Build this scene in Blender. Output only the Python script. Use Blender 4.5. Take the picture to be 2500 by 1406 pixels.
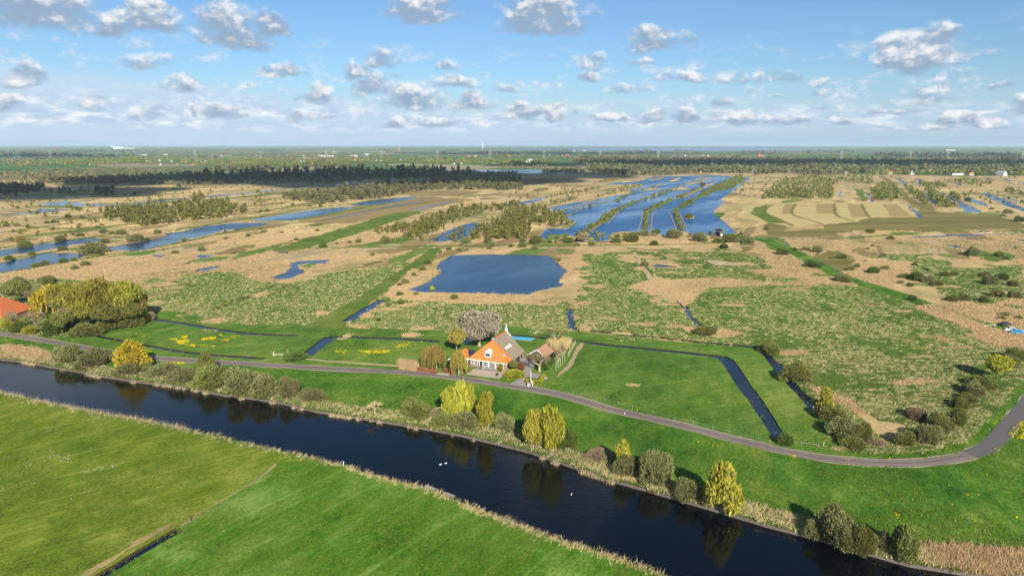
import bpy, math, random
import numpy as np
from mathutils import Vector, Matrix, noise as mnoise
from mathutils.geometry import delaunay_2d_cdt

for o in list(bpy.data.objects):
    bpy.data.objects.remove(o)
SC = bpy.context.scene
COL = SC.collection
rng = np.random.default_rng(7)
random.seed(7)

# ------------------------------------------------------------------ camera, sky, sun, exposure
CAM_H = 68.0
FPX = 1667.0
PITCH = math.atan((703 - 352.5) / FPX)
cam_d = bpy.data.cameras.new('camera')
cam_d.sensor_width = 36.0
cam_d.lens = 36.0 * FPX / 2500.0
cam_d.clip_start = 1.0
cam_d.clip_end = 90000.0
cam = bpy.data.objects.new('camera', cam_d)
COL.objects.link(cam)
cam.location = (0, 0, CAM_H)
cam.rotation_euler = (math.pi / 2 - PITCH, 0, 0)
SC.camera = cam

SUN_EL = math.radians(29.0)
SUN_AZ = math.radians(166.5)          # compass from +Y, clockwise
SUN_DIR = Vector((math.sin(SUN_AZ) * math.cos(SUN_EL), math.cos(SUN_AZ) * math.cos(SUN_EL), math.sin(SUN_EL)))
sun_d = bpy.data.lights.new('sun', 'SUN')
sun_d.energy = 5.0
sun_d.angle = math.radians(0.53)
sun_d.color = (1.0, 0.945, 0.85)
sun = bpy.data.objects.new('sun', sun_d)
COL.objects.link(sun)
sun.rotation_euler = (-SUN_DIR).to_track_quat('-Z', 'Y').to_euler()
sun.location = (60, -300, 200)

SC.view_settings.view_transform = 'Standard'
SC.view_settings.look = 'None'
SC.view_settings.gamma = 1.0
SC.view_settings.exposure = 0.62
SC.view_settings.use_curve_mapping = False
SC.render.engine = 'CYCLES'
SC.cycles.max_bounces = 6
SC.cycles.diffuse_bounces = 2
SC.cycles.glossy_bounces = 2
SC.cycles.transmission_bounces = 2
SC.cycles.volume_bounces = 1
SC.cycles.transparent_max_bounces = 8
SC.cycles.use_adaptive_sampling = True
SC.cycles.adaptive_threshold = 0.015
SC.cycles.use_denoising = True
SC.cycles.denoiser = 'OPENIMAGEDENOISE'
SC.cycles.denoising_input_passes = 'RGB_ALBEDO_NORMAL'
SC.cycles.denoising_prefilter = 'ACCURATE'


# ------------------------------------------------------------------ node helpers
class NT:
    def __init__(self, tree):
        self.t = tree
        self.t.nodes.clear()

    def n(self, typ, **kw):
        nd = self.t.nodes.new('ShaderNode' + typ)
        for k, v in kw.items():
            if k.startswith('i_'):
                k = k[2:].replace('_', ' ')
                self.set(nd.inputs[k], v)
            else:
                setattr(nd, k, v)
        return nd

    def set(self, sock, v):
        if isinstance(v, bpy.types.NodeSocket):
            self.t.links.new(v, sock)
        else:
            if isinstance(v, (tuple, list)) and len(v) == 3 and sock.type == 'RGBA':
                v = (*v, 1.0)
            sock.default_value = v

    def m(self, op, a, b=None, c=None, clamp=False):
        nd = self.t.nodes.new('ShaderNodeMath')
        nd.operation = op
        nd.use_clamp = clamp
        for i, v in enumerate((a, b, c)):
            if v is not None:
                self.set(nd.inputs[i], v)
        return nd.outputs[0]

    def vm(self, op, a, b=None, c=None):
        nd = self.t.nodes.new('ShaderNodeVectorMath')
        nd.operation = op
        for i, v in enumerate((a, b, c)):
            if v is not None:
                self.set(nd.inputs[i], v)
        return nd.outputs['Value'] if op in ('LENGTH', 'DOT_PRODUCT') else nd.outputs[0]

    def mix(self, f, a, b, mode='MIX'):
        nd = self.t.nodes.new('ShaderNodeMix')
        nd.data_type = 'RGBA'
        nd.blend_type = mode
        self.set(nd.inputs[0], f)
        self.set(nd.inputs[6], a)
        self.set(nd.inputs[7], b)
        return nd.outputs[2]

    def smooth(self, v, lo, hi, a=0.0, b=1.0):
        nd = self.t.nodes.new('ShaderNodeMapRange')
        nd.interpolation_type = 'SMOOTHSTEP'
        self.set(nd.inputs[0], v)
        for i, x in enumerate((lo, hi, a, b)):
            self.set(nd.inputs[i + 1], x)
        return nd.outputs[0]

    def noise(self, vec, scale, detail=3.0, rough=0.55, dist=0.0, typ='FBM'):
        nd = self.t.nodes.new('ShaderNodeTexNoise')
        nd.noise_type = typ
        if vec is not None:
            self.set(nd.inputs['Vector'], vec)
        nd.inputs['Scale'].default_value = scale
        nd.inputs['Detail'].default_value = detail
        nd.inputs['Roughness'].default_value = rough
        nd.inputs['Distortion'].default_value = dist
        return nd.outputs[0]

    def mapv(self, vec, scale=(1, 1, 1), rot=(0, 0, 0), loc=(0, 0, 0)):
        if any(rot):
            r = self.t.nodes.new('ShaderNodeMapping')
            self.set(r.inputs[0], vec)
            r.inputs['Rotation'].default_value = rot
            vec = r.outputs[0]
        nd = self.t.nodes.new('ShaderNodeMapping')
        self.set(nd.inputs[0], vec)
        nd.inputs['Location'].default_value = loc
        nd.inputs['Scale'].default_value = scale
        return nd.outputs[0]

    def ramp(self, f, stops):
        nd = self.t.nodes.new('ShaderNodeValToRGB')
        el = nd.color_ramp.elements
        while len(el) < len(stops):
            el.new(0.5)
        for e, (p, c) in zip(el, stops):
            e.position = p
            e.color = (*c, 1.0)
        self.set(nd.inputs[0], f)
        return nd.outputs[0]

    def pos(self):
        return self.n('NewGeometry').outputs['Position']


def new_mat(name):
    m = bpy.data.materials.new(name)
    m.use_nodes = True
    return m, NT(m.node_tree)


def finish(N, col, rough=0.9, bump=None, bstr=0.3, bdist=0.3, spec=0.15, transl=0.0, metal=0.0):
    p = N.n('BsdfPrincipled')
    N.set(p.inputs['Base Color'], col)
    N.set(p.inputs['Roughness'], rough)
    N.set(p.inputs['Metallic'], metal)
    p.inputs['Specular IOR Level'].default_value = spec
    if bump is not None:
        b = N.n('Bump')
        b.inputs['Strength'].default_value = bstr
        b.inputs['Distance'].default_value = bdist
        N.set(b.inputs['Height'], bump)
        N.t.links.new(b.outputs[0], p.inputs['Normal'])
    sh = p.outputs[0]
    if transl > 0:
        tr = N.n('BsdfTranslucent')
        N.set(tr.inputs[0], col)
        mx = N.n('MixShader')
        mx.inputs[0].default_value = transl
        N.t.links.new(sh, mx.inputs[1])
        N.t.links.new(tr.outputs[0], mx.inputs[2])
        sh = mx.outputs[0]
    out = N.n('OutputMaterial')
    N.t.links.new(sh, out.inputs[0])


def simple_mat(name, col, rough=0.7, var=0.12, scale=2.0, spec=0.3, metal=0.0):
    m, N = new_mat(name)
    f = N.noise(N.pos(), scale, 4.0)
    c2 = tuple(min(1, c * (1 + var * 2)) for c in col)
    c1 = tuple(c * (1 - var * 2) for c in col)
    finish(N, N.mix(f, c1, c2), rough, spec=spec, metal=metal)
    return m


def leaf_mat(name, dark, light, transl=0.25, hue=None):
    m, N = new_mat(name)
    g = N.n('NewGeometry')
    oi = N.n('ObjectInfo')
    f = N.m('ADD', N.m('MULTIPLY', g.outputs['Random Per Island'], 0.55),
            N.m('MULTIPLY', N.noise(g.outputs['Position'], 0.45, 2.0), 0.55))
    c = N.mix(f, dark, light)
    hsv = N.n('HueSaturation')
    hsv.inputs['Hue'].default_value = 0.5
    N.set(hsv.inputs['Value'], N.m('ADD', 0.82, N.m('MULTIPLY', oi.outputs['Random'], 0.36)))
    N.set(hsv.inputs['Hue'], N.m('ADD', 0.485, N.m('MULTIPLY', oi.outputs['Random'], 0.03)))
    N.set(hsv.inputs['Color'], c)
    finish(N, hsv.outputs[0], 0.75, spec=0.1, transl=transl)
    return m


# ------------------------------------------------------------------ world: daylight sky with fair-weather cumulus
def pixdir(x, y):
    """azimuth and elevation (radians) in which a point of the sky is seen"""
    dx, dy = (x - 1250) / FPX, -(y - 703) / FPX
    v = Vector((dx, math.cos(PITCH) + dy * math.sin(PITCH), -math.sin(PITCH) + dy * math.cos(PITCH))).normalized()
    return math.atan2(v.x, v.y), math.asin(v.z)


# cumulus: x, y of the flat base's middle, half width, height above base, density
CLOUDS = [
    (60, -215, 430, 190, 1.0), (-250, -120, 200, 120, 1.0),
    (150, -90, 330, 150, 1.0), (620, -150, 200, 110, 0.9), (1700, -120, 240, 100, 0.9), (2300, -180, 200, 90, 0.8),
    (60, 45, 230, 130, 1.0), (265, 75, 75, 60, 0.9), (370, 62, 100, 80, 1.0), (560, 92, 120, 110, 1.0), (660, 72, 70, 62, 1.0),
    (1030, 35, 130, 75, 0.85), (1330, 60, 150, 110, 0.95), (1330, 60, 60, 40, 0.8),
    (1590, 120, 105, 75, 0.8), (1440, 158, 45, 48, 0.75), (1440, 192, 62, 28, 0.8), (1340, 145, 40, 14, 0.5),
    (2250, 150, 140, 105, 1.0), (2180, 158, 90, 40, 0.9), (2420, 125, 45, 12, 0.45),
    (2240, 250, 110, 50, 0.8), (2310, 225, 30, 55, 0.7), (2180, 275, 90, 20, 0.7),
    (2390, 185, 45, 16, 0.55), (2470, 210, 50, 22, 0.6), (2480, 270, 60, 38, 0.75),
    (1890, 195, 85, 38, 0.75), (1790, 195, 40, 44, 0.6), (1690, 200, 55, 30, 0.75), (1620, 195, 40, 16, 0.5),
    (2000, 205, 36, 26, 0.65), (2010, 228, 48, 18, 0.65), (1810, 225, 32, 14, 0.6), (1535, 225, 75, 22, 0.6), (1760, 262, 36, 26, 0.75),
    (1560, 160, 45, 14, 0.45), (2000, 255, 40, 12, 0.5), (1900, 240, 40, 10, 0.45),
    (350, 165, 90, 42, 0.65), (690, 180, 55, 38, 0.85), (50, 205, 75, 62, 0.9),
    (935, 155, 70, 50, 0.9), (870, 180, 55, 48, 0.85), (920, 222, 60, 60, 0.9), (770, 240, 45, 52, 0.85), (1000, 255, 110, 58, 0.95), (1090, 165, 45, 32, 0.6),
    (1100, 212, 78, 34, 0.8), (1240, 222, 55, 24, 0.6), (990, 190, 35, 18, 0.5), (1150, 262, 60, 50, 0.85), (1360, 228, 35, 18, 0.5),
    (460, 225, 45, 42, 0.7), (230, 262, 42, 36, 0.75), (550, 280, 62, 40, 0.9), (480, 285, 30, 26, 0.8), (730, 290, 26, 24, 0.7), (800, 290, 42, 22, 0.75),
    (350, 282, 60, 32, 0.6), (20, 265, 50, 42, 0.7), (970, 300, 60, 24, 0.7), (1060, 305, 90, 26, 0.7),
    (1280, 282, 70, 38, 0.85), (1360, 285, 45, 36, 0.95), (1480, 292, 70, 24, 0.85), (1600, 292, 50, 26, 0.85), (1680, 290, 36, 28, 1.0),
    (1800, 300, 90, 34, 0.8), (1930, 300, 60, 22, 0.7), (2060, 305, 45, 28, 0.8), (2350, 300, 60, 32, 0.95), (2410, 310, 60, 26, 0.85), (2300, 315, 80, 22, 0.7),
    (2170, 318, 70, 14, 0.6),
]

world = bpy.data.worlds.new('World')
SC.world = world
world.use_nodes = True
N = NT(world.node_tree)
sky = N.n('TexSky')
sky.sky_type = 'NISHITA'
sky.sun_disc = False
sky.sun_elevation = SUN_EL
sky.sun_rotation = SUN_AZ
sky.air_density = 1.0
sky.dust_density = 0.6
sky.ozone_density = 2.2
D = N.vm('NORMALIZE', N.n('TexCoord').outputs['Generated'])
sx = N.n('SeparateXYZ')
N.set(sx.inputs[0], D)
AZ = N.m('ARCTAN2', sx.outputs[0], sx.outputs[1])
EL = N.m('ARCSINE', sx.outputs[2])
comb = N.n('CombineXYZ')
N.set(comb.inputs[0], AZ)
N.set(comb.inputs[1], EL)
AE = comb.outputs[0]
# ragged edges: warp the direction before the cloud shapes are looked up
nz = N.n('TexNoise')
N.set(nz.inputs['Vector'], N.mapv(AE, (1, 1.25, 1)))
nz.inputs['Scale'].default_value = 15
nz.inputs['Detail'].default_value = 7
nz.inputs['Roughness'].default_value = 0.56
warp = N.vm('MULTIPLY', N.vm('SUBTRACT', nz.outputs['Color'], (0.5, 0.5, 0.5)), (0.10, 0.034, 0))
AEW = N.vm('ADD', AE, warp)
fld = None
wsum = None
wv = None
for (cx, cy, hw, hh, dn) in CLOUDS:
    a0, e0 = pixdir(cx, cy)
    a1, _ = pixdir(cx + hw, cy)
    _, e1 = pixdir(cx, cy - hh)
    iw, ih = 1.0 / (a1 - a0), 1.0 / (e1 - e0)
    q = N.vm('MULTIPLY_ADD', AEW, (iw, ih, 0), (-a0 * iw, -e0 * ih, 0))
    s = N.n('SeparateXYZ')
    N.set(s.inputs[0], q)
    v = N.m('MAXIMUM', s.outputs[1], N.m('MULTIPLY', s.outputs[1], -3.2))
    d2 = N.m('MULTIPLY_ADD', v, v, N.m('MULTIPLY', s.outputs[0], s.outputs[0]))
    w = N.m('MULTIPLY_ADD', d2, -dn, dn, clamp=True)
    fld = w if fld is None else N.m('MAXIMUM', fld, w)
    wsum = w if wsum is None else N.m('ADD', wsum, w)
    wv = N.m('MULTIPLY', w, s.outputs[1]) if wv is None else N.m('MULTIPLY_ADD', w, s.outputs[1], wv)
vmean = N.m('DIVIDE', wv, N.m('ADD', wsum, 0.001))
n1 = N.noise(N.mapv(AE, (1, 1.5, 1)), 30, 7, 0.58)
n2 = N.noise(N.mapv(AE, (1, 1.5, 1), loc=(0.004, 0.013, 0)), 30, 4, 0.55)
nbig = N.noise(N.mapv(AE, (1, 2.0, 1), loc=(3, 1, 0)), 8, 3, 0.5)
nfine = N.noise(N.mapv(AE, (1, 1.4, 1), loc=(5, 2, 0)), 95, 6, 0.62)
dens = N.m('ADD', fld, N.m('MULTIPLY', N.m('SUBTRACT', n1, 0.5), 1.3))
dens = N.m('ADD', dens, N.m('MULTIPLY', N.m('SUBTRACT', nfine, 0.5), 0.55))
dens = N.m('ADD', dens, N.m('MULTIPLY', N.m('SUBTRACT', nbig, 0.5), 0.7))
alpha = N.m('MULTIPLY', N.smooth(dens, 0.02, N.smooth(vmean, 0.0, 0.8, 1.0, 0.58)), N.smooth(fld, 0.0, 0.20))
# light from behind the viewer: crests white, flat bases grey-blue
lit = N.m('ADD', N.m('MULTIPLY', vmean, 0.95), N.m('MULTIPLY', N.m('SUBTRACT', n1, n2), 3.4))
lit = N.m('ADD', lit, N.m('MULTIPLY', N.m('SUBTRACT', nbig, 0.5), 0.8))
lit = N.m('ADD', lit, N.m('MULTIPLY', N.m('SUBTRACT', nfine, 0.5), 0.9))
lit = N.m('ADD', lit, N.m('MULTIPLY', N.smooth(EL, 0.07, 0.17), -0.24))
lit = N.smooth(lit, -0.2, 0.95)
ccol = N.mix(lit, (3.1, 4.15, 5.6), (8.9, 9.0, 9.2))
# a low sheet of far cloud and a thin veil on the left
nb = N.noise(N.mapv(AE, (1, 5.5, 1), loc=(1, 0, 0)), 15, 7, 0.6)
band = N.m('MULTIPLY', N.smooth(EL, 0.012, 0.030), N.smooth(EL, N.m('ADD', 0.068, N.m('MULTIPLY', AZ, -0.02)), 0.036))
nsc = N.noise(N.mapv(AE, (1, 2.6, 1), loc=(7, 3, 0)), 17, 7, 0.6)
ragA = N.m('MULTIPLY', N.smooth(nsc, 0.50, 0.68), N.m('MULTIPLY', N.smooth(EL, 0.02, 0.05), N.smooth(EL, 0.16, 0.09)))
bandA = N.m('MULTIPLY', N.smooth(N.m('ADD', nb, N.m('MULTIPLY', AZ, -0.06)), 0.34, 0.60), N.m('MULTIPLY', band, 0.95))
bandc = N.mix(N.smooth(N.noise(N.mapv(AE, (1, 3.0, 1)), 30, 6, 0.6), 0.42, 0.68), (4.9, 6.3, 8.2), (9.4, 9.6, 9.8))
veil_top = N.m('ADD', 0.098, N.m('MULTIPLY', N.m('ADD', AZ, 0.62), -0.085))
veil = N.m('MULTIPLY', N.smooth(EL, veil_top, N.m('SUBTRACT', veil_top, 0.02)), N.smooth(AZ, 0.42, -0.20))
veil = N.m('MULTIPLY', veil, N.smooth(nb, 0.25, 0.6, 0.35, 0.85))
# overhead and behind: the same kind of broken cumulus, seen on a layer
pl = N.vm('DIVIDE', D, N.vm('ADD', N.vm('MULTIPLY', D, (0, 0, 0)), (1, 1, 1)))
zden = N.m('ADD', N.m('MAXIMUM', sx.outputs[2], 0.0), 0.06)
pc = N.n('CombineXYZ')
N.set(pc.inputs[0], N.m('DIVIDE', sx.outputs[0], zden))
N.set(pc.inputs[1], N.m('DIVIDE', sx.outputs[1], zden))
np1 = N.noise(pc.outputs[0], 1.1, 6, 0.6)
outm = N.smooth(EL, 0.40, 0.48)
outm = N.m('MAXIMUM', outm, N.m('MULTIPLY', N.smooth(N.m('ABSOLUTE', AZ), 0.72, 0.95), N.smooth(EL, 0.03, 0.07)))
upA = N.m('MULTIPLY', N.smooth(np1, 0.56, 0.68), outm)
upc = N.mix(N.smooth(np1, 0.6, 0.8), (9.0, 9.2, 9.4), (5.0, 5.9, 7.0))
blue = N.mix(1.0, sky.outputs[0], (0.72, 0.93, 1.14), 'MULTIPLY')
col = N.mix(N.m('MULTIPLY', N.smooth(EL, 0.11, -0.004), 0.72), blue, (4.9, 6.6, 8.7))
col0 = N.mix(upA, col, upc)
col = N.mix(N.m('MULTIPLY', veil, 0.9), col0, (5.9, 7.2, 8.9))
col = N.mix(bandA, col, bandc)
col = N.mix(N.m('MULTIPLY', ragA, 0.7), col, N.mix(N.smooth(nfine, 0.4, 0.65), (5.2, 6.4, 8.0), (9.0, 9.2, 9.5)))
col = N.mix(N.m('MULTIPLY', alpha, 0.96), col, ccol)
bg0 = N.n('Background')
N.set(bg0.inputs[0], col0)
bg0.inputs[1].default_value = 0.067
bg1 = N.n('Background')
N.set(bg1.inputs[0], col)
bg1.inputs[1].default_value = 0.067
belt = N.m('MULTIPLY', N.m('MULTIPLY', N.smooth(EL, 0.42, 0.38), N.smooth(EL, -0.01, 0.0)), N.smooth(N.m('ABSOLUTE', AZ), 0.95, 0.85))
bg = N.n('MixShader')
N.set(bg.inputs[0], belt)
N.t.links.new(bg0.outputs[0], bg.inputs[1])
N.t.links.new(bg1.outputs[0], bg.inputs[2])
out = N.n('OutputWorld')
N.t.links.new(bg.outputs[0], out.inputs[0])
world.cycles.sampling_method = 'MANUAL'
world.cycles.sample_map_resolution = 512


# ------------------------------------------------------------------ where things stand
def G(x, y, z=0.0):
    """the place on level z that the photograph shows at x, y"""
    dx, dy = (x - 1250) / FPX, -(y - 703) / FPX
    dz = -math.sin(PITCH) + dy * math.cos(PITCH)
    dz = min(dz, -0.0022)
    t = (z - CAM_H) / dz
    return dx * t, (math.cos(PITCH) + dy * math.sin(PITCH)) * t


ZOOM = {'0': (0, 0, 1.0), 'A': (0, 340, 3.906), 'B': (620, 340, 3.906), 'C': (1240, 340, 3.906), 'D': (1860, 340, 3.906),
        'E': (0, 660, 4.018), 'F': (600, 660, 4.018), 'G': (1380, 660, 4.018), 'H': (1880, 700, 3.124),
        'I': (0, 950, 2.941), 'J': (800, 920, 2.893), 'K': (1650, 920, 2.893), 'h': (1000, 740, 5.4348),
        'r': (1270, 800, 8.79), 'l': (1000, 840, 14.06)}


def pts(tag, s):
    x0, y0, k = ZOOM[tag]
    o = []
    for w in s.split():
        a, b = w.split(',')
        o.append((x0 + float(a) / k, y0 + float(b) / k))
    return o


def ground(tag, s, z=0.0):
    return [G(x, y, z) for x, y in pts(tag, s)]


def dens_line(P, closed, amp, seed):
    """subdivide an outline and give it a natural, uneven edge"""
    out = []
    n = len(P)
    for i in range(n if closed else n - 1):
        a, b = Vector(P[i]), Vector(P[(i + 1) % n])
        L = (b - a).length
        d = max(80.0, ((a + b) / 2).length)
        step = max(1.4, d / 130.0)
        k = max(1, min(60, int(L / step))) if amp > 0 else 1
        for j in range(k):
            p = a.lerp(b, j / k)
            if amp > 0:
                sc = d / 260.0
                f = 1.0 / max(2.0, step * 2.2)
                off = Vector((mnoise.noise((p.x * f, p.y * f, seed)), mnoise.noise((p.x * f, p.y * f, seed + 9.3))))
                off += 0.8 * Vector((mnoise.noise((p.x * f / 4, p.y * f / 4, seed + 3)), mnoise.noise((p.x * f / 4, p.y * f / 4, seed + 5))))
                p = p + off * amp * max(1.0, sc)
            out.append((p.x, p.y))
    if not closed:
        out.append(tuple(P[-1]))
    return out


def strip(P, w, amp=0.0, seed=0.0, smooth=True):
    """a band of width w (one number or one per point) along a line, as an outline"""
    ws = w if isinstance(w, (list, tuple)) else [w] * len(P)
    V = [Vector(p) for p in P]
    if smooth:
        VV, WW = [], []
        for i in range(len(V) - 1):
            p0, p1, p2, p3 = V[max(0, i - 1)], V[i], V[i + 1], V[min(len(V) - 1, i + 2)]
            k = max(2, min(24, int((p2 - p1).length / 5)))
            for j in range(k):
                t = j / k
                VV.append(0.5 * (2 * p1 + (p2 - p0) * t + (2 * p0 - 5 * p1 + 4 * p2 - p3) * t * t + (3 * p1 - p0 - 3 * p2 + p3) * t ** 3))
                WW.append(ws[i] * (1 - t) + ws[i + 1] * t)
        VV.append(V[-1])
        WW.append(ws[-1])
        V, ws = VV, WW
    L, R = [], []
    for i, p in enumerate(V):
        a, b = V[max(0, i - 1)], V[min(len(V) - 1, i + 1)]
        d = (b - a).normalized()
        nrm = Vector((-d.y, d.x))
        j1 = j2 = 0.0
        if amp:
            j1 = mnoise.noise((p.x * .3, p.y * .3, seed)) * amp
            j2 = mnoise.noise((p.x * .3, p.y * .3, seed + 4)) * amp
        L.append(tuple(p + nrm * (ws[i] / 2 + j1)))
        R.append(tuple(p - nrm * (ws[i] / 2 + j2)))
    return L + R[::-1]


# ------------------------------------------------------------------ ground materials
def grass_mat(name, a, b, c, tan=None, tan_lo=0.62, tan_hi=0.72, big=0.018, streak_rot=0.35, tuft=1.4, mow=None):
    m, N = new_mat(name)
    p = N.pos()
    nl = N.noise(p, big, 4, 0.6)
    nm = N.noise(N.mapv(p, (1, 0.45, 1), (0, 0, streak_rot)), 0.22, 5, 0.65)
    nf = N.noise(N.mapv(p, (1, 0.6, 1), (0, 0, streak_rot)), tuft, 4, 0.7)
    f = N.m('ADD', N.m('MULTIPLY', nl, 0.55), N.m('ADD', N.m('MULTIPLY', nm, 0.42), N.m('MULTIPLY', nf, 0.42)))
    if mow is not None:
        q = N.mapv(p, (0.012, 1, 1), (0, 0, -math.radians(mow)))
        ml = N.noise(q, 0.9, 3, 0.7)
        f = N.m('ADD', f, N.m('MULTIPLY', N.m('SUBTRACT', ml, 0.5), 0.22))
        # pairs of wheel tracks a boom's width apart
        wv = N.n('TexWave')
        wv.bands_direction = 'Y'
        N.set(wv.inputs['Vector'], N.mapv(p, (0.02, 1, 1), (0, 0, -math.radians(mow))))
        wv.inputs['Scale'].default_value = 0.03
        wv.inputs['Distortion'].default_value = 0.6
        f = N.m('ADD', f, N.m('MULTIPLY', N.smooth(wv.outputs['Fac'], 0.965, 0.995), 0.05))
    colr = N.ramp(f, [(0.57, a), (0.70, b), (0.84, c)])
    if tan:
        nt_ = N.m('ADD', N.m('MULTIPLY', N.noise(N.mapv(p, (1, 0.5, 1), (0, 0, 0.2)), 0.35, 5, 0.7), 0.7), N.m('MULTIPLY', N.noise(p, 0.03, 3), 0.35))
        colr = N.mix(N.smooth(nt_, tan_lo, tan_hi), colr, tan)
    h = N.m('ADD', nf, N.m('MULTIPLY', nm, 1.5))
    finish(N, colr, 0.95, h, 0.75, 0.35, 0.05)
    return m


MAT = {}
MAT['meadow'] = grass_mat('meadow_grass', (0.042, 0.105, 0.014), (0.098, 0.185, 0.024), (0.215, 0.260, 0.055), mow=20.0)
MAT['meadow_bank'] = grass_mat('bank_grass', (0.026, 0.088, 0.009), (0.070, 0.165, 0.016), (0.185, 0.250, 0.042), big=0.05)
MAT['pasture'] = grass_mat('pasture_grass', (0.034, 0.108, 0.008), (0.082, 0.185, 0.014), (0.200, 0.290, 0.060), big=0.03, tuft=1.6, mow=53.0)
MAT['hayfield'] = grass_mat('hay_grass', (0.075, 0.132, 0.009), (0.150, 0.205, 0.018), (0.290, 0.290, 0.060), big=0.03, tuft=1.8, mow=35.0)
MAT['lawn'] = grass_mat('lawn_grass', (0.050, 0.125, 0.014), (0.080, 0.170, 0.020), (0.12, 0.20, 0.03))
MAT['dike'] = grass_mat('dike_grass', (0.060, 0.115, 0.014), (0.110, 0.165, 0.024), (0.200, 0.225, 0.055), big=0.05)
MAT['rough'] = grass_mat('rough_grass', (0.070, 0.125, 0.020), (0.130, 0.195, 0.038), (0.260, 0.270, 0.080), tan=(0.46, 0.37, 0.18), tan_lo=0.60, tan_hi=0.80, big=0.03)
MAT['wet'] = grass_mat('wet_grass', (0.050, 0.085, 0.014), (0.085, 0.140, 0.020), (0.150, 0.180, 0.045), tan=(0.20, 0.15, 0.06), tan_lo=0.58, tan_hi=0.75, big=0.03)
MAT['tussock'] = grass_mat('tussock_ground', (0.050, 0.100, 0.014), (0.090, 0.160, 0.024), (0.165, 0.205, 0.050), tan=(0.42, 0.35, 0.17), tan_lo=0.62, tan_hi=0.80, big=0.02)


MARSH_ROT = -math.radians(62.0)


def reed_ground(name, base, dark, green, gl=0.55, gh=0.67, rot=MARSH_ROT):
    m, N = new_mat(name)
    p = N.pos()
    nl = N.noise(p, 0.010, 5, 0.6)
    ns = N.noise(N.mapv(p, (0.10, 1, 1), (0, 0, rot)), 0.045, 6, 0.65)
    ns2 = N.noise(N.mapv(p, (0.05, 1, 1), (0, 0, rot), (40, 7, 0)), 0.10, 4, 0.6)
    nf = N.noise(N.mapv(p, (0.6, 1, 1), (0, 0, rot)), 0.9, 6, 0.75)
    f = N.m('ADD', N.m('MULTIPLY', ns, 0.5), N.m('MULTIPLY', nf, 0.5))
    c = N.mix(N.smooth(f, 0.34, 0.60), dark, base)
    pale = tuple(min(1, v * 1.25) for v in base)
    c = N.mix(N.m('MULTIPLY', N.smooth(ns2, 0.52, 0.68), 0.6), c, pale)
    g = N.m('ADD', N.m('MULTIPLY', nl, 0.50), N.m('ADD', N.m('MULTIPLY', ns, 0.28), N.m('MULTIPLY', nf, 0.22)))
    c = N.mix(N.m('MULTIPLY', N.smooth(g, gl, gh), 0.9), c, green)
    nm_ = N.noise(p, 0.045, 4, 0.6)
    c = N.mix(N.m('MULTIPLY', N.smooth(N.m('ADD', N.m('MULTIPLY', nm_, 0.7), N.m('MULTIPLY', nf, 0.3)), 0.50, 0.66), 0.5), c, tuple((d_ + g_) / 2 for d_, g_ in zip(dark, green)))
    thin = N.m('MULTIPLY', N.smooth(ns2, 0.40, 0.33), N.smooth(nl, 0.42, 0.55))
    c = N.mix(N.m('MULTIPLY', thin, 0.7), c, (0.09, 0.07, 0.03))
    finish(N, c, 0.95, N.m('ADD', nf, ns), 0.5, 0.4, 0.05)
    return m


MAT['reed'] = reed_ground('reed_litter', (0.55, 0.400, 0.190), (0.31, 0.215, 0.092), (0.145, 0.148, 0.040), 0.475, 0.60)
MAT['reed_pale'] = reed_ground('dry_reed_litter', (0.47, 0.365, 0.205), (0.31, 0.235, 0.12), (0.15, 0.15, 0.05))
MAT['mown'] = reed_ground('mown_reed', (0.50, 0.40, 0.17), (0.42, 0.32, 0.13), (0.20, 0.19, 0.05), 0.6, 0.8, 0.0)
MAT['peat'] = reed_ground('peat_grass', (0.31, 0.225, 0.095), (0.17, 0.125, 0.050), (0.12, 0.125, 0.035))
MAT['olive'] = reed_ground('olive_grass', (0.235, 0.195, 0.062), (0.095, 0.088, 0.024), (0.080, 0.105, 0.022), rot=-0.15)
MAT['mown_dark'] = reed_ground('mown_reed_brown', (0.36, 0.27, 0.11), (0.30, 0.22, 0.09), (0.16, 0.15, 0.045), 0.6, 0.8, 0.0)

m, N = new_mat('far_fields')
p = N.pos()
vo = N.n('TexVoronoi')
vo.feature = 'F1'
vo.distance = 'CHEBYCHEV'
N.set(vo.inputs['Vector'], N.mapv(p, (1 / 420, 1 / 230, 1), (0, 0, 0.5)))
vo.inputs['Scale'].default_value = 1.0
cs = N.n('SeparateColor')
N.set(cs.inputs[0], vo.outputs['Color'])
c = N.ramp(cs.outputs[0], [(0.0, (0.038, 0.12, 0.026)), (0.35, (0.055, 0.16, 0.036)), (0.6, (0.085, 0.175, 0.05)), (0.78, (0.12, 0.14, 0.055)), (0.92, (0.36, 0.30, 0.18))])
c = N.mix(N.m('MULTIPLY', N.smooth(N.noise(p, 0.0022, 4), 0.52, 0.68), 0.5), c, (0.16, 0.15, 0.07))
c = N.mix(N.m('MULTIPLY', N.noise(p, 0.02, 4), 0.25), c, (0.18, 0.17, 0.08))
finish(N, c, 0.95, spec=0.05)
MAT['far'] = m

m, N = new_mat('bank_soil')
p = N.pos()
c = N.mix(N.noise(p, 1.2, 4, 0.65), (0.030, 0.021, 0.010), (0.10, 0.075, 0.032))
finish(N, c, 0.95, spec=0.05)
MAT['soil'] = m

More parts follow.
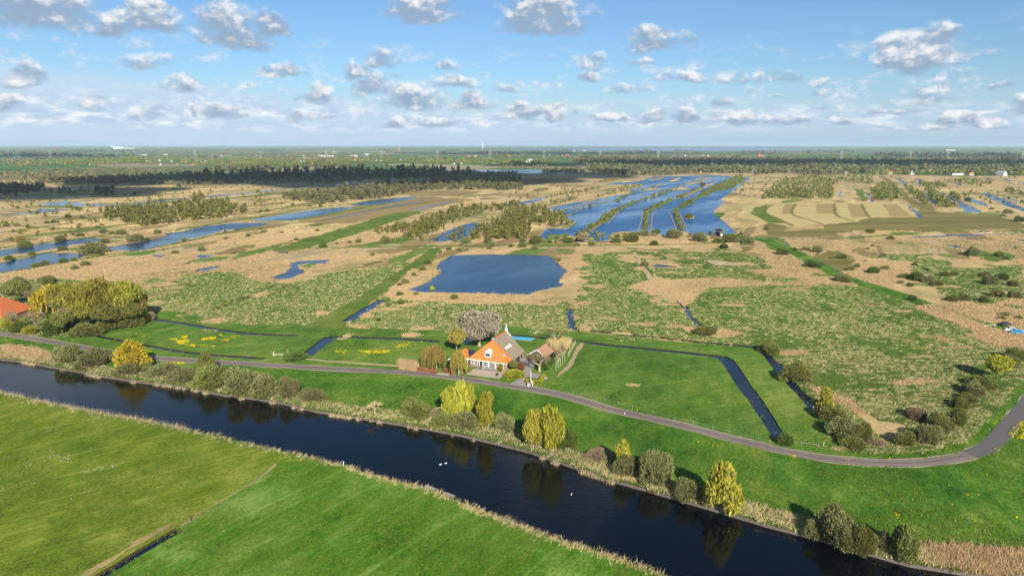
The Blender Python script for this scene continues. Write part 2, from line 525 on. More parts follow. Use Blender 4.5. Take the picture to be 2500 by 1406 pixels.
m, N = new_mat('road_asphalt')
p = N.pos()
c = N.mix(N.noise(p, 3.0, 5, 0.7), (0.150, 0.118, 0.098), (0.235, 0.190, 0.160))
c = N.mix(N.m('MULTIPLY', N.smooth(N.noise(p, 0.12, 3), 0.42, 0.62), 0.4), c, (0.27, 0.215, 0.175))
finish(N, c, 0.85, N.noise(p, 6, 3), 0.2, 0.05, 0.2)
MAT['road'] = m
MAT['road_dark'] = simple_mat('worn_asphalt', (0.135, 0.110, 0.098), 0.85, 0.2, 1.2)
MAT['road_new'] = simple_mat('new_asphalt', (0.115, 0.105, 0.100), 0.85, 0.15, 4.0)
MAT['road_edge'] = simple_mat('road_edge_gravel', (0.36, 0.29, 0.20), 0.9, 0.25, 1.5)
MAT['gravel'] = simple_mat('yard_gravel', (0.42, 0.34, 0.245), 0.95, 0.12, 3.0)
MAT['paving'] = simple_mat('drive_paving', (0.30, 0.265, 0.23), 0.9, 0.15, 1.5)
MAT['brickpath'] = simple_mat('brick_path', (0.20, 0.11, 0.075), 0.9, 0.2, 3.0)


def water_mat(name, deep, rough, wave, scale, ior=1.333):
    m, N = new_mat(name)
    p = N.pos()
    w1 = N.noise(N.mapv(p, (1, 2.2, 1), (0, 0, 0.5)), scale, 3, 0.6)
    w2 = N.noise(N.mapv(p, (1, 2.5, 1), (0, 0, 0.2)), scale * 0.13, 4, 0.6)
    h = N.m('ADD', w1, N.m('MULTIPLY', w2, 2.0))
    patch = N.smooth(N.noise(N.mapv(p, (0.35, 1, 1), (0, 0, -0.9)), 0.016, 5, 0.62), 0.38, 0.62)
    b = N.n('Bump')
    N.set(b.inputs['Strength'], N.m('MULTIPLY_ADD', patch, wave * 1.0, wave * 0.3))
    b.inputs['Distance'].default_value = 0.25
    N.set(b.inputs['Height'], h)
    pr = N.n('BsdfPrincipled')
    N.set(pr.inputs['Base Color'], deep)
    N.set(pr.inputs['Roughness'], N.m('MULTIPLY_ADD', patch, rough * 0.9, rough * 0.45))
    pr.inputs['IOR'].default_value = ior
    N.t.links.new(b.outputs[0], pr.inputs['Normal'])
    o = N.n('OutputMaterial')
    N.t.links.new(pr.outputs[0], o.inputs[0])
    return m


MAT['canal'] = water_mat('canal_water', (0.0010, 0.0018, 0.0036), 0.07, 0.08, 1.6, 1.33)
MAT['pond'] = water_mat('pond_water', (0.005, 0.045, 0.115), 0.20, 0.32, 1.0, 1.28)
MAT['lake'] = water_mat('lake_water', (0.004, 0.075, 0.215), 0.24, 0.35, 0.5, 1.2)
MAT['ditch'] = water_mat('ditch_water', (0.006, 0.016, 0.038), 0.10, 0.10, 1.5)

# ------------------------------------------------------------------ land cover, painter's order (later lies on top)
REG = []


def region(name, mat, poly, z=0.0, amp=0.0, label=None, kind='structure', group=None, cls=None, skirt=None):
    P = dens_line(poly, True, amp, len(REG) * 1.37) if amp >= 0 else poly
    REG.append(dict(name=name, mat=mat, poly=np.array(P), z=z, label=label, kind=kind, group=group, cls=cls or mat, skirt=skirt or 'soil'))


def PXC(x, y):
    """inside the tussock field"""
    P = [r for r in REG if r['name'] == 'tussock_field'][0]['poly']
    ins = False
    for (x1, y1), (x2, y2) in zip(P, np.roll(P, -1, 0)):
        if (y1 > y) != (y2 > y) and x < (x2 - x1) * (y - y1) / (y2 - y1) + x1:
            ins = not ins
    return ins


def blob(cx, cy, rx, ry, rot, alias):
    """an uneven patch that belongs to another stretch of the same cover"""
    n = 16
    cs, sn = math.cos(rot), math.sin(rot)
    P = []
    for i in range(n):
        t = 2 * math.pi * i / n
        k = 1 + 0.45 * mnoise.noise((math.cos(t) * 1.3 + cx, math.sin(t) * 1.3 + cy, 0.7))
        x, y = rx * k * math.cos(t), ry * k * math.sin(t)
        P.append((cx + x * cs - y * sn, cy + x * sn + y * cs))
    REG.append(dict(name='patch', mat='reed', poly=np.array(P), z=0, label=None, kind='structure', group=None, cls='reed', skirt='soil', alias=alias))


region('ground', 'far', [(-40000, -300), (40000, -300), (40000, 33000), (-40000, 33000)], 0.0, -1, 'flat green polder farmland reaching to the horizon', cls='far')
region('reed_marsh', 'reed', ground('0', '-900,440 -300,432 0,428 250,434 450,440 620,440 900,436 1250,430 1500,424 1850,418 2100,426 2350,430 2700,428 3300,432 3300,950 -900,880'), 0.08, 3.0,
       'tan reed marsh spreading behind the farm to the woods', cls='reed', skirt='reed')
g0 = random.Random(3)
for i in range(280):
    X_, Y_ = G(g0.uniform(-80, 2580), 446 + 190 * g0.random() ** 1.2)
    k = g0.random()
    rx, ry = 10 + 60 * k * k, 3 + 9 * g0.random()
    if i % 3 == 0:
        rx, ry = 6 + 14 * k, 4 + 8 * g0.random()
    blob(X_, Y_, rx, ry, math.radians(72 if X_ < 250 else 66) + g0.gauss(0, .12), g0.choice(('dark olive wet field below the mown reed plots', 'brown cut peat field between two long ponds', 'pale rough grass field left of the green farm track', 'brown bog left of the lake', 'pale cut reed track running down the wet meadow')))
# meadow along the road
road_px = pts('0', '-420,755 -200,788 0,814 124,834 256,858 348,871.5 485,881.5 600,888 774,898 923,905.5 1073,916.5 1220,938 1294,949 1370,963.5 1491,998 1647,1034.5 1823,1079 1961,1110 2065,1124 2168,1130 2272,1127 2359,1112 2410,1093 2452,1051 2500,996 2550,930 2620,860 2720,790')
road_w = [G(x, y) for x, y in road_px]
near_bank = pts('0', '-700,890 -300,922 -120,940') + pts('I', '0,25 350,105 700,170 1100,240 1500,325 1850,410 2100,460 2450,545') + pts('J', '80,612 300,690 680,780 880,860 1100,955 1400,1060 1700,1170 1900,1225 2150,1315 2400,1400') + [(1800, 1472), (2100, 1590), (2500, 1760)]
far_bank = pts('0', '-700,800 -300,842') + pts('E', '0,860 250,885 500,935 720,970 1030,1030 1400,1085 1650,1110 1900,1150 2200,1210 2450,1238') + pts('F', '350,1285 700,1370') + pts('J', '300,290 700,355 940,400 1200,460 1420,515 1700,610 2000,715 2200,770 2440,838') + pts('K', '330,940 650,1035 940,1110 1250,1200 1650,1310 2000,1365 2300,1405') + [(2700, 1470), (3200, 1600)]
NB = [G(*q) for q in near_bank]
FB = [G(*q) for q in far_bank]
region('river_meadow', 'meadow_bank', FB + [(330, 60), (420, 150)] + road_w[::-1], 0.0, -1, 'deep green meadow strip between the road and the canal')
region('roadside_meadow', 'meadow', ground('0', '230,815 300,796 375,778 373,760 435,758 520,778 600,792 762,793 861,799 1000,803 1098,806 1226,793 1331,803 1386,808 1412,809 1504,819 1629,832 1741,840 1840,847 1865,867 1915,914 1952,959 1997,1008 2034,1074 2030,1112 1961,1110 1823,1079 1647,1034 1491,998 1370,963 1220,938 1073,917 774,898 485,882 348,872 124,834 0,814 -300,776 -300,760 0,800 120,800'), 0.0, 0.7,
       'bright green meadows with ditches around the thatched farmhouse')
region('left_wood_floor', 'rough', ground('0', '-300,740 0,690 100,680 330,690 372,770 235,815 120,824 0,806 -300,772'), 0.0, 1.0, 'shaded grassy floor below the yellow green grove')
# foreground fields
region('hay_field', 'hayfield', NB[:15] + [G(683, 1125), G(560, 1207), G(430, 1292), G(200, 1440), (-120, 40), (-400, 40), (-400, 180)], 0.0, -1, 'olive green hay field in the near corner')
region('pasture', 'pasture', NB[11:] + [(150, 20), (-120, 20), G(200, 1440), G(430, 1292), G(560, 1207), G(683, 1125)], 0.002, -1, 'smooth bright green pasture along the near canal bank')
# tussock land on the right
region('tussock_field', 'tussock', ground('0', '1404,803 1398,745 1425,690 1395,640 1440,618 1570,615 1600,680 1545,702 1640,735 1700,698 1860,688 2130,700 2230,745 2380,808 2470,850 2600,865 2600,900 2500,985 2450,1040 2400,1085 2350,1105 2272,1117 2168,1121 2065,1115 2040,1105 2034,1074 1997,1008 1952,959 1915,914 1865,867 1840,847 1741,840 1629,832 1504,819'), 0.0, 2.2,
       'tussocky wet field of green and straw inside the road bend')
region('rough_field', 'rough', ground('0', '330,720 365,682 470,668 560,665 650,690 720,692 800,668 900,652 990,640 1012,640 930,692 762,793 600,792 520,778 435,758 373,760 350,745'), 0.0, 2.4, 'pale rough grass field left of the green farm track')
region('rough_field', 'rough', ground('0', '850,790 930,738 990,732 1100,741 1280,744 1392,735 1400,760 1395,806 1331,803 1226,793 1098,806 861,799'), 0.0, 1.6, 'mixed green rough field between the farmhouse and the square pond')
region('wet_meadow', 'wet', ground('C', '1290,1080 1600,1070 2100,1080 2400,1130 2490,1190 2490,1290 2450,1340 1850,1330 1500,1345 1410,1310 1350,1230 1640,1235 1640,1190 1500,1150 1290,1140'), 0.0, 1.5, 'green wet meadow ringed by reeds right of the pond')
region('wet_meadow', 'tussock', ground('D', '1700,1200 2000,1230 2500,1200 2500,1406 2600,1500 2000,1600 1750,1480 1500,1330 1350,1100 1600,1090'), 0.0, 2.5, 'patchy green scrub meadow at the edge beyond the parked cars')
region('peat_field', 'peat', ground('B', '330,800 580,740 900,650 1300,580 1700,548 2100,575 1700,660 1560,690 1200,745 930,805 560,800'), 0.0, 2.0, 'brown cut peat field between two long ponds')
region('peat_field', 'olive', ground('D', '600,815 900,775 1040,745 1450,742 1520,760 1430,620 1560,600 1700,700 2200,720 2480,800 2600,820 2500,850 2100,862 1600,882 900,872 500,935 0,935 60,885 560,848'), 0.0, 2.0, 'dark olive wet field below the mown reed plots')
region('mown_reed', 'mown', ground('D', '-60,610 30,612 700,606 1400,610 1450,740 1040,740 900,788 570,810 300,835 0,790 -230,740 -170,640'), 0.05, 1.0, 'pale mown reed plots with straight edges right of the lake')
for q in ('215,622 320,618 262,715 190,715', '520,618 690,618 705,712 520,708', '810,618 945,622 1000,700 1010,742 860,742', '1150,622 1290,620 1420,735 1230,735'):
    region('mown_plot', 'mown_dark', ground('D', q), 0.054, 0.3, 'brown strip in the pale mown reed', group='brown strips in the mown reed')
for q in ('100,620 30,690 160,760 300,830', '325,615 290,710 480,780 590,815', '690,615 710,720 800,760 890,785', '950,620 985,690 1020,735 1040,745'):
    region('grass_strip', 'olive', strip(ground('D', q), 3.2, 1.5), 0.058, -1, 'green strip between mown reed plots', group='green strips between mown plots')
for r_ in [r for r in REG if r['name'] in ('rough_field', 'tussock_field', 'wet_meadow')]:
    P_ = r_['poly']
    for i in range(46 if r_['name'] != 'tussock_field' else 90):
        x, y = P_[g0.randrange(len(P_))]
        d = math.hypot(x, y)
        if y > 330 and g0.random() < .5 or y <= 330 and g0.random() < .75:
            pass
        if y < 235:
            continue
        s_ = d / 300
        x, y = x + g0.gauss(0, 5) * s_, y + g0.gauss(0, 8) * s_
        blob(x, y, g0.uniform(2, 7) * s_, g0.uniform(1.5, 4.5) * s_, g0.uniform(-.4, .4), r_['label'] if g0.random() < .5 else 'tan reed marsh spreading behind the farm to the woods')
for i in range(70):
    X_, Y_ = G(g0.uniform(1420, 2400), g0.uniform(700, 1000))
    blob(X_, Y_, g0.uniform(1.5, 7), g0.uniform(.8, 2.5), g0.uniform(-.3, .3), g0.choice(('pale rough grass field left of the green farm track', 'green wet meadow ringed by reeds right of the pond', 'tan reed marsh spreading behind the farm to the woods'))) if Y_ > 165 and PXC(X_, Y_) else None
for q, mt, lab in (('C:1190,1075 1225,1078 1262,1120 1275,1175 1320,1235 1370,1290 1408,1345 1345,1340 1290,1260 1250,1175 1225,1120', 'reed_pale', 'pale cut reed track running down the wet meadow'), ('C:1040,1140 1110,1120 1190,1115 1255,1172 1150,1175', 'reed', 'small reed patch left of the cut track'), ('C:1290,1160 1400,1150 1520,1155 1640,1215 1620,1232 1380,1228', 'reed', 'reed ring around the dark pool'), ('C:430,1180 500,1140 640,1135 770,1185 700,1215 480,1215', 'reed', 'reed lobe right of the square pond'), ('C:1690,1130 1780,1122 1860,1140 1760,1152', 'reed', 'small reed patch in the wet meadow'), ('C:1880,1150 2050,1160 2290,1185 2270,1205 1980,1205', 'reed_pale', 'pale reed lens in the wet meadow'),
                   ('B:440,1215 560,1180 610,1185 560,1230 520,1245', 'rough', 'small green islet in the crooked pond'), ('B:1400,505 1900,485 2200,500 2000,540 1500,545', 'peat', 'brown shaded strip below the dark copse'), ('B:100,505 640,462 900,440 1500,430 900,480 500,520 100,540', 'peat', 'brown marsh strip along the thin canal'), ('C:-60,395 300,370 700,370 400,420 -60,470', 'peat', 'brown bog left of the lake'), ('B:1300,830 1700,760 1900,690 1600,820 1250,880', 'peat', 'brown cut strip left of the young wood'),
                   ('D:70,620 -60,650 -120,700 60,800 230,800 60,720 30,690', 'dike', 'green kink in the mown reed by the lake'), ('D:1100,350 1250,450 1340,560 1420,620 1500,610 1300,450 1180,360', 'olive', 'olive strip between shrubland and ponds'), ('D:880,475 960,480 1020,590 960,595', 'dike', 'green strip left of the blue ditch'), ('A:150,640 500,632 800,645 760,665 400,650', 'dike', 'green lip under the shaded pond')):
    t, s_ = q.split(':')
    region('marsh_patch', mt, ground(t, s_), 0.0 if mt not in ('reed', 'reed_pale') else 0.1, 0.9, lab, cls=mt)
region('cut_track', 'reed_pale', strip(ground('0', '1085,607 1260,606 1500,604 1700,603 1870,600'), 4.5, 1.5, 3), 0.0, -1, 'pale straight ditch line of dry reed behind the pond')
for i, q in enumerate(('A:-100,395 350,372 560,392 1000,372', 'A:-100,440 300,420 700,412 1100,400', 'A:200,352 600,345 1100,330', 'A:600,430 1200,415 2000,395', 'A:1100,500 1600,475 2300,450 2560,440', 'A:900,560 1500,530 2100,500 2560,470', 'A:1000,640 1500,612 2100,570 2560,530', 'A:600,770 900,745 1100,735', 'A:2000,640 2560,590', 'B:0,530 400,505 800,480', 'B:0,590 250,560', 'B:0,640 300,600', 'B:0,700 400,640 700,600')):
    t, s_ = q.split(':')
    region('marsh_strip', ('dike', 'olive', 'peat')[i % 3], strip(ground(t, s_), 9.0 + 5 * (i % 4), 6.0, i), 0.0, -1, 'dull green strip among the far tan marsh', group='dull strips in the far marsh')
# green marsh tracks
region('farm_track', 'dike', ground('0', '735,802 850,740 914,700 990,650 1053,606 1081,606 1063,628 1010,664 963,700 936,718 905,738 846,786 852,802'), 0.0, 0.6, 'straight green grass track running from the farm to the marsh')
region('marsh_track', 'dike', ground('0', '668,609 760,580 850,552 960,520 1010,516 1035,518 900,562 800,594 740,607'), 0.0, 1.0, 'green grass track slanting across the reed marsh')
region('marsh_path', 'dike', strip(ground('0', '560,620 640,612 740,606 876,604 1053,601 1260,599 1480,598 1640,597 1800,590 1850,584'), 6.0, 2.0, 1), 0.0, -1, 'narrow green path across the reed marsh behind the pond')
region('dike_path', 'meadow_bank', strip(ground('0', '1700,548 1690,535 1760,520 1735,545 1790,575 1850,584 1890,596 1945,619 1995,646 2060,677 2150,706 2226,731 2300,759 2376,785 2440,798 2520,812 2600,830'), [6, 6, 7, 11, 12, 12, 11, 11, 10, 10, 10, 9, 9, 9, 8, 8, 8], 1.0, 2), 0.0, -1, 'green dike path slanting across the reed marsh to the car park')
for i, s in enumerate(('A:0,1275 230,1240 430,1205 700,1160 900,1120 1250,1070 1500,1030 1800,970 2100,900 2400,840 2560,810', 'A:0,1150 300,1105 600,1060 950,1000 1150,960', 'A:1300,915 1560,885 1900,830 2300,765 2560,735', 'A:200,825 400,840 700,855 950,870 1200,905',
                      'B:0,750 350,690 700,640 950,615 1200,570', 'B:330,780 600,735 900,685 1150,632 1500,570 1640,550', 'D:0,955 500,948 900,940 1300,905 1700,880 2200,880 2480,870', 'A:900,925 1100,935 1200,940')):
    t, q = s.split(':')
    region('green_bank', 'dike', strip(ground(t, q), 6.0 if t != 'B' else 7.0, 3.0, i), 0.0, -1, 'narrow green bank beside a long marsh pond', group='green banks beside the marsh ponds')
region('car_park', 'gravel', ground('H', '1800,310 1870,318 2000,330 2100,330 2100,372 1950,360 1860,345 1790,330'), 0.02, 0.3, 'small gravel parking place at the dike path')
# open water
WATER = [
    ('square_pond', 'pond', '0', '1105,623 1075,640 1065,655 1075,668 1040,690 995,708 1010,713 1100,716 1200,717 1290,720 1305,712 1340,705 1370,700 1380,688 1370,675 1385,665 1378,655 1365,645 1350,632 1340,625 1300,622 1200,620', 'large square blue pond ringed with tan reeds behind the farm'),
    ('lake', 'lake', 'C', '280,935 350,945 430,905 530,910 620,930 770,975 960,970 990,900 1100,880 1230,885 1400,890 1480,920 1690,880 1750,920 1910,925 2020,920 2190,890 2100,820 2000,740 1965,700 1985,660 2070,600 2020,580 2100,530 2230,440 2260,410 2320,372 2040,348 1900,343 1640,352 1240,355 1100,398 900,437 1100,432 1270,432 1280,450 1150,482 1180,512 1000,542 800,582 650,602 340,662 530,722 560,772 660,797 560,857 380,852', 'broad blue lake striped with narrow wooded islands'),
    ('long_pond', 'pond', 'A', '1000,1035 1230,1000 1500,950 1590,920 1560,905 1700,880 1950,830 2200,800 2400,794 2540,800 2500,822 2300,850 2100,885 1900,930 1760,965 1550,1010 1400,1050 1250,1065 1050,1056', 'long blue pond with a reed spit left of centre'),
    ('long_pond', 'pond', 'A', '-600,1130 0,1055 300,1010 500,985 650,970 830,945 1050,950 900,985 700,1010 580,1040 300,1090 0,1115 -600,1190', 'narrow blue pond at the edge, upper of two'),
    ('long_pond', 'pond', 'A', '-600,1260 0,1175 280,1120 430,1085 640,1080 860,1105 780,1130 660,1160 540,1180 430,1200 230,1235 0,1270 -600,1350', 'wide blue pond at the edge, lower of two'),
    ('long_pond', 'pond', 'B', '-30,765 250,720 500,685 700,655 860,643 990,648 830,690 600,730 330,775 0,780', 'long blue pond beside the brown peat field'),
    ('long_pond', 'pond', 'B', '910,628 1100,590 1300,560 1480,548 1600,555 1400,590 1180,625 1000,632', 'short blue pond under the dark far copse'),
    ('wood_pond', 'pond', 'B', '1680,965 1800,890 1950,830 2090,795 2220,815 2180,850 2080,890 2060,930 1960,965 1800,975', 'blue pond wrapped by young green wood beside the lake'),
    ('reed_pool', 'pond', 'A', '1840,1270 1900,1235 2000,1215 2100,1200 2090,1230 1990,1255', 'small pool in the tan reeds, left of the crooked pond'),
    ('reed_pool', 'ditch', 'A', '1480,1282 1640,1272 1840,1268 1840,1276 1640,1282', 'thin dark creek leading to a small reed pool'),
    ('reed_pool', 'ditch', 'A', '1640,1212 1740,1192 1850,1148 1860,1156 1750,1203', 'thin dark creek in the tan reeds'),
    ('reed_pool', 'pond', 'A', '1840,1100 2080,1100 2000,1120 1920,1140 1880,1135', 'small pool under the green marsh path'),
    ('reed_pool', 'pond', 'A', '1450,1100 1600,1100 1560,1125 1500,1130', 'tiny pool beside a tan reed tongue'),
    ('crooked_pond', 'pond', 'B', '130,1330 290,1270 340,1230 350,1170 450,1155 650,1145 740,1150 680,1190 560,1180 440,1200 440,1230 520,1250 500,1275 300,1340', 'crooked blue pond in the tan reeds left of the farm track'),
    ('reed_pool', 'ditch', 'B', '130,1085 280,1075 500,1070 420,1085 200,1097', 'dark slit of water in the tan reeds'),
    ('reed_pool', 'ditch', 'B', '870,1060 940,1055 920,1075 870,1090', 'tiny dark pool beside the green marsh path'),
    ('far_pond', 'pond', 'A', '350,620 480,600 590,590 620,570 640,600 850,610 1040,612 930,640 650,640 440,632', 'pale blue pond under the dark cloud shadow at the edge'),
    ('far_pond', 'pond', 'A', '30,725 200,700 350,690 390,655 550,665 700,672 550,690 350,712', 'pale blue pond below the shaded marsh'),
    ('marsh_canal', 'pond', 'A', '900,640 1200,610 1500,585 1700,573 2100,530 2500,495 2620,485 2620,496 2200,535 1800,572 1500,600 1150,636', 'thin blue canal slanting through the far tan marsh'),
    ('marsh_canal', 'pond', 'B', '80,492 260,478 380,468 640,448 900,418 1300,388 1450,368 1450,378 1100,408 880,435 640,457 300,482 100,504', 'thin bright canal passing under the dark wood'),
    ('shaded_water', 'pond', 'A', '600,548 860,538 860,545 620,556', 'thin water slit in the shaded marsh', ), ('shaded_water', 'pond', 'A', '350,498 440,492 430,502 350,505', 'small water slit beside the dark copse'),
    ('shaded_water', 'pond', 'A', '0,574 350,562 350,569 0,583', 'water slit at the edge in the shaded marsh'), ('shaded_water', 'pond', 'A', '600,482 760,470 960,462 960,467 760,480 620,490', 'far water slit at the head of the shaded marsh'),
    ('far_pond', 'pond', '0', '1157,414 1260,414 1337,413 1315,424 1283,424 1250,421 1180,420 1165,418', 'wide pale pond behind the dark wood'),
    ('marsh_canal', 'pond', 'C', '-30,632 200,580 420,540 380,562 230,607 -10,642', 'slim blue ditch left of the big lake'),
    ('marsh_canal', 'pond', 'C', '490,565 600,553 730,517 700,530 560,572', 'slim blue inlet beside the big lake'),
    ('far_pond', 'pond', 'C', '740,285 810,285 790,305 740,305', 'small far pond among pale trees'),
    ('far_lake', 'lake', '0', '1240,366.5 1300,364 1500,362.6 1700,363 1900,363.5 2020,364.5 2040,367 1900,369 1600,368.6 1400,368', 'broad far lake lying just below the horizon'),
    ('far_pond', 'pond', 'D', '290,300 300,275 420,270 400,300 340,308', 'bright blue pond in the dark wood right of the lake'),
    ('far_pond', 'pond', 'D', '1490,500 1540,500 1720,610 1640,625 1560,570', 'blue pond left of the row of dark shrubs'),
    ('far_pond', 'pond', 'D', '1670,500 1720,510 1900,590 2050,660 2110,700 1930,697 1880,620 1780,560', 'blue pond right of the row of dark shrubs'),
    ('far_pond', 'pond', 'D', '1910,550 2000,558 2100,595 2200,640 2120,638 2000,600', 'slim blue pond among reed banks'),
    ('far_pond', 'pond', 'D', '2090,515 2130,508 2300,570 2500,650 2650,715 2650,755 2500,690 2380,650 2200,580', 'long straight blue pond running out at the edge'),
    ('far_pond', 'pond', 'D', '2260,530 2350,558 2500,600 2650,650 2650,665 2500,617 2400,592', 'thin blue ditch behind the long straight pond'),
    ('far_pond', 'pond', 'D', '1270,365 1330,385 1400,445 1360,440 1300,390', 'blue strip of water below a row of cottages'),
    ('far_pond', 'pond', 'D', '1440,415 1560,415 1570,430 1500,440', 'blue pool between low far shrubs'), ('far_pond', 'pond', 'D', '1455,370 1500,375 1545,400 1500,405', 'tiny blue pool under the cottages'),
    ('far_pond', 'pond', 'D', '1620,415 1720,430 1680,445 1640,430', 'tiny blue pool behind round shrubs'), ('far_pond', 'pond', 'D', '1830,420 1920,428 1900,447', 'tiny blue pool right of round shrubs'),
    ('far_pond', 'pond', 'D', '1950,372 2050,380 2030,397', 'small far pool under the long barn'), ('far_pond', 'pond', 'D', '2090,370 2200,378 2180,393', 'small far pool left of the white gabled house'),
    ('far_pond', 'pond', 'D', '2270,375 2430,398 2350,400', 'slim far pool below the white gabled house'), ('far_pond', 'pond', 'D', '2420,415 2600,412 2600,445 2500,438', 'blue pond at the edge under the far wood'),
    ('marsh_canal', 'pond', 'D', '965,490 985,493 1070,590 1050,600 1000,540', 'blue ditch pointing at the mown reed plots'), ('marsh_canal', 'pond', 'D', '740,490 765,495 750,577 730,577', 'short upright blue ditch in the shrubland'),
    ('marsh_canal', 'pond', 'D', '530,480 547,490 542,542 530,540', 'tiny blue slit between shrubland trees'), ('far_pond', 'pond', 'D', '230,490 260,465 300,470 290,490 240,505', 'small blue pool between shrubland trees'),
    ('marsh_canal', 'pond', 'D', '-10,560 50,488 105,462 70,510 10,575', 'curved blue ditch between mown reed and shrubland'), ('marsh_canal', 'pond', 'D', '1380,622 1400,628 1480,685 1555,752 1520,757 1440,690', 'pale straight ditch across the dark olive field'),
    ('marsh_canal', 'pond', 'D', '1190,950 1530,922 1800,910 2060,903 2400,900 2400,908 2000,920 1700,932 1300,948', 'slim blue boat canal crossing the marsh on the far side'), ('reed_pool', 'pond', 'D', '210,1000 230,990 270,1000 250,1010', 'tiny bright pool beside the dike path'),
    ('reed_pool', 'pond', 'D', '1730,1005 1850,1013 1945,1047 1830,1037', 'slim pool in the far reed bed'), ('reed_pool', 'pond', 'D', '2400,950 2500,956 2600,965 2600,990 2500,980', 'blue pool at the edge behind the reed bed'),
    ('reed_pool', 'pond', 'C', '1370,1205 1430,1195 1600,1215 1600,1222 1400,1220', 'small dark pool in a reed ring in the wet meadow'),
    ('marsh_canal', 'pond', 'D', '1400,262 1460,266 1450,278 1395,272', 'far blue glint among trees'), ('marsh_canal', 'pond', 'D', '1490,292 1700,300 1690,308 1500,303', 'far blue glint behind the cottages'), ('marsh_canal', 'pond', 'D', '700,318 770,314 765,330 690,330', 'far blue glint left of the cottages'),
    ('marsh_canal', 'pond', 'B', '580,782 800,740 1100,682 1400,620 1720,568 1400,630 1100,692 800,750', 'thin blue trench in the brown peat field'), ('marsh_canal', 'pond', 'B', '1430,686 1600,652 1900,590 1980,575 1900,598 1620,662', 'thin blue trench at the end of the peat field'),
]
for w in WATER:
    nm, mt, tag, s, lab = w
    region(nm, mt, ground(tag, s), -0.12 if mt != 'ditch' else -0.25, 0.9 if nm != 'lake' else 0.6, lab, cls='water')
# islands in the lake
ISL = ['620,925 850,800 930,715 1000,675 1100,635 1220,585 1215,600 1110,660 1010,722 990,755 900,812 850,832 760,892 650,938',
       '1285,882 1300,680 1400,630 1580,558 1590,575 1460,642 1350,692 1340,760 1325,882', '1640,872 1570,700 1600,668 1612,680 1672,862',
       '1600,660 1680,610 1780,563 1800,580 1700,640 1620,680', '1810,562 1900,490 2000,430 2100,380 2230,325 2255,400 2110,480 1960,502 1890,547',
       '1060,412 1200,370 1380,338 1430,345 1250,400 1100,416', '1340,480 1400,470 1470,478 1380,488', '1560,482 1640,456 1750,470 1680,487',
       '1250,582 1480,502 1650,440 1860,360 1900,350 1700,430 1560,472 1450,522 1300,577', '1510,405 1640,363 1650,375 1590,406', '1690,432 1800,400 1900,368 1960,363 1800,422',
       '1250,492 1340,470 1450,428 1465,435 1380,472 1290,497', '1690,760 1690,735 1735,725 1785,740 1775,760', '1030,590 1050,578 1072,588 1050,594', '1350,388 1480,362 1490,366 1380,394', '1600,575 1640,540 1800,480 1880,440 1990,400 2000,405 1890,460 1800,500 1660,560']
for i, q in enumerate(ISL):
    region('island', 'reed' if i not in (4, 0, 1, 2, 3) else 'rough', ground('C', q), 0.0, 0.5, ['curved shrubby island strip nearest the marsh, leftmost of the long three', 'shrubby island strip with a bend, middle of the long three', 'short straight shrubby island beside the round bush', 'dark shrubby islet in line with the short straight island', 'broad wooded island at the far side of the lake', 'flat tan reed island at the far lake edge', 'tiny flat reed islet in mid lake', 'oval tan reed islet near the long thin bank', 'very long thin bank across the whole lake', 'slim tan islet near the far shore', 'slim tan bank at the far shore', 'thin bank in the left half of the lake', 'round bush islet in the near right of the lake', 'tiny lone bush islet', 'slim pale islet by the far left shore', 'thin broken bank beside the wooded island'][i])
region('reed_spit', 'reed', ground('C', '330,650 480,690 860,566 860,572 480,697 340,662'), 0.0, 0.3, 'thin straight reed spit in the lake')
for i, q in enumerate(('1000,592 1100,545 1250,500 1400,455', '1090,660 1250,590 1500,515 1620,478', '1640,650 1800,560 1880,500 2000,440', '480,690 800,606 960,580', '540,745 720,660 1000,592', '1180,470 1300,430 1500,385 1600,362')):
    region('island', 'rough', strip(ground('C', q), 2.6, 1.2, i), 0.0, -1, ['thin bank in the upper left of the lake', 'thin bank running up the middle of the lake', 'thin bank in front of the wooded island', 'thin bank at the left shore, upper of two', 'thin bank at the left shore, lower of two', 'thin bank near the far left shore'][i])
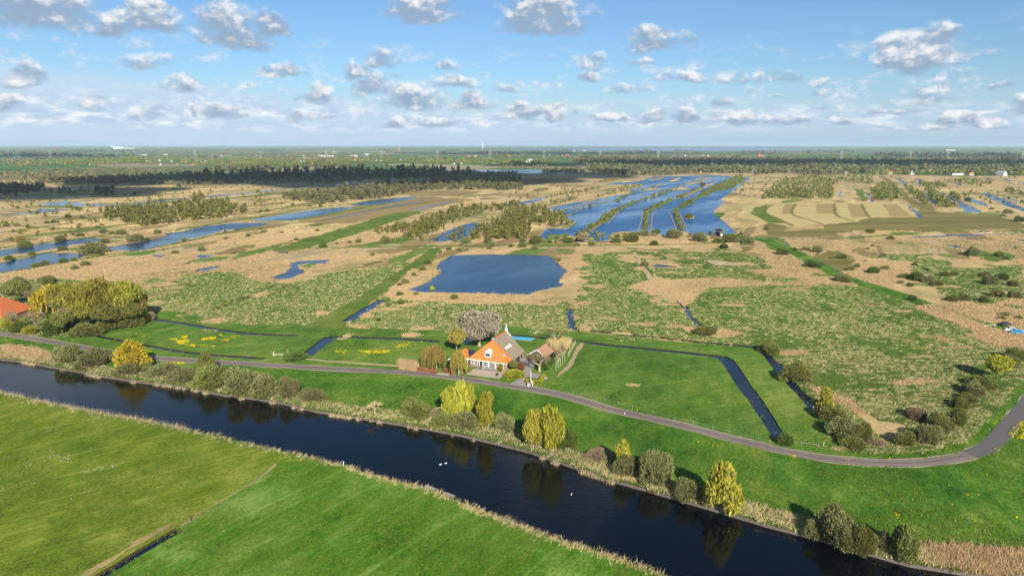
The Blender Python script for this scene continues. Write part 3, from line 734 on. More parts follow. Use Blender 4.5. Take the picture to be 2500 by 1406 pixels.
# ditches round the farm
DITCH = [
    ('E', '1490,482 1800,522 2150,582 2491,627', 2.8, 'straight blue ditch at the foot of the green dike, left'), ('F', '0,617 250,632 515,639', 2.4, 'end of the straight ditch by the grass track'),
    ('E', '940,642 1300,710 1700,785 2100,830 2490,857', 2.0, 'dark curved ditch beside the road on the left'), ('F', '0,857 190,863', 1.8, 'blunt end of the dark roadside ditch'),
    ('F', '585,838 830,652', 4.4, 'short wide blue ditch slanting to the road'), ('F', '812,650 1100,656 1500,671 1905,696', 2.6, 'dark straight ditch along the yellow flower meadow'),
    ('F', '990,503 1200,372 1335,290', 4.6, 'bright blue ditch beside the green farm track'),
    ('h', '690,530 760,490 830,440', 4.0, 'blue ditch hidden behind the birch at the farm'), ('h', '1040,408 1300,414 1700,454 2000,479 2300,508 2490,526', 2.0, 'dark ditch behind the farm garden'),
    ('G', '200,705 430,732 900,778 1300,820 1530,846', 2.8, 'dark blue ditch along the top of the big meadow'), ('0', '1757,870 1775,880 1793,905 1815.5,941 1843,975 1874,1023 1904,1072', [3.8, 4.6, 4.4, 4.2, 4.0, 3.6, 3.4], 'wide straight slate blue ditch down the big meadow'),
    ('G', '80,582 500,620 900,660 1300,705 1700,735 1890,760', 2.4, 'broken dark ditch between the dike and the tussock field'), ('0', '1848,847 1862,855 1878,871 1907,902 1927,931 1957,962 1985,996 2008,1020', [2.5, 3.6, 3.2, 4.4, 3.0, 2.6, 2.4, 1.6], 'dark overgrown ditch beside round willow bushes'),
    ('G', '40,370 50,480 85,592', 3.0, 'short blue ditch dropping to the dike behind the garden'), ('G', '1090,285 1180,370 1230,460 1320,545', 2.4, 'broken ditch with blue glints in the tussock field'),
    ('E', '2080,392 2300,310 2491,237', 1.4, 'hairline dark ditch in the pale rough field'), ('F', '0,267 140,205 285,144', 1.3, 'upper end of the hairline ditch'),
    ('I', '560,1440 720,1340 1000,1172 1285,1003', 2.1, 'straight dark ditch cut between the two near fields'),
]
for t, q, w, lab in DITCH:
    region('ditch', 'ditch', strip(ground(t, q), w, 0.25, len(REG), smooth=False if q.count(',') < 4 else True), -0.6 if t == 'I' else -0.28, -1, lab, cls='water')
region('canal', 'canal', NB + FB[::-1], -0.75, -1, 'wide dark canal crossing the foreground', cls='water')
# roads and yard
region('bend_verge', 'meadow_bank', strip([tuple(Vector(p) + (Vector((0, 0))) ) for p in road_w[14:]], 9.5, 1.2, 9), 0.01, -1, 'green verge along the road bend')
region('road_verge', 'road_edge', strip(road_w, 4.3, 0.8, 3), 0.02, -1, 'worn pale edges of the narrow road')
region('road', 'road', strip(road_w, 3.45, 0.16, 4), 0.05, -1, 'narrow grey country road curving past the farm')
region('road_crown', 'road_dark', strip(road_w[:22], 0.7, 0.35, 2), 0.054, -1, 'darker worn middle of the road')
region('new_asphalt', 'road_new', strip([Vector(road_w[21]).lerp(Vector(road_w[22]), 0.15).to_tuple()] + road_w[22:], 4.0), 0.054, -1, 'newer dark asphalt of the road beyond the bend')
region('driveway', 'paving', ground('h', '1325,1072 1440,1012 1480,945 1520,870 1400,800 1330,760 1420,720 1530,690 1640,700 1660,790 1640,862 1605,920 1575,970 1520,1022 1545,1070 1570,1110'), 0.03, 0.15, 'grey paved driveway of the farm')
region('parking_bay', 'paving', ground('h', '1605,925 1755,940 1700,995 1570,980'), 0.034, 0, 'small paved parking bay inside the green hedge')
region('terrace', 'gravel', ground('h', '750,945 1190,1002 1310,912 1230,890 860,868'), 0.03, 0.1, 'trapezoid gravel terrace in front of the farmhouse')
region('garden_path', 'brickpath', strip(ground('h', '700,945 840,848'), 0.8), 0.035, -1, 'narrow red brick path beside the terrace')
region('entry_patch', 'gravel', ground('l', '960,980 1330,1000 1365,1090 900,1040'), 0.03, 0.1, 'small gravel entry between the beech hedges')
region('shell_path', 'reed_pale', strip(ground('r', '1340,330 1270,420 1190,560 1120,700 1020,860 900,950 800,1060'), [1.2, 1.6, 1.4, 1.3, 1.8, 1.6, 0.8], 0.6, 8), 0.02, -1, 'strip of dry cut reed along the garden edge')
region('straw_line', 'reed', strip(ground('I', '1290,990 1390,920 1500,855 1650,765 1800,680 1900,610 1985,540'), 0.6, 0.5, 6), 0.02, -1, 'line of straw between the two near fields', cls='straw')
region('straw_bank', 'reed', strip(ground('I', '560,1368 800,1220 1000,1090 1100,1040 1250,958'), 1.1, 0.7, 7), 0.03, -1, 'straw coloured ditch bank in the near field', cls='straw')
region('straw_verge', 'reed_pale', strip(ground('F', '590,868 800,888 1100,910 1500,935'), 1.3, 0.6, 7), 0.02, -1, 'dry pale grass line along the roadside field')
region('meadow_trail', 'hayfield', strip(ground('F', '1930,1085 1850,1130 1720,1190 1690,1240 1560,1275 1470,1310'), 0.7, 0.2, 4), 0.02, -1, 'faint trodden trail through the river meadow')
# dry canal bank
region('canal_bank', 'rough', strip([tuple(Vector(p) + Vector((0.15, 1.0)).normalized() * 3.2) for p in FB], 5.2, 1.6, 5), 0.08, -1, 'rough straw and weed bank of the canal')
region('near_bank', 'rough', strip(dens_line([tuple(Vector(p) - Vector((0.25, 1.0)).normalized() * 0.55) for p in NB], False, 0.0001, 2), 1.0, 0.9, 6, smooth=False), 0.02, -1, 'dry grass fringe of the near canal bank')
for q in ('H:290,760 380,780 480,820 600,850 720,950 840,1020 1050,1060 1040,1110 960,1160 820,1130 720,1010 560,900 420,850', 'H:1500,370 1640,335 1800,370 1960,400 1960,440 1780,465 1620,420', 'H:1090,160 1250,130 1450,220 1650,300 1480,290 1250,230', 'H:1320,120 1500,110 1700,170 1960,260 1960,310 1750,280 1500,190',
          'G:600,170 760,112 880,95 1100,90 1330,88 1600,80 1900,105 2000,125 2490,130 2490,150 2000,142 1690,165 1400,162 1300,240 1240,322 1150,352 1080,292 990,250 850,222 700,195', 'G:1120,545 1310,575 1560,580 1760,620 1600,655 1350,640 1200,600', 'G:130,540 270,550 250,585 130,580', 'G:-60,85 240,95 200,135 -60,120', 'G:-60,180 60,200 120,240 -60,250', 'F:1500,900 1690,925 1680,985 1510,965', 'F:1630,-20 1900,5 1870,60 1700,130 1560,200 1700,215 2000,225 2490,235 2560,300 2000,300 1700,290 1400,270 1340,250 1480,130',
          'E:0,730 200,745 400,775 500,820 480,915 250,880 0,850', 'K:1790,1190 2000,1195 2200,1215 2459,1225 2459,1400 2100,1375 1800,1320'):
    t, s = q.split(':')
    region('reed_bed', 'reed', ground(t, s), 0.14 if t in 'HG' else 0.1, 0.7, {'H:290': 'reed bed between the dark ditch bushes and the tussocks', 'H:150': 'reed bed below the parked cars', 'H:109': 'reed bed left of the dike path end', 'H:132': 'reed bed right of the dike path end', 'G:600': 'long tongue of pale reed across the tussock field', 'G:112': 'reed patch around a willow at the dike', 'G:130': 'small reed patch by the short garden ditch', 'G:-60,85': 'reed lip right of the square pond', 'G:-60,18': 'reed corner of the square pond'}.get(q[:8] if q.startswith('G:-60') else q[:5], 'tan reed bed along the water'), cls='reed_near', skirt='reed', group='tan reed beds')


def build_terrain():
    lab_i = {r['label']: i for i, r in enumerate(REG) if r['label']}
    for i, r in enumerate(REG):
        r['own'] = lab_i[r['alias']] if r.get('alias') else i
    V, Ed = [], []
    for r in REG:
        b = len(V)
        n = len(r['poly'])
        V.extend([Vector((float(x), float(y))) for x, y in r['poly']])
        Ed.extend([(b + i, b + (i + 1) % n) for i in range(n)])
    vo, eo, fo, _, _, _ = delaunay_2d_cdt(V, Ed, [], 0, 0.01)
    VX = np.array([(v.x, v.y) for v in vo])
    T = np.array([list(f) for f in fo])
    cen = VX[T].mean(axis=1)
    own = np.full(len(T), -1)
    for i, r in enumerate(REG):
        P = r['poly']
        lo, hi = P.min(0), P.max(0)
        idx = np.where((cen[:, 0] >= lo[0]) & (cen[:, 0] <= hi[0]) & (cen[:, 1] >= lo[1]) & (cen[:, 1] <= hi[1]))[0]
        c = cen[idx]
        ins = np.zeros(len(idx), bool)
        Q = np.roll(P, -1, 0)
        for (x1, y1), (x2, y2) in zip(P, Q):
            if y1 == y2:
                continue
            cr = ((y1 > c[:, 1]) != (y2 > c[:, 1])) & (c[:, 0] < (x2 - x1) * (c[:, 1] - y1) / (y2 - y1) + x1)
            ins ^= cr
        own[idx[ins]] = r['own']
    # edges between levels
    edge = {}
    for t, (a, b, c) in enumerate(T):
        for u, v in ((a, b), (b, c), (c, a)):
            edge.setdefault((min(u, v), max(u, v)), []).append(t)
    sk = {i: [] for i in range(len(REG))}
    for (u, v), ts in edge.items():
        if len(ts) == 2:
            o1, o2 = own[ts[0]], own[ts[1]]
            if o1 < 0 or o2 < 0 or o1 == o2:
                continue
            z1, z2 = REG[o1]['z'], REG[o2]['z']
            if abs(z1 - z2) > 1e-6:
                hi = o1 if z1 > z2 else o2
                sk[hi].append((u, v, max(z1, z2), min(z1, z2), T[ts[0] if hi == o1 else ts[1]]))
    for i, r in enumerate(REG):
        tr = T[own == i]
        if len(tr) == 0:
            continue
        r['tris'] = VX[tr]
        used, inv = np.unique(tr.ravel(), return_inverse=True)
        verts = [(VX[k][0], VX[k][1], r['z']) for k in used]
        faces = [tuple(q) for q in inv.reshape(-1, 3)]
        nf = len(faces)
        for (u, v, zh, zl, tri) in sk[i]:
            b = len(verts)
            L = list(tri)
            if (L.index(u) + 1) % 3 != L.index(v):
                u, v = v, u
            verts += [(*VX[u], zh), (*VX[v], zh), (*VX[v], zl), (*VX[u], zl)]
            faces.append((b, b + 3, b + 2, b + 1))
        me = bpy.data.meshes.new(r['name'])
        me.from_pydata(verts, [], faces)
        me.materials.append(MAT[r['mat']])
        me.materials.append(MAT[r['skirt']])
        if len(faces) > nf:
            mi = np.zeros(len(faces), np.int32)
            mi[nf:] = 1
            me.polygons.foreach_set('material_index', mi)
        ob = bpy.data.objects.new(r['name'], me)
        COL.objects.link(ob)
        ob['kind'] = r['kind']
        if r['label']:
            ob['label'] = r['label']
        if r['group']:
            ob['group'] = r['group']


build_terrain()

# ------------------------------------------------------------------ land cover lookup for scattering
def PX(X, Y, Z=0.0):
    Z = np.asarray(Z) - CAM_H
    dep = Y * math.cos(PITCH) - Z * math.sin(PITCH)
    up = Y * math.sin(PITCH) + Z * math.cos(PITCH)
    return 1250 + FPX * X / dep, 703 - FPX * up / dep


GX0, GY0, GST = -60.0, 354.0, 2.0
GW, GH = 1310, 530
COVER = np.zeros((GH, GW), np.int32)
for i, r in enumerate(REG):
    if i == 0:
        continue
    px, py = PX(r['poly'][:, 0], np.maximum(r['poly'][:, 1], 5.0))
    cx, cy = (px - GX0) / GST, (py - GY0) / GST
    nx_, ny_ = np.roll(cx, -1), np.roll(cy, -1)
    for row in range(max(0, int(cy.min())), min(GH - 1, int(cy.max()) + 1) + 1):
        yy = row + 0.5
        k = (cy > yy) != (ny_ > yy)
        if not k.any():
            continue
        xs = np.sort((nx_[k] - cx[k]) * (yy - cy[k]) / (ny_[k] - cy[k]) + cx[k])
        for a, b in zip(xs[0::2], xs[1::2]):
            a, b = max(0, int(a + 0.5)), min(GW, int(b + 0.5))
            if b > a:
                COVER[row, a:b] = r['own']
CLS = [r['cls'] for r in REG]


def Gn(x, y, z=0.0):
    dx, dy = (x - 1250) / FPX, -(y - 703) / FPX
    dz = np.minimum(-math.sin(PITCH) + dy * math.cos(PITCH), -0.0022)
    t = (z - CAM_H) / dz
    return dx * t, (math.cos(PITCH) + dy * math.sin(PITCH)) * t


def scatter(classes, n, ymin, ymax, weight=None):
    """n ground points on the given land cover; returns X, Y, Z"""
    idx = np.array([i for i, c in enumerate(CLS) if c in classes])
    ok = np.isin(COVER, idx)
    r0, r1 = int((ymin - GY0) / GST), min(GH, int((ymax - GY0) / GST))
    ok[:r0] = False
    ok[r1:] = False
    rr, cc = np.nonzero(ok)
    if len(rr) == 0:
        return (np.zeros(0),) * 3
    if weight is not None:
        w = weight(GX0 + cc * GST, GY0 + rr * GST)
        k = rng.choice(len(rr), n, p=w / w.sum())
    else:
        k = rng.integers(0, len(rr), n)
    zz = np.array([r['z'] for r in REG])[COVER[rr[k], cc[k]]]
    x = GX0 + (cc[k] + rng.random(n)) * GST
    y = GY0 + (rr[k] + rng.random(n)) * GST
    X, Y = Gn(x, y)
    return X + rng.normal(size=n) * 0.5, Y + rng.normal(size=n) * 0.5, zz


# ------------------------------------------------------------------ mesh helpers
def mk_mesh(name, V, F, mats):
    V = np.asarray(V, np.float32)
    F = np.asarray(F, np.int32)
    k = F.shape[1]
    me = bpy.data.meshes.new(name)
    me.vertices.add(len(V))
    me.vertices.foreach_set('co', V.ravel())
    me.loops.add(F.size)
    me.loops.foreach_set('vertex_index', F.ravel())
    me.polygons.add(len(F))
    me.polygons.foreach_set('loop_start', np.arange(0, F.size, k, dtype=np.int32))
    me.polygons.foreach_set('loop_total', np.full(len(F), k, np.int32))
    me.update(calc_edges=True)
    for m_ in (mats if isinstance(mats, (list, tuple)) else [mats]):
        me.materials.append(m_)
    return me


def link(name, me, parent=None, loc=None, rotz=0.0, scale=None):
    ob = bpy.data.objects.new(name, me)
    COL.objects.link(ob)
    if loc is not None:
        ob.location = loc
    ob.rotation_euler = (0, 0, rotz)
    if scale is not None:
        ob.scale = scale
    if parent is not None:
        ob.parent = parent
    return ob


def tag(o, label, cat, group=None, kind=None):
    if label:
        o['label'] = label
    if cat:
        o['category'] = cat
    if group:
        o['group'] = group
    if kind:
        o['kind'] = kind
    return o


def thing(name, label, cat, loc, rotz=0.0, group=None):
    o = bpy.data.objects.new(name, None)
    o.empty_display_size = 0.5
    COL.objects.link(o)
    o.location = loc
    o.rotation_euler = (0, 0, rotz)
    return tag(o, label, cat, group)


class MB:
    def __init__(s):
        s.v, s.f = [], []

    def box(s, c, d, rz=0.0, taper=1.0):
        x, y, z = c
        a, b, h = d[0] / 2, d[1] / 2, d[2] / 2
        n = len(s.v)
        cs, sn = math.cos(rz), math.sin(rz)
        for dz, k in ((-h, 1.0), (h, taper)):
            for px, py in ((-a, -b), (a, -b), (a, b), (-a, b)):
                px, py = px * k, py * k
                s.v.append((x + px * cs - py * sn, y + px * sn + py * cs, z + dz))
        s.f += [tuple(n + i for i in q) for q in ((3, 2, 1, 0), (4, 5, 6, 7), (0, 1, 5, 4), (1, 2, 6, 5), (2, 3, 7, 6), (3, 0, 4, 7))]
        return s

    def poly(s, pts_):
        n = len(s.v)
        s.v += [tuple(p) for p in pts_]
        s.f.append(tuple(range(n, n + len(pts_))))
        return s

    def slab(s, pts_, th):
        """a flat panel given by its outline, thickened downwards along its normal"""
        P = [Vector(p) for p in pts_]
        nrm = (P[1] - P[0]).cross(P[2] - P[0]).normalized()
        n, k = len(s.v), len(P)
        s.v += [tuple(p) for p in P] + [tuple(p - nrm * th) for p in P]
        s.f.append(tuple(range(n, n + k)))
        s.f.append(tuple(range(n + 2 * k - 1, n + k - 1, -1)))
        for i in range(k):
            j = (i + 1) % k
            s.f.append((n + i, n + k + i, n + k + j, n + j))
        return s

    def tube(s, p, q, r0, r1=None, k=6):
        r1 = r0 if r1 is None else r1
        p, q = Vector(p), Vector(q)
        d = (q - p).normalized()
        a = d.orthogonal().normalized()
        b = d.cross(a)
        n = len(s.v)
        for c, r in ((p, r0), (q, r1)):
            for i in range(k):
                t = 2 * math.pi * i / k
                s.v.append(tuple(c + (a * math.cos(t) + b * math.sin(t)) * r))
        for i in range(k):
            j = (i + 1) % k
            s.f.append((n + i, n + j, n + k + j, n + k + i))
        s.f.append(tuple(range(n + k, n + 2 * k)))
        return s

    def mesh(s, name, mats):
        me = bpy.data.meshes.new(name)
        me.from_pydata(s.v, [], s.f)
        for m_ in (mats if isinstance(mats, (list, tuple)) else [mats]):
            me.materials.append(m_)
        return me

    def part(s, name, mat, parent=None, **kw):
        return link(name, s.mesh(name, mat), parent, **kw)


def unit(n, g):
    v = g.normal(size=(n, 3))
    return v / np.linalg.norm(v, axis=1)[:, None]


def leaf_quads(C, size, g, aspect=0.7, flat=0.0, grow=None):
    n = len(C)
    a = unit(n, g)
    if grow is not None:
        a = grow + 0.75 * a
        a /= np.linalg.norm(a, axis=1)[:, None]
    b = np.cross(a, unit(n, g))
    b /= np.linalg.norm(b, axis=1)[:, None] + 1e-9
    if flat:
        a[:, 2] *= (1 - flat)
    s = (size * (0.6 + 0.8 * g.random(n)))[:, None]
    V = np.stack([C - a * s - b * s * aspect * .6, C + a * s * .2 - b * s * aspect, C + a * s + b * s * aspect * .5, C - a * s * .3 + b * s * aspect], 1)
    return V.reshape(-1, 3), np.arange(4 * n).reshape(n, 4)


# ------------------------------------------------------------------ plant materials
LM = {
    'willow': leaf_mat('willow_leaf', (0.127, 0.138, 0.044), (0.356, 0.345, 0.138), 0.38),
    'olive': leaf_mat('olive_leaf', (0.102, 0.120, 0.026), (0.306, 0.306, 0.084), 0.38),
    'green': leaf_mat('green_leaf', (0.045, 0.085, 0.014), (0.165, 0.210, 0.042)),
    'golden': leaf_mat('golden_leaf', (0.260, 0.205, 0.014), (0.580, 0.450, 0.040)),
    'lime': leaf_mat('lime_leaf', (0.225, 0.237, 0.022), (0.562, 0.537, 0.069), 0.38),
    'yellow': leaf_mat('yellow_leaf', (0.235, 0.215, 0.026), (0.560, 0.510, 0.080), 0.38),
    'grove': leaf_mat('grove_leaf', (0.130, 0.125, 0.020), (0.400, 0.360, 0.060), 0.35),
    'birch': leaf_mat('birch_leaf', (0.196, 0.149, 0.034), (0.460, 0.345, 0.081), 0.38),
    'grey': leaf_mat('grey_bud', (0.200, 0.165, 0.105), (0.470, 0.415, 0.290)),
    'brown': leaf_mat('brown_twig', (0.190, 0.135, 0.080), (0.400, 0.300, 0.180)),
    'copper': leaf_mat('copper_leaf', (0.200, 0.085, 0.032), (0.440, 0.210, 0.090)),
    'hedge': leaf_mat('hedge_leaf', (0.120, 0.140, 0.012), (0.380, 0.350, 0.030)),
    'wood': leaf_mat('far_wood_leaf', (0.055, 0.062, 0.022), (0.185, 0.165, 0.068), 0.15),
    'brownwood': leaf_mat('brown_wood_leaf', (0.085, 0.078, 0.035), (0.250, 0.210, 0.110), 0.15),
    'copse': leaf_mat('copse_leaf', (0.080, 0.100, 0.018), (0.260, 0.245, 0.058), 0.2),
    'reed': leaf_mat('reed_blade', (0.47, 0.340, 0.155), (0.80, 0.610, 0.32), 0.35),
    'straw': leaf_mat('straw_blade', (0.48, 0.38, 0.16), (0.84, 0.71, 0.37), 0.35),
    'bankreed': leaf_mat('bank_reed_blade', (0.36, 0.27, 0.15), (0.72, 0.56, 0.36), 0.35),
    'tuft': leaf_mat('tuft_blade', (0.060, 0.130, 0.012), (0.200, 0.270, 0.040), 0.3),
    'sedge': leaf_mat('sedge_blade', (0.050, 0.110, 0.018), (0.190, 0.260, 0.055), 0.3),
    'flower': leaf_mat('yellow_flower', (0.55, 0.44, 0.005), (0.90, 0.74, 0.01), 0.2),
}
BARK = simple_mat('bark', (0.16, 0.125, 0.085), 0.9, 0.25, 1.5)
BARK_PALE = simple_mat('pale_bark', (0.42, 0.32, 0.20), 0.9, 0.2, 1.5)
BARK_WHITE = simple_mat('birch_bark', (0.72, 0.68, 0.60), 0.8, 0.15, 1.5)


# ------------------------------------------------------------------ plants: unit prototypes (half width 1, height 1)
def blob_leaves(blobs, n, g, size, zmin=0.0, droop=0.0, grow=0.0):
    B = np.array(blobs)
    w = (B[:, 3] * B[:, 4]) ** 1.0
    k = g.choice(len(B), n * 2, p=w / w.sum())
    d = unit(n * 2, g)
    r = 0.72 + 0.33 * g.random(n * 2) ** 0.7
    P = B[k, :3] + d * np.stack([B[k, 3], B[k, 3], B[k, 4]], 1) * r[:, None]
    P += g.normal(size=P.shape) * size * 0.5
    if droop:
        P[:, 2] -= droop * g.random(len(P)) ** 2
    inside = np.zeros(len(P), bool)
    for b in B:
        q = (P - b[:3]) / np.array([b[3], b[3], b[4]])
        inside |= (np.sum(q * q, 1) < 0.36)
    P = P[(~inside) & (P[:, 2] > zmin)][:n]
    if grow:
        d = P * np.array([1.0, 1.0, 0.8]) + np.array([0, 0, 0.25])
        d /= np.linalg.norm(d, axis=1)[:, None]
        return leaf_quads(P, size * 1.45, g, 0.42, grow=d * grow)
    return leaf_quads(P, size, g)


def proto_bush(seed, n=4300, size=0.040):
    g = np.random.default_rng(seed)
    bl = [(0, 0, 0.42, 0.62, 0.50)]
    for i in range(11):
        t = g.random() * 6.28
        rr = 0.25 + 0.48 * g.random()
        s = 0.20 + 0.24 * g.random()
        bl.append((rr * math.cos(t), rr * math.sin(t), 0.18 + 0.60 * g.random() * (1.15 - rr), s, s * 1.15))
    return blob_leaves(bl, n, g, size, 0.01, grow=1.2)


def proto_column(seed, n=2600, size=0.07):
    """several upright rounded heads close together, widest at mid height"""
    g = np.random.default_rng(seed)
    bl = []
    for i in range(5):
        t = i * 1.256 + g.random() * 0.8
        rr = 0.22 + 0.24 * g.random()
        top = 0.99 - 0.28 * g.random() * (rr / 0.46)
        for j in range(6):
            z = 0.20 + (top - 0.30) * j / 5.0
            s = (0.30, 0.42, 0.46, 0.42, 0.34, 0.20)[j] * (0.8 + 0.35 * g.random())
            bl.append((rr * math.cos(t) * (1.15 - 0.05 * j) + g.normal() * 0.10, rr * math.sin(t) * (1.15 - 0.05 * j) + g.normal() * 0.10, z, s, 0.10 + 0.05 * g.random()))
    return blob_leaves(bl, n, g, size, 0.05, grow=0.6)


def proto_round(seed, n=4200, size=0.042, base=0.28):
    g = np.random.default_rng(seed)
    bl = []
    for i in range(16):
        d = unit(1, g)[0]
        c = d * 0.52 * g.random() ** 0.4
        s = 0.30 + 0.16 * g.random()
        bl.append((c[0], c[1], base + (1 - base) * (0.5 + c[2] * 0.62), s, s * (1 - base) * 0.48))
    return blob_leaves(bl, n, g, size, 0.12, grow=0.5)


def proto_oval(seed, n=3000, size=0.046):
    return proto_round(seed, n, size, 0.06)


def proto_cone(seed, n=3000, size=0.055):
    g = np.random.default_rng(seed)
    bl = []
    for i in range(22):
        z = 0.15 + 0.76 * g.random()
        R = 0.95 * (1.02 - z) ** 0.62 * 0.8
        t = g.random() * 6.28
        rr = R * g.random() ** 0.5
        s = 0.17 + 0.22 * (1 - z)
        bl.append((rr * math.cos(t), rr * math.sin(t), z, s, s * 0.42))
    return blob_leaves(bl, n, g, size, 0.05, grow=0.6)


def proto_weep(seed, n=2800, size=0.05):
    """drooping strands hanging from a rounded head"""
    g = np.random.default_rng(seed)
    m_ = n // 16
    t = g.random(m_) * 6.28
    r = g.random(m_) ** 0.55 * 0.92
    ztop = 0.97 - 0.42 * r ** 2.2 + g.normal(size=m_) * 0.03
    L = (0.25 + 0.4 * g.random(m_)) * (0.35 + 0.65 * r)
    u = np.linspace(0, 1, 16)
    X = (r * np.cos(t))[:, None] * (1 + 0.08 * u) + g.normal(size=(m_, 16)) * 0.025
    Y = (r * np.sin(t))[:, None] * (1 + 0.08 * u) + g.normal(size=(m_, 16)) * 0.025
    Z = ztop[:, None] - L[:, None] * u
    P = np.stack([X, Y, Z], -1).reshape(-1, 3)
    P = P[P[:, 2] > 0.10]
    return leaf_quads(P, size, g, 0.55)


def proto_trunk(seed, h=0.75, r=0.035, limbs=7, spread=0.6, lean=0.0):
    g = random.Random(seed)
    b = MB()
    p = Vector((0, 0, -0.01))
    n = 5
    for i in range(n):
        q = Vector((g.uniform(-1, 1) * 0.02 + lean * (i + 1) / n, g.uniform(-1, 1) * 0.02, h * (i + 1) / n))
        b.tube(p, q, r * (1 - 0.16 * i), r * (1 - 0.16 * (i + 1)), 7)
        p = q
    for i in range(limbs):
        z = h * g.uniform(0.35, 0.9)
        t = g.uniform(0, 6.28)
        L = spread * g.uniform(0.6, 1.0)
        a = Vector((lean * z / h, 0, z))
        m1 = a + Vector((math.cos(t) * L * 0.55, math.sin(t) * L * 0.55, 0.10))
        m2 = a + Vector((math.cos(t) * L, math.sin(t) * L, 0.26))
        b.tube(a, m1, r * 0.5, r * 0.33, 5)
        b.tube(m1, m2, r * 0.33, r * 0.1, 5)
    return b


def proto_stems(seed, n=16, r=0.014):
    g = random.Random(seed)
    b = MB()
    for i in range(n):
        t = g.uniform(0, 6.28)
        a = g.uniform(0.02, 0.12)
        R = g.uniform(0.15, 0.75)
        p = Vector((math.cos(t) * a, math.sin(t) * a, -0.01))
        q = Vector((math.cos(t) * R * 0.6, math.sin(t) * R * 0.6, 0.42))
        e = Vector((math.cos(t) * R, math.sin(t) * R, g.uniform(0.65, 0.9) * (1.05 - 0.3 * R)))
        b.tube(p, q, r, r * 0.7, 4)
        b.tube(q, e, r * 0.7, r * 0.2, 4)
    return b


def proto_bare(seed, depth=5, r=0.045, h0=0.25, ang=0.6, ratio=0.72, kids=3, upk=0.25, hscale=1.0):
    """a leafless tree: trunk and limbs in one list, fine twigs in another"""
    g = random.Random(seed)
    big, fine = MB(), MB()
    tips = []

    def grow(p, d, L, rr, lv):
        q = p + d * L
        (big if lv <= 2 else fine).tube(p, q, rr, rr * 0.68, 6 if lv < 2 else 4 if lv < 3 else 3)
        if lv >= 3:
            tips.append((p + q) / 2)
        if lv >= depth:
            tips.append(q)
            return
        for i in range(kids if lv > 0 else kids + 1):
            ax = Vector((g.uniform(-1, 1), g.uniform(-1, 1), g.uniform(-0.4, 0.4))).normalized()
            nd = (Matrix.Rotation(g.uniform(0.45, 1.15) * ang, 3, ax) @ d)
            nd = (nd + Vector((0, 0, upk)) + Vector((q.x, q.y, 0)) * 0.25).normalized()
            grow(q, nd, L * ratio * g.uniform(0.8, 1.15), rr * 0.66, lv + 1)
    grow(Vector((0, 0, -0.01)), Vector((0, 0, 1)), h0, r * 0.45, 0)
    zmax = max(t.z for t in tips)
    rmax = sorted(max(abs(t.x), abs(t.y)) for t in tips)[int(len(tips) * 0.97)]
    for b in (big, fine):
        b.v = [(x / rmax, y / rmax, z / zmax) for x, y, z in b.v]
    tips = np.array([(t.x / rmax, t.y / rmax, t.z / zmax) for t in tips])
    return big, fine, tips


PROTO = {}


def proto(key, build):
    if key not in PROTO:
        PROTO[key] = build()
    return PROTO[key]


def crown_mesh(shape, leaf, var):
    def b():
        fn = {'bush': proto_bush, 'column': proto_column, 'round': proto_round, 'cone': proto_cone, 'oval': proto_oval, 'weep': proto_weep}[shape]
        V, F = fn(100 + var * 7 + len(shape))
        V = V / np.array([*(np.percentile(np.hypot(V[:, 0], V[:, 1]), 97),) * 2, np.percentile(V[:, 2], 99.3)])
        return mk_mesh('crown', V, F, LM[leaf])
    return proto(('c', shape, leaf, var), b)


def trunk_mesh(shape, bark, var):
    def b():
        if shape == 'bush':
            return proto_stems(var).mesh('stems', bark)
        if shape in ('column', 'oval'):
            bb = MB()
            g = random.Random(var)
            for i in range(6):
                t = g.uniform(0, 6.28)
                R = g.uniform(0.1, 0.55)
                bb.tube((math.cos(t) * R * .6, math.sin(t) * R * .6, -0.01), (math.cos(t) * R, math.sin(t) * R, 0.8), 0.035, 0.008, 5)
            return bb.mesh('trunk', bark)
        if shape == 'weep':
            return proto_trunk(var, 0.9, 0.034, 8, 0.5).mesh('trunk', bark)
        return proto_trunk(var, 0.8, 0.036, 8, 0.55).mesh('trunk', bark)
    return proto(('t', shape, bark.name, var), b)


def size_at(x, base, top, w):
    """ground place, half width and height of a plant seen with its foot at x, base"""
    X, Y = G(x, base)
    dep = Y * math.cos(PITCH) + CAM_H * math.sin(PITCH)
    k = dep / FPX
    wm = w * k
    ang = math.atan2(CAM_H, Y)
    hm = max(((base - top) * k - 0.55 * wm / 2 * math.sin(ang)) / math.cos(ang), 0.3 * wm)
    return X, Y, wm / 2, hm


NAMES = {'bush': 'willow_shrub', 'column': 'poplar_tree', 'round': 'broadleaf_tree', 'oval': 'poplar_tree', 'cone': 'young_tree', 'weep': 'weeping_birch'}


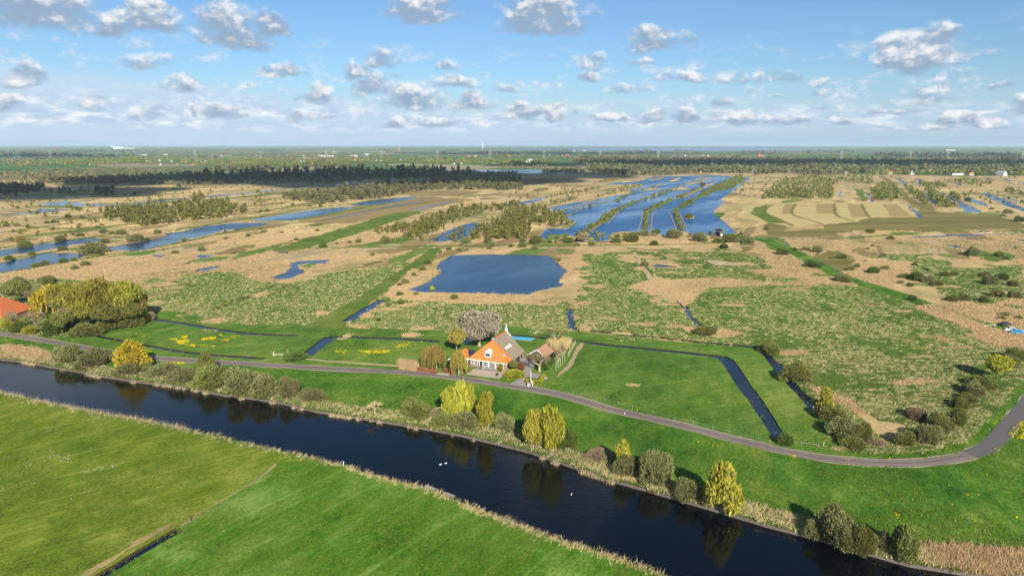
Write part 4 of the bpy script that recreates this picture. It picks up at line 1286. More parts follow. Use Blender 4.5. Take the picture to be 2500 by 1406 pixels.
def plant(shape, leaf, x, base, top, w, label, var=None, bark=None, name=None, group=None, deep=0.30, cat=None):
    X, Y, hw, hm = size_at(x, base, top, w)
    rng_ = random.Random(int(x * 13 + base * 7))
    var = rng_.randrange(3) if var is None else var
    if shape in ('bush',):
        dep = Y * math.cos(PITCH) + CAM_H * math.sin(PITCH)
        E_, s_ = (base - top) * dep / FPX, CAM_H / math.hypot(CAM_H, Y)
        c_ = math.sqrt(1 - s_ * s_)
        hm = math.sqrt(max((E_ - hw * s_) ** 2 - (hw * s_) ** 2, (0.6 * hw * c_) ** 2)) / c_
        hm *= 1.06
        Y += hw * 0.8
    bark = bark or (BARK_PALE if shape in ('column', 'oval') else BARK)
    t = thing(name or NAMES[shape], label, cat or ('shrub' if shape == 'bush' else 'tree'), (X, Y, 0.0), rng_.uniform(0, 6.28), group)
    wf = 0.94 if shape == 'oval' else 1.0
    t.scale = (hw * wf * rng_.uniform(0.97, 1.08), hw * wf * rng_.uniform(0.92, 1.05), hm)
    link('crown', crown_mesh(shape, leaf, var), t)
    link('stems' if shape == 'bush' else 'trunk', trunk_mesh(shape, bark, var), t)
    return t


def bare(x, base, top, w, label, bark, twig, buds=None, nb=0, seed=1, name='bare_tree', cat='tree', bs=0.03, full=0, **kw):
    X, Y, hw, hm = size_at(x, base, top, w)
    big, fine, tips = proto_bare(seed, **kw)
    t = thing(name, label, cat, (X, Y, 0.0), random.Random(seed).uniform(0, 6.28))
    t.scale = (hw, hw, hm)
    big.part('trunk', bark, t)
    fine.part('twigs', twig, t)['kind'] = 'stuff'
    if full:
        V, F = proto_round(seed, full, 0.024, 0.10)
        V = V / np.array([*(np.percentile(np.hypot(V[:, 0], V[:, 1]), 96),) * 2, np.percentile(V[:, 2], 99)])
        link('blossom', mk_mesh('blossom', V, F, LM[buds]), t)['kind'] = 'stuff'
    if buds:
        g = np.random.default_rng(seed)
        P = tips[g.integers(0, len(tips), nb)] + g.normal(size=(nb, 3)) * 0.05
        P = P[P[:, 2] > 0.2]
        V, F = leaf_quads(P, bs, g)
        link('crown', mk_mesh('crown', V, F, LM[buds]), t)
    return t


# ---- shrubs and trees on the far canal bank, from left to right
for a in [
    ('bush', 'willow', 155, 892, 842, 64, 'round grey green willow bush, first on the canal bank from the left edge'),
    ('bush', 'willow', 206, 901, 850, 94, 'wide grey green willow bush hanging over the canal left of the golden one'),
    ('bush', 'golden', 299, 912, 830, 90, 'golden yellow willow bush standing above the canal reeds'),
    ('bush', 'willow', 300, 920, 893, 84, 'low green shrub at the foot of the golden willow'),
    ('bush', 'willow', 381, 925, 884, 76, 'small rounded willow bush just right of the golden one'),
    ('bush', 'willow', 440, 940, 893, 84, 'willow bush at the left end of the long bank thicket'),
    ('bush', 'olive', 505, 953, 890, 96, 'willow bush below the slim birch in the long thicket'),
    ('bush', 'willow', 574, 968, 892, 100, 'tallest willow bush of the long bank thicket'),
    ('bush', 'willow', 637, 976, 914, 80, 'willow bush near the right end of the long thicket'),
    ('bush', 'willow', 695, 976, 917, 60, 'rounded willow bush closing the long thicket on the right'),
    ('bush', 'willow', 755, 986, 943, 72, 'lone willow bush between the long thicket and the tan reeds'),
    ('bush', 'olive', 1010, 1028, 970, 88, 'dark round willow bush left of the poplar group'),
    ('bush', 'brown', 1068, 1022, 993, 42, 'small bare brown shrub beside the poplar group'),
    ('bush', 'olive', 1075, 1047, 1006, 56, 'low green shrub in front of the tall poplar group'),
    ('bush', 'willow', 1132, 1058, 1003, 74, 'grey brown shrub at the water below the tall poplars'),
    ('bush', 'willow', 1232, 1058, 1008, 64, 'pale grey shrub right of the slim poplar'),
    ('bush', 'green', 1383, 1100, 1040, 64, 'dark green shrub tucked against the broad yellow poplar'),
    ('bush', 'brown', 1460, 1130, 1092, 70, 'low grey brown shrub left of the small yellow poplar'),
    ('bush', 'willow', 1535, 1168, 1108, 64, 'bushy shrub in front of the small yellow poplar'),
    ('bush', 'willow', 1600, 1190, 1100, 96, 'very large round willow bush right of the small yellow poplar'),
    ('bush', 'willow', 1685, 1228, 1165, 72, 'shrub leaning on the left side of the bright yellow tree'),
    ('bush', 'willow', 1995, 1318, 1268, 58, 'small grey shrub at the left foot of the large grey thicket'),
    ('bush', 'willow', 2065, 1345, 1240, 114, 'largest grey green thicket on the near part of the bank'),
    ('bush', 'willow', 2072, 1350, 1285, 54, 'pale shrub overhanging the water below the large thicket'),
    ('bush', 'olive', 2118, 1360, 1283, 64, 'green shrub overhanging the water right of the large thicket'),
    ('bush', 'willow', 2165, 1348, 1295, 54, 'small shrub between two larger ones near the corner'),
    ('bush', 'olive', 2225, 1376, 1290, 72, 'last round shrub on the bank before the corner reeds'),
    # right: ditch and road bend
    ('bush', 'olive', 1888, 868, 832, 52, 'round willow at the corner of the outer ditch'),
    ('bush', 'olive', 1950, 938, 884, 72, 'round willow beside the dark ditch, below the corner one'),
    ('bush', 'olive', 2045, 1038, 986, 84, 'upper willow of the clump left of the road bend'),
    ('bush', 'willow', 2070, 1078, 1015, 88, 'big grey green willow in the clump left of the road bend'),
    ('bush', 'olive', 2092, 1101, 1060, 68, 'lowest willow of the clump left of the road bend'),
    ('bush', 'olive', 2118, 1082, 1034, 46, 'narrow willow at the right of the road bend clump'),
    ('bush', 'brown', 2150, 1093, 1068, 46, 'low scrubby bush in the gap between two willow clumps'),
    ('bush', 'olive', 2225, 1094, 1050, 62, 'dark green willow nearest the road in the bend'),
    ('bush', 'willow', 2277, 1088, 1034, 74, 'grey green willow beside the dark green one in the bend'),
    ('bush', 'olive', 2313, 1058, 1008, 78, 'third willow going up the inside of the bend'),
    ('bush', 'olive', 2348, 1042, 994, 54, 'fourth willow going up the inside of the bend'),
    ('bush', 'brown', 2246, 1028, 990, 64, 'reddish brown bare shrub in the tussocks of the bend'),
    ('bush', 'olive', 2358, 1003, 970, 48, 'fifth willow going up the inside of the bend'),
    ('bush', 'olive', 2375, 985, 957, 52, 'low willow between the fifth and the wide one'),
    ('bush', 'willow', 2395, 971, 930, 62, 'wide willow below the tall green tree of the bend'),
    ('bush', 'olive', 2412, 953, 913, 64, 'willow at the foot of the tall green tree of the bend'),
    ('bush', 'willow', 2477, 903, 868, 46, 'pale willow right of the tall green tree'),
    ('bush', 'olive', 2492, 884, 846, 54, 'dark willow at the right edge below the reed bed'),
    ('bush', 'green', 1922, 1090, 1058, 36, 'dark green bush at the foot of the wide slate ditch'),
    ('bush', 'green', 716, 886, 862, 56, 'dark green bush beside the field gate'),
    ('bush', 'olive', 1735, 823, 797, 60, 'wide low willow in a patch of reed at the dike'),
    # trees of the bank
    ('weep', 'olive', 506, 918, 858, 42, 'slim pale green birch rising out of the long thicket'),
    ('oval', 'lime', 1094, 1022, 946, 50, 'green poplar at the left of the tall poplar group'),
    ('column', 'yellow', 1124, 1024, 930, 50, 'bright yellow poplar in the middle of the tall group'),
    ('oval', 'lime', 1150, 1022, 942, 40, 'yellow green poplar at the right of the tall group'),
    ('oval', 'lime', 1188, 1048, 956, 50, 'slim pale poplar standing alone right of the tall group'),
    ('oval', 'yellow', 1303, 1098, 1002, 56, 'orange yellow half of the broad double poplar'),
    ('oval', 'lime', 1345, 1104, 990, 68, 'yellow green half of the broad double poplar'),
    ('column', 'yellow', 1522, 1146, 1074, 42, 'small yellow poplar left of the very large willow bush'),
    ('cone', 'yellow', 1762, 1246, 1130, 100, 'bright yellow young tree alone on the near bank'),
    ('cone', 'yellow', 2015, 995, 943, 38, 'small yellow green tree beside the ditch reeds'),
    ('round', 'lime', 2434, 928, 866, 58, 'tall fresh green tree in the row of the road bend'),
    # grove on the left
    ('round', 'olive', 45, 745, 683, 64, 'olive tree behind the orange roofed farm'),
    ('weep', 'golden', 133, 775, 692, 94, 'golden weeping willow left in the grove'),
    ('round', 'grove', 200, 795, 690, 78, 'tall yellow green tree in the middle of the grove'),
    ('round', 'grove', 252, 802, 679, 88, 'tallest yellow green tree of the grove'),
    ('round', 'grove', 304, 795, 684, 90, 'broad yellow green tree at the right of the grove'),
    ('round', 'olive', 272, 806, 732, 74, 'darker tree in front at the right of the grove'),
    ('round', 'grove', 218, 800, 730, 64, 'smaller yellow green tree in front of the grove'),
    ('round', 'birch', 344, 786, 714, 48, 'brownish tree at the right tip of the grove'),
    ('bush', 'brown', 360, 785, 762, 34, 'small brown shrub at the head of the straight ditch'),
    ('bush', 'olive', 186, 828, 795, 84, 'wide dark olive shrub at the front corner of the grove'),
    ('round', 'grove', 168, 790, 692, 70, 'yellow green tree between the weeping willow and the middle of the grove'),
    ('round', 'olive', 320, 800, 735, 60, 'olive tree low on the right side of the grove'),
    ('bush', 'olive', 300, 806, 765, 70, 'dark shrub under the right trees of the grove'),
    ('bush', 'olive', 245, 812, 775, 70, 'dark shrub under the middle trees of the grove'),
    ('bush', 'lime', 335, 792, 752, 50, 'yellow green shrub at the right foot of the grove'),
    ('bush', 'green', 155, 800, 770, 60, 'green shrub inside the front of the grove'),
    ('round', 'birch', 100, 765, 712, 44, 'brown budding tree beside the white stemmed one'),
    ('bush', 'lime', 10, 804, 774, 44, 'yellow green shrub at the left edge by the road'),
    ('bush', 'lime', 62, 818, 794, 44, 'low bright shrub by the road in front of the grove'),
    ('bush', 'green', 118, 822, 770, 56, 'dark green shrub by the road in front of the weeping willow'),
    ('bush', 'green', 28, 816, 786, 46, 'green shrub by the road below the orange roof'),
    ('round', 'olive', 152, 816, 760, 54, 'small olive tree at the front of the grove'),
    ('bush', 'olive', 105, 690, 678, 44, 'round grey shrub in the reeds behind the grove'),
    # farm
    ('round', 'birch', 1115, 860, 802, 42, 'golden brown birch with a long white trunk behind the shed'),
    ('weep', 'birch', 1044, 904, 845, 32, 'weeping birch at the left end of the beech hedge'),
    ('weep', 'birch', 1066, 906, 841, 46, 'wide weeping birch behind the beech hedge'),
    ('weep', 'birch', 1120, 917, 853, 42, 'weeping birch in front of the small orange shed roof'),
    ('round', 'olive', 1254, 905, 878, 26, 'small green tree at the corner of the farmhouse'),
    ('bush', 'copper', 1266, 905, 884, 30, 'reddish brown shrub between the farmhouse and the drive'),
    ('bush', 'lime', 1256, 926, 907, 54, 'green flower bed shrub between terrace and drive'),
    ('bush', 'green', 1330, 905, 886, 30, 'low green shrub under the bare tree by the garage'),
]:
    shape, leaf, x, b_, t_, w_, lab = a
    bk = BARK_WHITE if (leaf == 'birch' or shape == 'weep') else None
    plant(shape, leaf, x, b_, t_, w_, lab, bark=bk)

bare(1170, 845, 752, 100, 'huge round pale grey tree in bud behind the farmhouse', BARK_PALE, LM['grey'], 'grey', 5200, 3, 'budding_tree', depth=6, r=0.045, h0=0.18, ang=0.8, bs=0.016, full=6500)
bare(1317, 907, 853, 68, 'gnarled leafless tree in front of the garage', BARK_PALE, LM['brown'], 'birch', 350, 5, depth=5, r=0.06, h0=0.2, ang=0.95, bs=0.03)
bare(1357, 838, 804, 56, 'thin leafless tree beside the ditch behind the garden', BARK_PALE, LM['brown'], 'birch', 250, 8, depth=5, r=0.03, h0=0.2, ang=0.8, bs=0.03)
bare(77, 760, 706, 46, 'white stemmed leafless tree beside the orange roof', BARK_WHITE, LM['brown'], 'brown', 300, 9, depth=5, r=0.06, h0=0.24, ang=0.5, bs=0.03)
bare(40, 812, 758, 44, 'bare brown tree in front of the orange roof', BARK, LM['brown'], 'brown', 500, 11, depth=5, r=0.04, h0=0.24, ang=0.6, bs=0.03)
bare(92, 810, 756, 50, 'bare brown tree left in the grove front', BARK, LM['brown'], 'brown', 600, 12, depth=5, r=0.04, h0=0.24, ang=0.6, bs=0.03)
bare(165, 808, 748, 44, 'thin bare tree between the grove front trees', BARK, LM['brown'], 'brown', 500, 13, depth=5, r=0.03, h0=0.24, ang=0.6, bs=0.03)
bare(915, 1010, 976, 50, 'dry tan shrub standing in the canal reeds', BARK_PALE, LM['reed'], 'reed', 700, 14, name='dry_shrub', cat='shrub', depth=4, r=0.03, h0=0.12, ang=1.0, bs=0.03)
for i, (x, b_) in enumerate(((1357.6, 905.8), (1363, 899), (1368, 894), (1373.5, 887.6), (1379, 882))):
    bare(x, b_, b_ - 46, 26, ['first', 'second', 'third', 'fourth', 'fifth'][i] + ' white stemmed birch of the row beside the garage, counted from the road', BARK_WHITE, LM['brown'], 'brown', 420, 20 + i, name='row_birch', depth=4, r=0.02, h0=0.4, ang=0.55, bs=0.035)

# ---- willow shrubs of the marsh: seen singly, too many to describe
MS = []
for tg, s in (('A', '980,895,85 1060,905,50 1140,915,105 1280,982,165 1395,967,62 560,978,135 215,1035,150 580,1064,95 870,1092,250 960,1114,62 990,992,100 1750,974,72 1665,1094,70 1920,1068,92 590,1184,105 695,1152,60 330,1224,82 415,1204,82 295,1104,70 70,1156,95 700,1244,82 800,1212,105 1490,904,82 760,930,80 50,830,62 330,855,55 265,850,45 440,805,50 150,830,70 1555,1060,30 2240,1000,25 2150,955,50 2360,930,50 2260,870,48 2145,885,36 2080,1150,42 2230,1090,38 1590,1350,0 430,1385,150 150,1395,170 500,800,60 925,850,55 965,825,40 755,820,35 780,760,70 640,750,75 850,780,45 750,680,65 350,710,45 165,660,45 1275,530,45 1215,470,24 1610,500,50 1550,490,24 1420,475,24 1700,455,50'),
              ('B', '790,1002,42 910,992,52 990,990,72 1255,986,115 655,1036,92 2015,998,112 1920,980,62 2230,990,105 2270,1020,92 1860,1062,62 1960,1068,72 1780,1088,45 2030,1066,40 1125,1112,62 1650,1200,85 1690,1164,55 1610,1255,82 1520,1306,62 1440,1376,82 1390,1398,52 90,894,60 65,696,52 630,644,52 530,645,45 370,630,40 260,895,40 390,890,30 120,690,60 350,985,40 400,965,50 180,1030,45 60,860,40 600,880,50 2240,1050,60 1190,905,35 1280,890,30 1310,880,30 590,960,40 1980,1020,50 2450,1030,60'),
              ('C', '140,985,90 270,995,145 140,1034,92 255,1054,72 590,990,105 660,1020,62 1180,980,185 1030,994,112 1580,946,175 1400,1014,92 1830,980,180 2010,985,105 2130,985,155 2290,992,125 2070,1042,95 1310,1210,92 490,1166,55 1735,755,92 1050,590,42 1050,940,60 1300,925,120 1500,1140,40 800,1020,70 340,990,60 400,990,55 470,950,60'),
              ('D', '200,1104,135 425,1064,82 530,1080,115 500,1226,155 790,1366,175 770,1140,102 915,1220,75 860,1250,92 1080,1280,135 1185,1245,92 1365,1330,112 1050,898,95 1230,958,82 1575,1250,55 1160,1120,62 1420,1406,75 660,1138,36 985,1168,34 320,1060,55 2360,710,85 2330,1145,62 2280,1120,95 2030,1115,150 1500,1352,160 1600,1372,140 1750,1310,110 1850,1300,90 2140,1315,110 2300,1340,130 2200,1390,150 2400,1400,120 1700,1400,130 45,865,60 2470,790,110 2310,735,45 2250,700,30 2200,670,45 2185,610,35 1970,590,60 1060,1025,45 1010,1055,45 1110,1030,25 1320,1000,30 1460,1205,60 1330,1380,60 2420,1040,40 2150,1110,40 1960,1090,50'),
              ('F', '1510,248,82 1670,245,62 2040,284,82 1520,334,92 1400,354,72 1300,500,62 680,205,42 380,168,52 520,185,40 1170,200,40'),
              ('H', '1770,252,62 1810,228,75 1900,246,60 1400,115,110 1490,110,100 1090,105,75 1160,140,50 1640,120,90 1750,80,110 1880,90,100')):
    x0, y0, k = ZOOM[tg]
    for q in s.split():
        a, b_, w_ = (float(v) for v in q.split(','))
        if w_:
            MS.append((x0 + a / k, y0 + b_ / k, w_ / k))
USED = {}
LANDMARK = [(1230, 670, 'the square pond'), (1560, 590, 'the near lake shore'), (1900, 610, 'the start of the dike path'), (2080, 690, 'the middle of the dike path'), (2300, 755, 'the lower dike path'), (2440, 775, 'the parked cars'), (2400, 690, 'the scrub meadow at the edge'), (2150, 640, 'the open reeds right of the dike path'), (2200, 565, 'the boat canal'), (2420, 520, 'the long straight pond'), (760, 650, 'the crooked pond'), (1040, 620, 'the head of the farm track'), (900, 600, 'the slanting marsh track'),
            (1150, 595, 'the wood pond'), (430, 590, 'the long pond with the reed spit'), (180, 600, 'the upper pond at the edge'), (90, 640, 'the lower pond at the edge'), (420, 520, 'the dark copse'), (120, 540, 'the open reeds at the left edge'), (560, 560, 'the far end of the long pond'), (720, 560, 'the pond beside the peat field'), (930, 740, 'the bright blue track ditch'), (1680, 520, 'the lake islands'), (250, 500, 'the shaded ponds'), (100, 690, 'the grove'), (640, 700, 'the pale rough field'), (1900, 560, 'the mown reed plots')]


def marsh_label(x, y, w, leaf, hw):
    near = min(LANDMARK, key=lambda l: (l[0] - x) ** 2 + ((l[1] - y) * 2.2) ** 2)
    size = 'tiny' if hw < 1.9 else 'small' if hw < 3.2 else 'middling' if hw < 5 else 'broad'
    side = 'left of' if x < near[0] - 45 else 'right of' if x > near[0] + 45 else 'behind' if y < near[1] - 8 else 'before' if y > near[1] + 8 else 'at'
    return size + ' ' + {'willow': 'grey green', 'olive': 'olive', 'green': 'dark green'}[leaf] + ' willow ' + side + ' ' + near[2]


for i, (x, b_, w_) in enumerate(MS):
    X, Y, hw, hm = size_at(x, b_, b_ - w_ * 0.5, w_)
    leaf = ('willow', 'olive', 'olive', 'willow', 'green')[i % 5]
    o = link('willow_shrub', crown_mesh('bush', leaf, i % 3), None, (X, Y + hw * 0.4, -0.05), i * 1.7, (hw, hw * 0.95, hw * random.uniform(0.85, 1.15)))
    lab = marsh_label(x, b_, w_, leaf, hw)
    if lab in USED:
        lab += ', further right' if x > USED[lab] else ', further left'
    USED[lab] = x
    tag(o, lab, 'shrub', 'willow shrubs scattered over the reed marsh')
for i, (tg, a, b_, top_, w_, lab) in enumerate((('C', 790, 990, 935, 55, 'small yellow tree at the near lake shore'), ('C', 1425, 925, 858, 60, 'small dark tree on the near lake shore'), ('F', 1830, 225, 150, 50, 'slim yellow green tree at the pond edge'), ('C', 1850, 470, 410, 50, 'lone round tree on a thin lake bank'), ('A', 190, 1015, 920, 90, 'ragged tree beside the pond at the edge'), ('C', 710, 985, 890, 140, 'brown tangled tree at the near lake shore'))):
    x0, y0, k = ZOOM[tg]
    plant('round', ('yellow', 'green', 'lime', 'olive', 'birch', 'brown')[i], x0 + a / k, y0 + b_ / k, y0 + top_ / k, w_ / k, lab)


# ------------------------------------------------------------------ woods that read as one mass
def in_poly(P, n, g):
    P = np.array(P)
    lo, hi = P.min(0), P.max(0)
    out = np.zeros((0, 2))
    Q = np.roll(P, -1, 0)
    while len(out) < n:
        c = lo + g.random((n * 3, 2)) * (hi - lo)
        ins = np.zeros(len(c), bool)
        for (x1, y1), (x2, y2) in zip(P, Q):
            if y1 != y2:
                ins ^= ((y1 > c[:, 1]) != (y2 > c[:, 1])) & (c[:, 0] < (x2 - x1) * (c[:, 1] - y1) / (y2 - y1) + x1)
        out = np.concatenate([out, c[ins]])
    return out[:n]


def wood(name, tagpolys, hmin, hmax, leaf, nq, label, seed=0, slim=0.33, lsize=0.20, kind='stuff'):
    g = np.random.default_rng(seed)
    Vs = []
    for tg, s, n in tagpolys:
        q = in_poly(pts(tg, s), n, g)
        X, Y = Gn(q[:, 0], q[:, 1])
        h = hmin + (hmax - hmin) * g.random(n) ** 1.3
        rad = h * slim * (0.7 + 0.6 * g.random(n))
        d = unit(n * nq, g)
        rr = g.random(n * nq) ** 0.45
        H_ = np.repeat(h, nq)
        R_ = np.repeat(rad, nq)
        up = d[:, 2] * rr
        wid = 1.0 - 0.35 * (up * 0.5 + 0.5)
        C = np.stack([np.repeat(X, nq) + d[:, 0] * rr * R_ * wid, np.repeat(Y, nq) + d[:, 1] * rr * R_ * wid, H_ * (0.52 + 0.46 * up)], 1)
        Vs.append((C, H_ * lsize))
    C = np.concatenate([a for a, _ in Vs])
    S = np.concatenate([b for _, b in Vs])
    V, F = leaf_quads(C, S, g, 0.8)
    o = link(name, mk_mesh(name, V, F, LM[leaf]))
    return tag(o, label, 'wood', kind=kind)


wood('copse', [('A', '1010,780 1200,700 1500,660 1900,620 2150,610 2350,690 2300,730 2000,765 1600,805 1350,835 1200,805', 330), ('A', '900,720 1100,690 1300,680 1150,760 1000,760', 24), ('A', '1820,560 1900,540 1960,580 1860,620', 14)], 6, 10.5, 'copse', 34, 'dense dark green copse of young trees in the left marsh', 1, 0.22, 0.12)
wood('lakeside_wood', [('B', '1100,890 1370,860 1700,760 1950,660 2320,625 2150,710 1900,810 1700,885 1550,960 1400,905', 260), ('B', '2080,880 2200,860 2300,780 2500,690 2560,720 2560,950 2200,960 2060,960', 190), ('C', '-60,700 120,655 300,655 540,722 560,795 640,800 480,835 380,840 150,850 260,930 200,950 -60,955', 330), ('B', '2130,690 2300,640 2500,600 2560,640 2300,700', 60)], 3, 7.5, 'copse', 26, 'young light green wood beside the lake and the wood pond', 2, 0.25, 0.14)
wood('island_shrubs', [('C', '640,920 850,805 930,720 1000,680 1100,640 1210,592 1110,655 1010,718 990,748 900,808 850,828 760,888', 120), ('C', '1290,878 1305,685 1400,635 1575,563 1460,640 1350,690 1335,760 1322,878', 110), ('C', '1642,868 1575,702 1600,672 1668,860', 60), ('C', '1610,665 1680,615 1790,568 1790,580 1700,638', 60),
                       ('C', '1820,558 1900,492 2000,432 2100,382 2230,328 2250,400 2110,478 1960,498 1890,543', 240), ('C', '1250,578 1480,505 1650,442 1700,432 1450,520', 40), ('C', '1600,572 1640,542 1800,485 1880,445 1990,402 1660,560', 60), ('C', '1000,592 1100,543 1250,498 1400,453 1400,458 1250,504', 30), ('C', '1090,660 1250,588 1500,513 1620,476 1500,520 1250,596', 40), ('C', '1640,652 1800,558 1880,498 2000,438 1880,506 1800,566', 40), ('C', '540,747 720,658 1000,590 720,666', 20), ('C', '800,570 1000,490 1170,440 1180,505 1000,540', 90), ('C', '400,590 660,560 650,590 400,640', 40), ('C', '370,560 470,535 640,500 880,460 880,480 700,510', 90), ('C', '1090,445 1270,425 1275,445 1150,475', 40), ('C', '790,420 1000,370 1090,370 1060,395 800,430', 70)], 1.4, 4.2, 'copse', 20, 'shrubs growing along the narrow lake islands', 3, 0.42, 0.18)
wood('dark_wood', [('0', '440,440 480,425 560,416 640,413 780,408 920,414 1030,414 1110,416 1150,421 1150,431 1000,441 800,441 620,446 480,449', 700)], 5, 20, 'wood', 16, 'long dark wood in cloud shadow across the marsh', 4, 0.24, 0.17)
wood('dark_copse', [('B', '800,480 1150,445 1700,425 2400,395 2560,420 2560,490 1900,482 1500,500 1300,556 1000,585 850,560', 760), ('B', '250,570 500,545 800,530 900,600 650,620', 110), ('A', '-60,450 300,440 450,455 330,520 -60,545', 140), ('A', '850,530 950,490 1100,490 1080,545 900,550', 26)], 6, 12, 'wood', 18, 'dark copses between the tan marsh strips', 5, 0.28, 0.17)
wood('shrubland', [('D', '20,570 120,430 200,385 440,355 680,345 1050,352 1060,430 800,420 690,430 690,570 400,575', 700), ('D', '1030,480 1150,432 1260,452 1340,560 1250,592 1060,582', 240), ('D', '1350,460 1450,470 1600,600 1560,640 1450,560', 90), ('D', '1540,470 1600,470 1750,590 1870,650 1700,650 1600,560', 110), ('D', '1480,430 1700,430 1780,460 1600,470', 50), ('D', '1800,530 1900,560 1900,590 1800,560', 20), ('D', '1750,400 1900,390 2200,420 2100,460', 60), ('D', '2300,470 2500,520 2500,560 2300,500', 20)], 3, 8, 'copse', 18, 'mixed shrubland beyond the mown reed plots', 6, 0.32, 0.18)
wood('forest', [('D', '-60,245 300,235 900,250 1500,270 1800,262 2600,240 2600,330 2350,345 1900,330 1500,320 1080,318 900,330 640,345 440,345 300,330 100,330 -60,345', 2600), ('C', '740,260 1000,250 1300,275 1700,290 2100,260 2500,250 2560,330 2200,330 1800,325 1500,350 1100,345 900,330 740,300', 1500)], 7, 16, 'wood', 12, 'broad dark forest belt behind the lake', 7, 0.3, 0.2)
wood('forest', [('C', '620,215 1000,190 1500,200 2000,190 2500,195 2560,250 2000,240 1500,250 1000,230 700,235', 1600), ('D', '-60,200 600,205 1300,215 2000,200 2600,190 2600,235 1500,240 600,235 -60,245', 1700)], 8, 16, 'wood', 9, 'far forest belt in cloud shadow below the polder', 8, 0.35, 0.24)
wood('scrub_belt', [('A', '-60,340 500,290 1100,280 1600,300 2000,310 1900,400 1300,420 1100,440 800,420 560,440 300,400 -60,380', 1300), ('B', '0,395 500,370 1100,400 700,430 200,420', 200), ('B', '1500,350 2500,320 2560,400 1800,410', 420), ('A', '1400,420 2000,400 2560,400 2560,420 2000,440 1500,440', 260), ('C', '-60,250 350,235 380,280 -60,290', 160), ('C', '300,295 700,270 740,320 420,330', 200), ('A', '-60,470 300,480 900,490 900,520 -60,520', 60), ('A', '1000,670 1300,640 1350,690 1100,700', 20)], 4, 10, 'brownwood', 14, 'brown green belt of scrub and trees behind the marsh', 9, 0.34, 0.2)
wood('marsh_scrub', [('A', '0,560 600,500 1500,450 2500,420 2560,640 2300,600 1900,560 1300,640 700,720 0,860', 190), ('B', '0,400 800,400 1000,560 500,600 0,640', 90), ('A', '0,780 900,760 1100,900 300,1000 0,1010', 26), ('D', '1100,360 2500,360 2500,640 1900,560 1500,450', 120), ('C', '0,400 1000,400 800,560 0,640', 60), ('C', '2300,380 2500,350 2560,560 2300,560 2100,560', 30), ('D', '0,600 0,400 150,380 60,560', 20), ('B', '1400,900 2000,830 2100,960 1300,980', 50), ('C', '0,960 400,900 2200,900 2300,980 1300,930 900,980 300,1000', 90)], 1.6, 4.6, 'copse', 20, 'small scattered bushes dotting the far marsh strips', 21, 0.5, 0.2)
wood('village_trees', [('D', '1040,322 1500,318 2100,325 2500,332 2500,348 2100,344 1500,342 1060,342', 260), ('D', '1000,345 1080,345 1090,352 1010,352', 12), ('A', '-60,235 300,225 560,205 1000,190 1300,165 1650,180 1700,215 1300,235 900,255 560,250 200,270', 900), ('A', '1700,205 2560,190 2560,260 2000,260 1700,230', 420), ('B', '0,190 600,200 1100,195 1600,195 2560,210 2560,250 1600,235 1100,230 600,260 0,250', 1000), ('C', '-60,205 300,205 500,215 300,235 -60,240', 150)], 6, 14, 'copse', 12, 'belt of garden trees around the far village', 10, 0.36, 0.2)


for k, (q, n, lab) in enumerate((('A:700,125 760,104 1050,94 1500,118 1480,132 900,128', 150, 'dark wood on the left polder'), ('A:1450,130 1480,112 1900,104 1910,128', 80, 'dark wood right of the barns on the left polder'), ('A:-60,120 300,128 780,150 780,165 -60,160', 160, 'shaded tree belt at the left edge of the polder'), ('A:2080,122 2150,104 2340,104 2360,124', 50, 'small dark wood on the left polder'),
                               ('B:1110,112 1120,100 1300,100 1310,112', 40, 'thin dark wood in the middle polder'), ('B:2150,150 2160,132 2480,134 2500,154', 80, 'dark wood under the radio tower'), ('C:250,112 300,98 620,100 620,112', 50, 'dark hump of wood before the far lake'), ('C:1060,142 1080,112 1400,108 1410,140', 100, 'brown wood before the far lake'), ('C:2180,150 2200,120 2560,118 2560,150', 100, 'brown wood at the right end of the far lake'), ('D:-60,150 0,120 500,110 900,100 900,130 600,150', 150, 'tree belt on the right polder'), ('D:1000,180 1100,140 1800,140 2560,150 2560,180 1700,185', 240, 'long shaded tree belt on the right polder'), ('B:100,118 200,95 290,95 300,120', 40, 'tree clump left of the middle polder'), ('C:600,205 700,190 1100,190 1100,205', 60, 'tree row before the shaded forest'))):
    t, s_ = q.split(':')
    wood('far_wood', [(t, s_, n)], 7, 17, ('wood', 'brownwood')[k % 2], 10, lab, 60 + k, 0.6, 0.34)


def hedgerows(label, n, y0, y1, hmin, hmax, seed, leaf='wood'):
    g = np.random.default_rng(seed)
    C, S = [], []
    for i in range(n):
        y = y0 + (y1 - y0) * g.random()
        x = -100 + 2700 * g.random()
        X, Y = Gn(np.array(x), np.array(y))
        L = (0.01 + 0.09 * g.random() ** 2.2) * Y
        a = g.normal() * 0.25 + (0 if g.random() < 0.7 else 1.0)
        m_ = int(6 + 26 * L / (0.1 * Y))
        t = (g.random(m_) - 0.5) * L
        h = hmin + (hmax - hmin) * g.random(m_) * g.random()
        for k in range(4):
            C.append(np.stack([X + t * math.cos(a) + g.normal(size=m_) * 5, Y + t * math.sin(a) + g.normal(size=m_) * 9, h * (0.3 + 0.2 * k)], 1))
            S.append(h * 0.42)
    C, S = np.concatenate(C), np.concatenate(S)
    V, F = leaf_quads(C, S, g, 0.9)
    o = link('treeline', mk_mesh('treeline', V, F, LM[leaf]))
    tag(o, label, 'trees', kind='stuff')


hedgerows('scattered farm trees and hedgerows of the polder', 190, 362, 396, 6, 15, 31, 'brownwood')
hedgerows('far thin tree lines near the horizon', 200, 355.6, 364, 8, 20, 32, 'brownwood')
hedgerows('paler bushes along the near polder fields', 150, 372, 402, 4, 10, 33, 'copse')


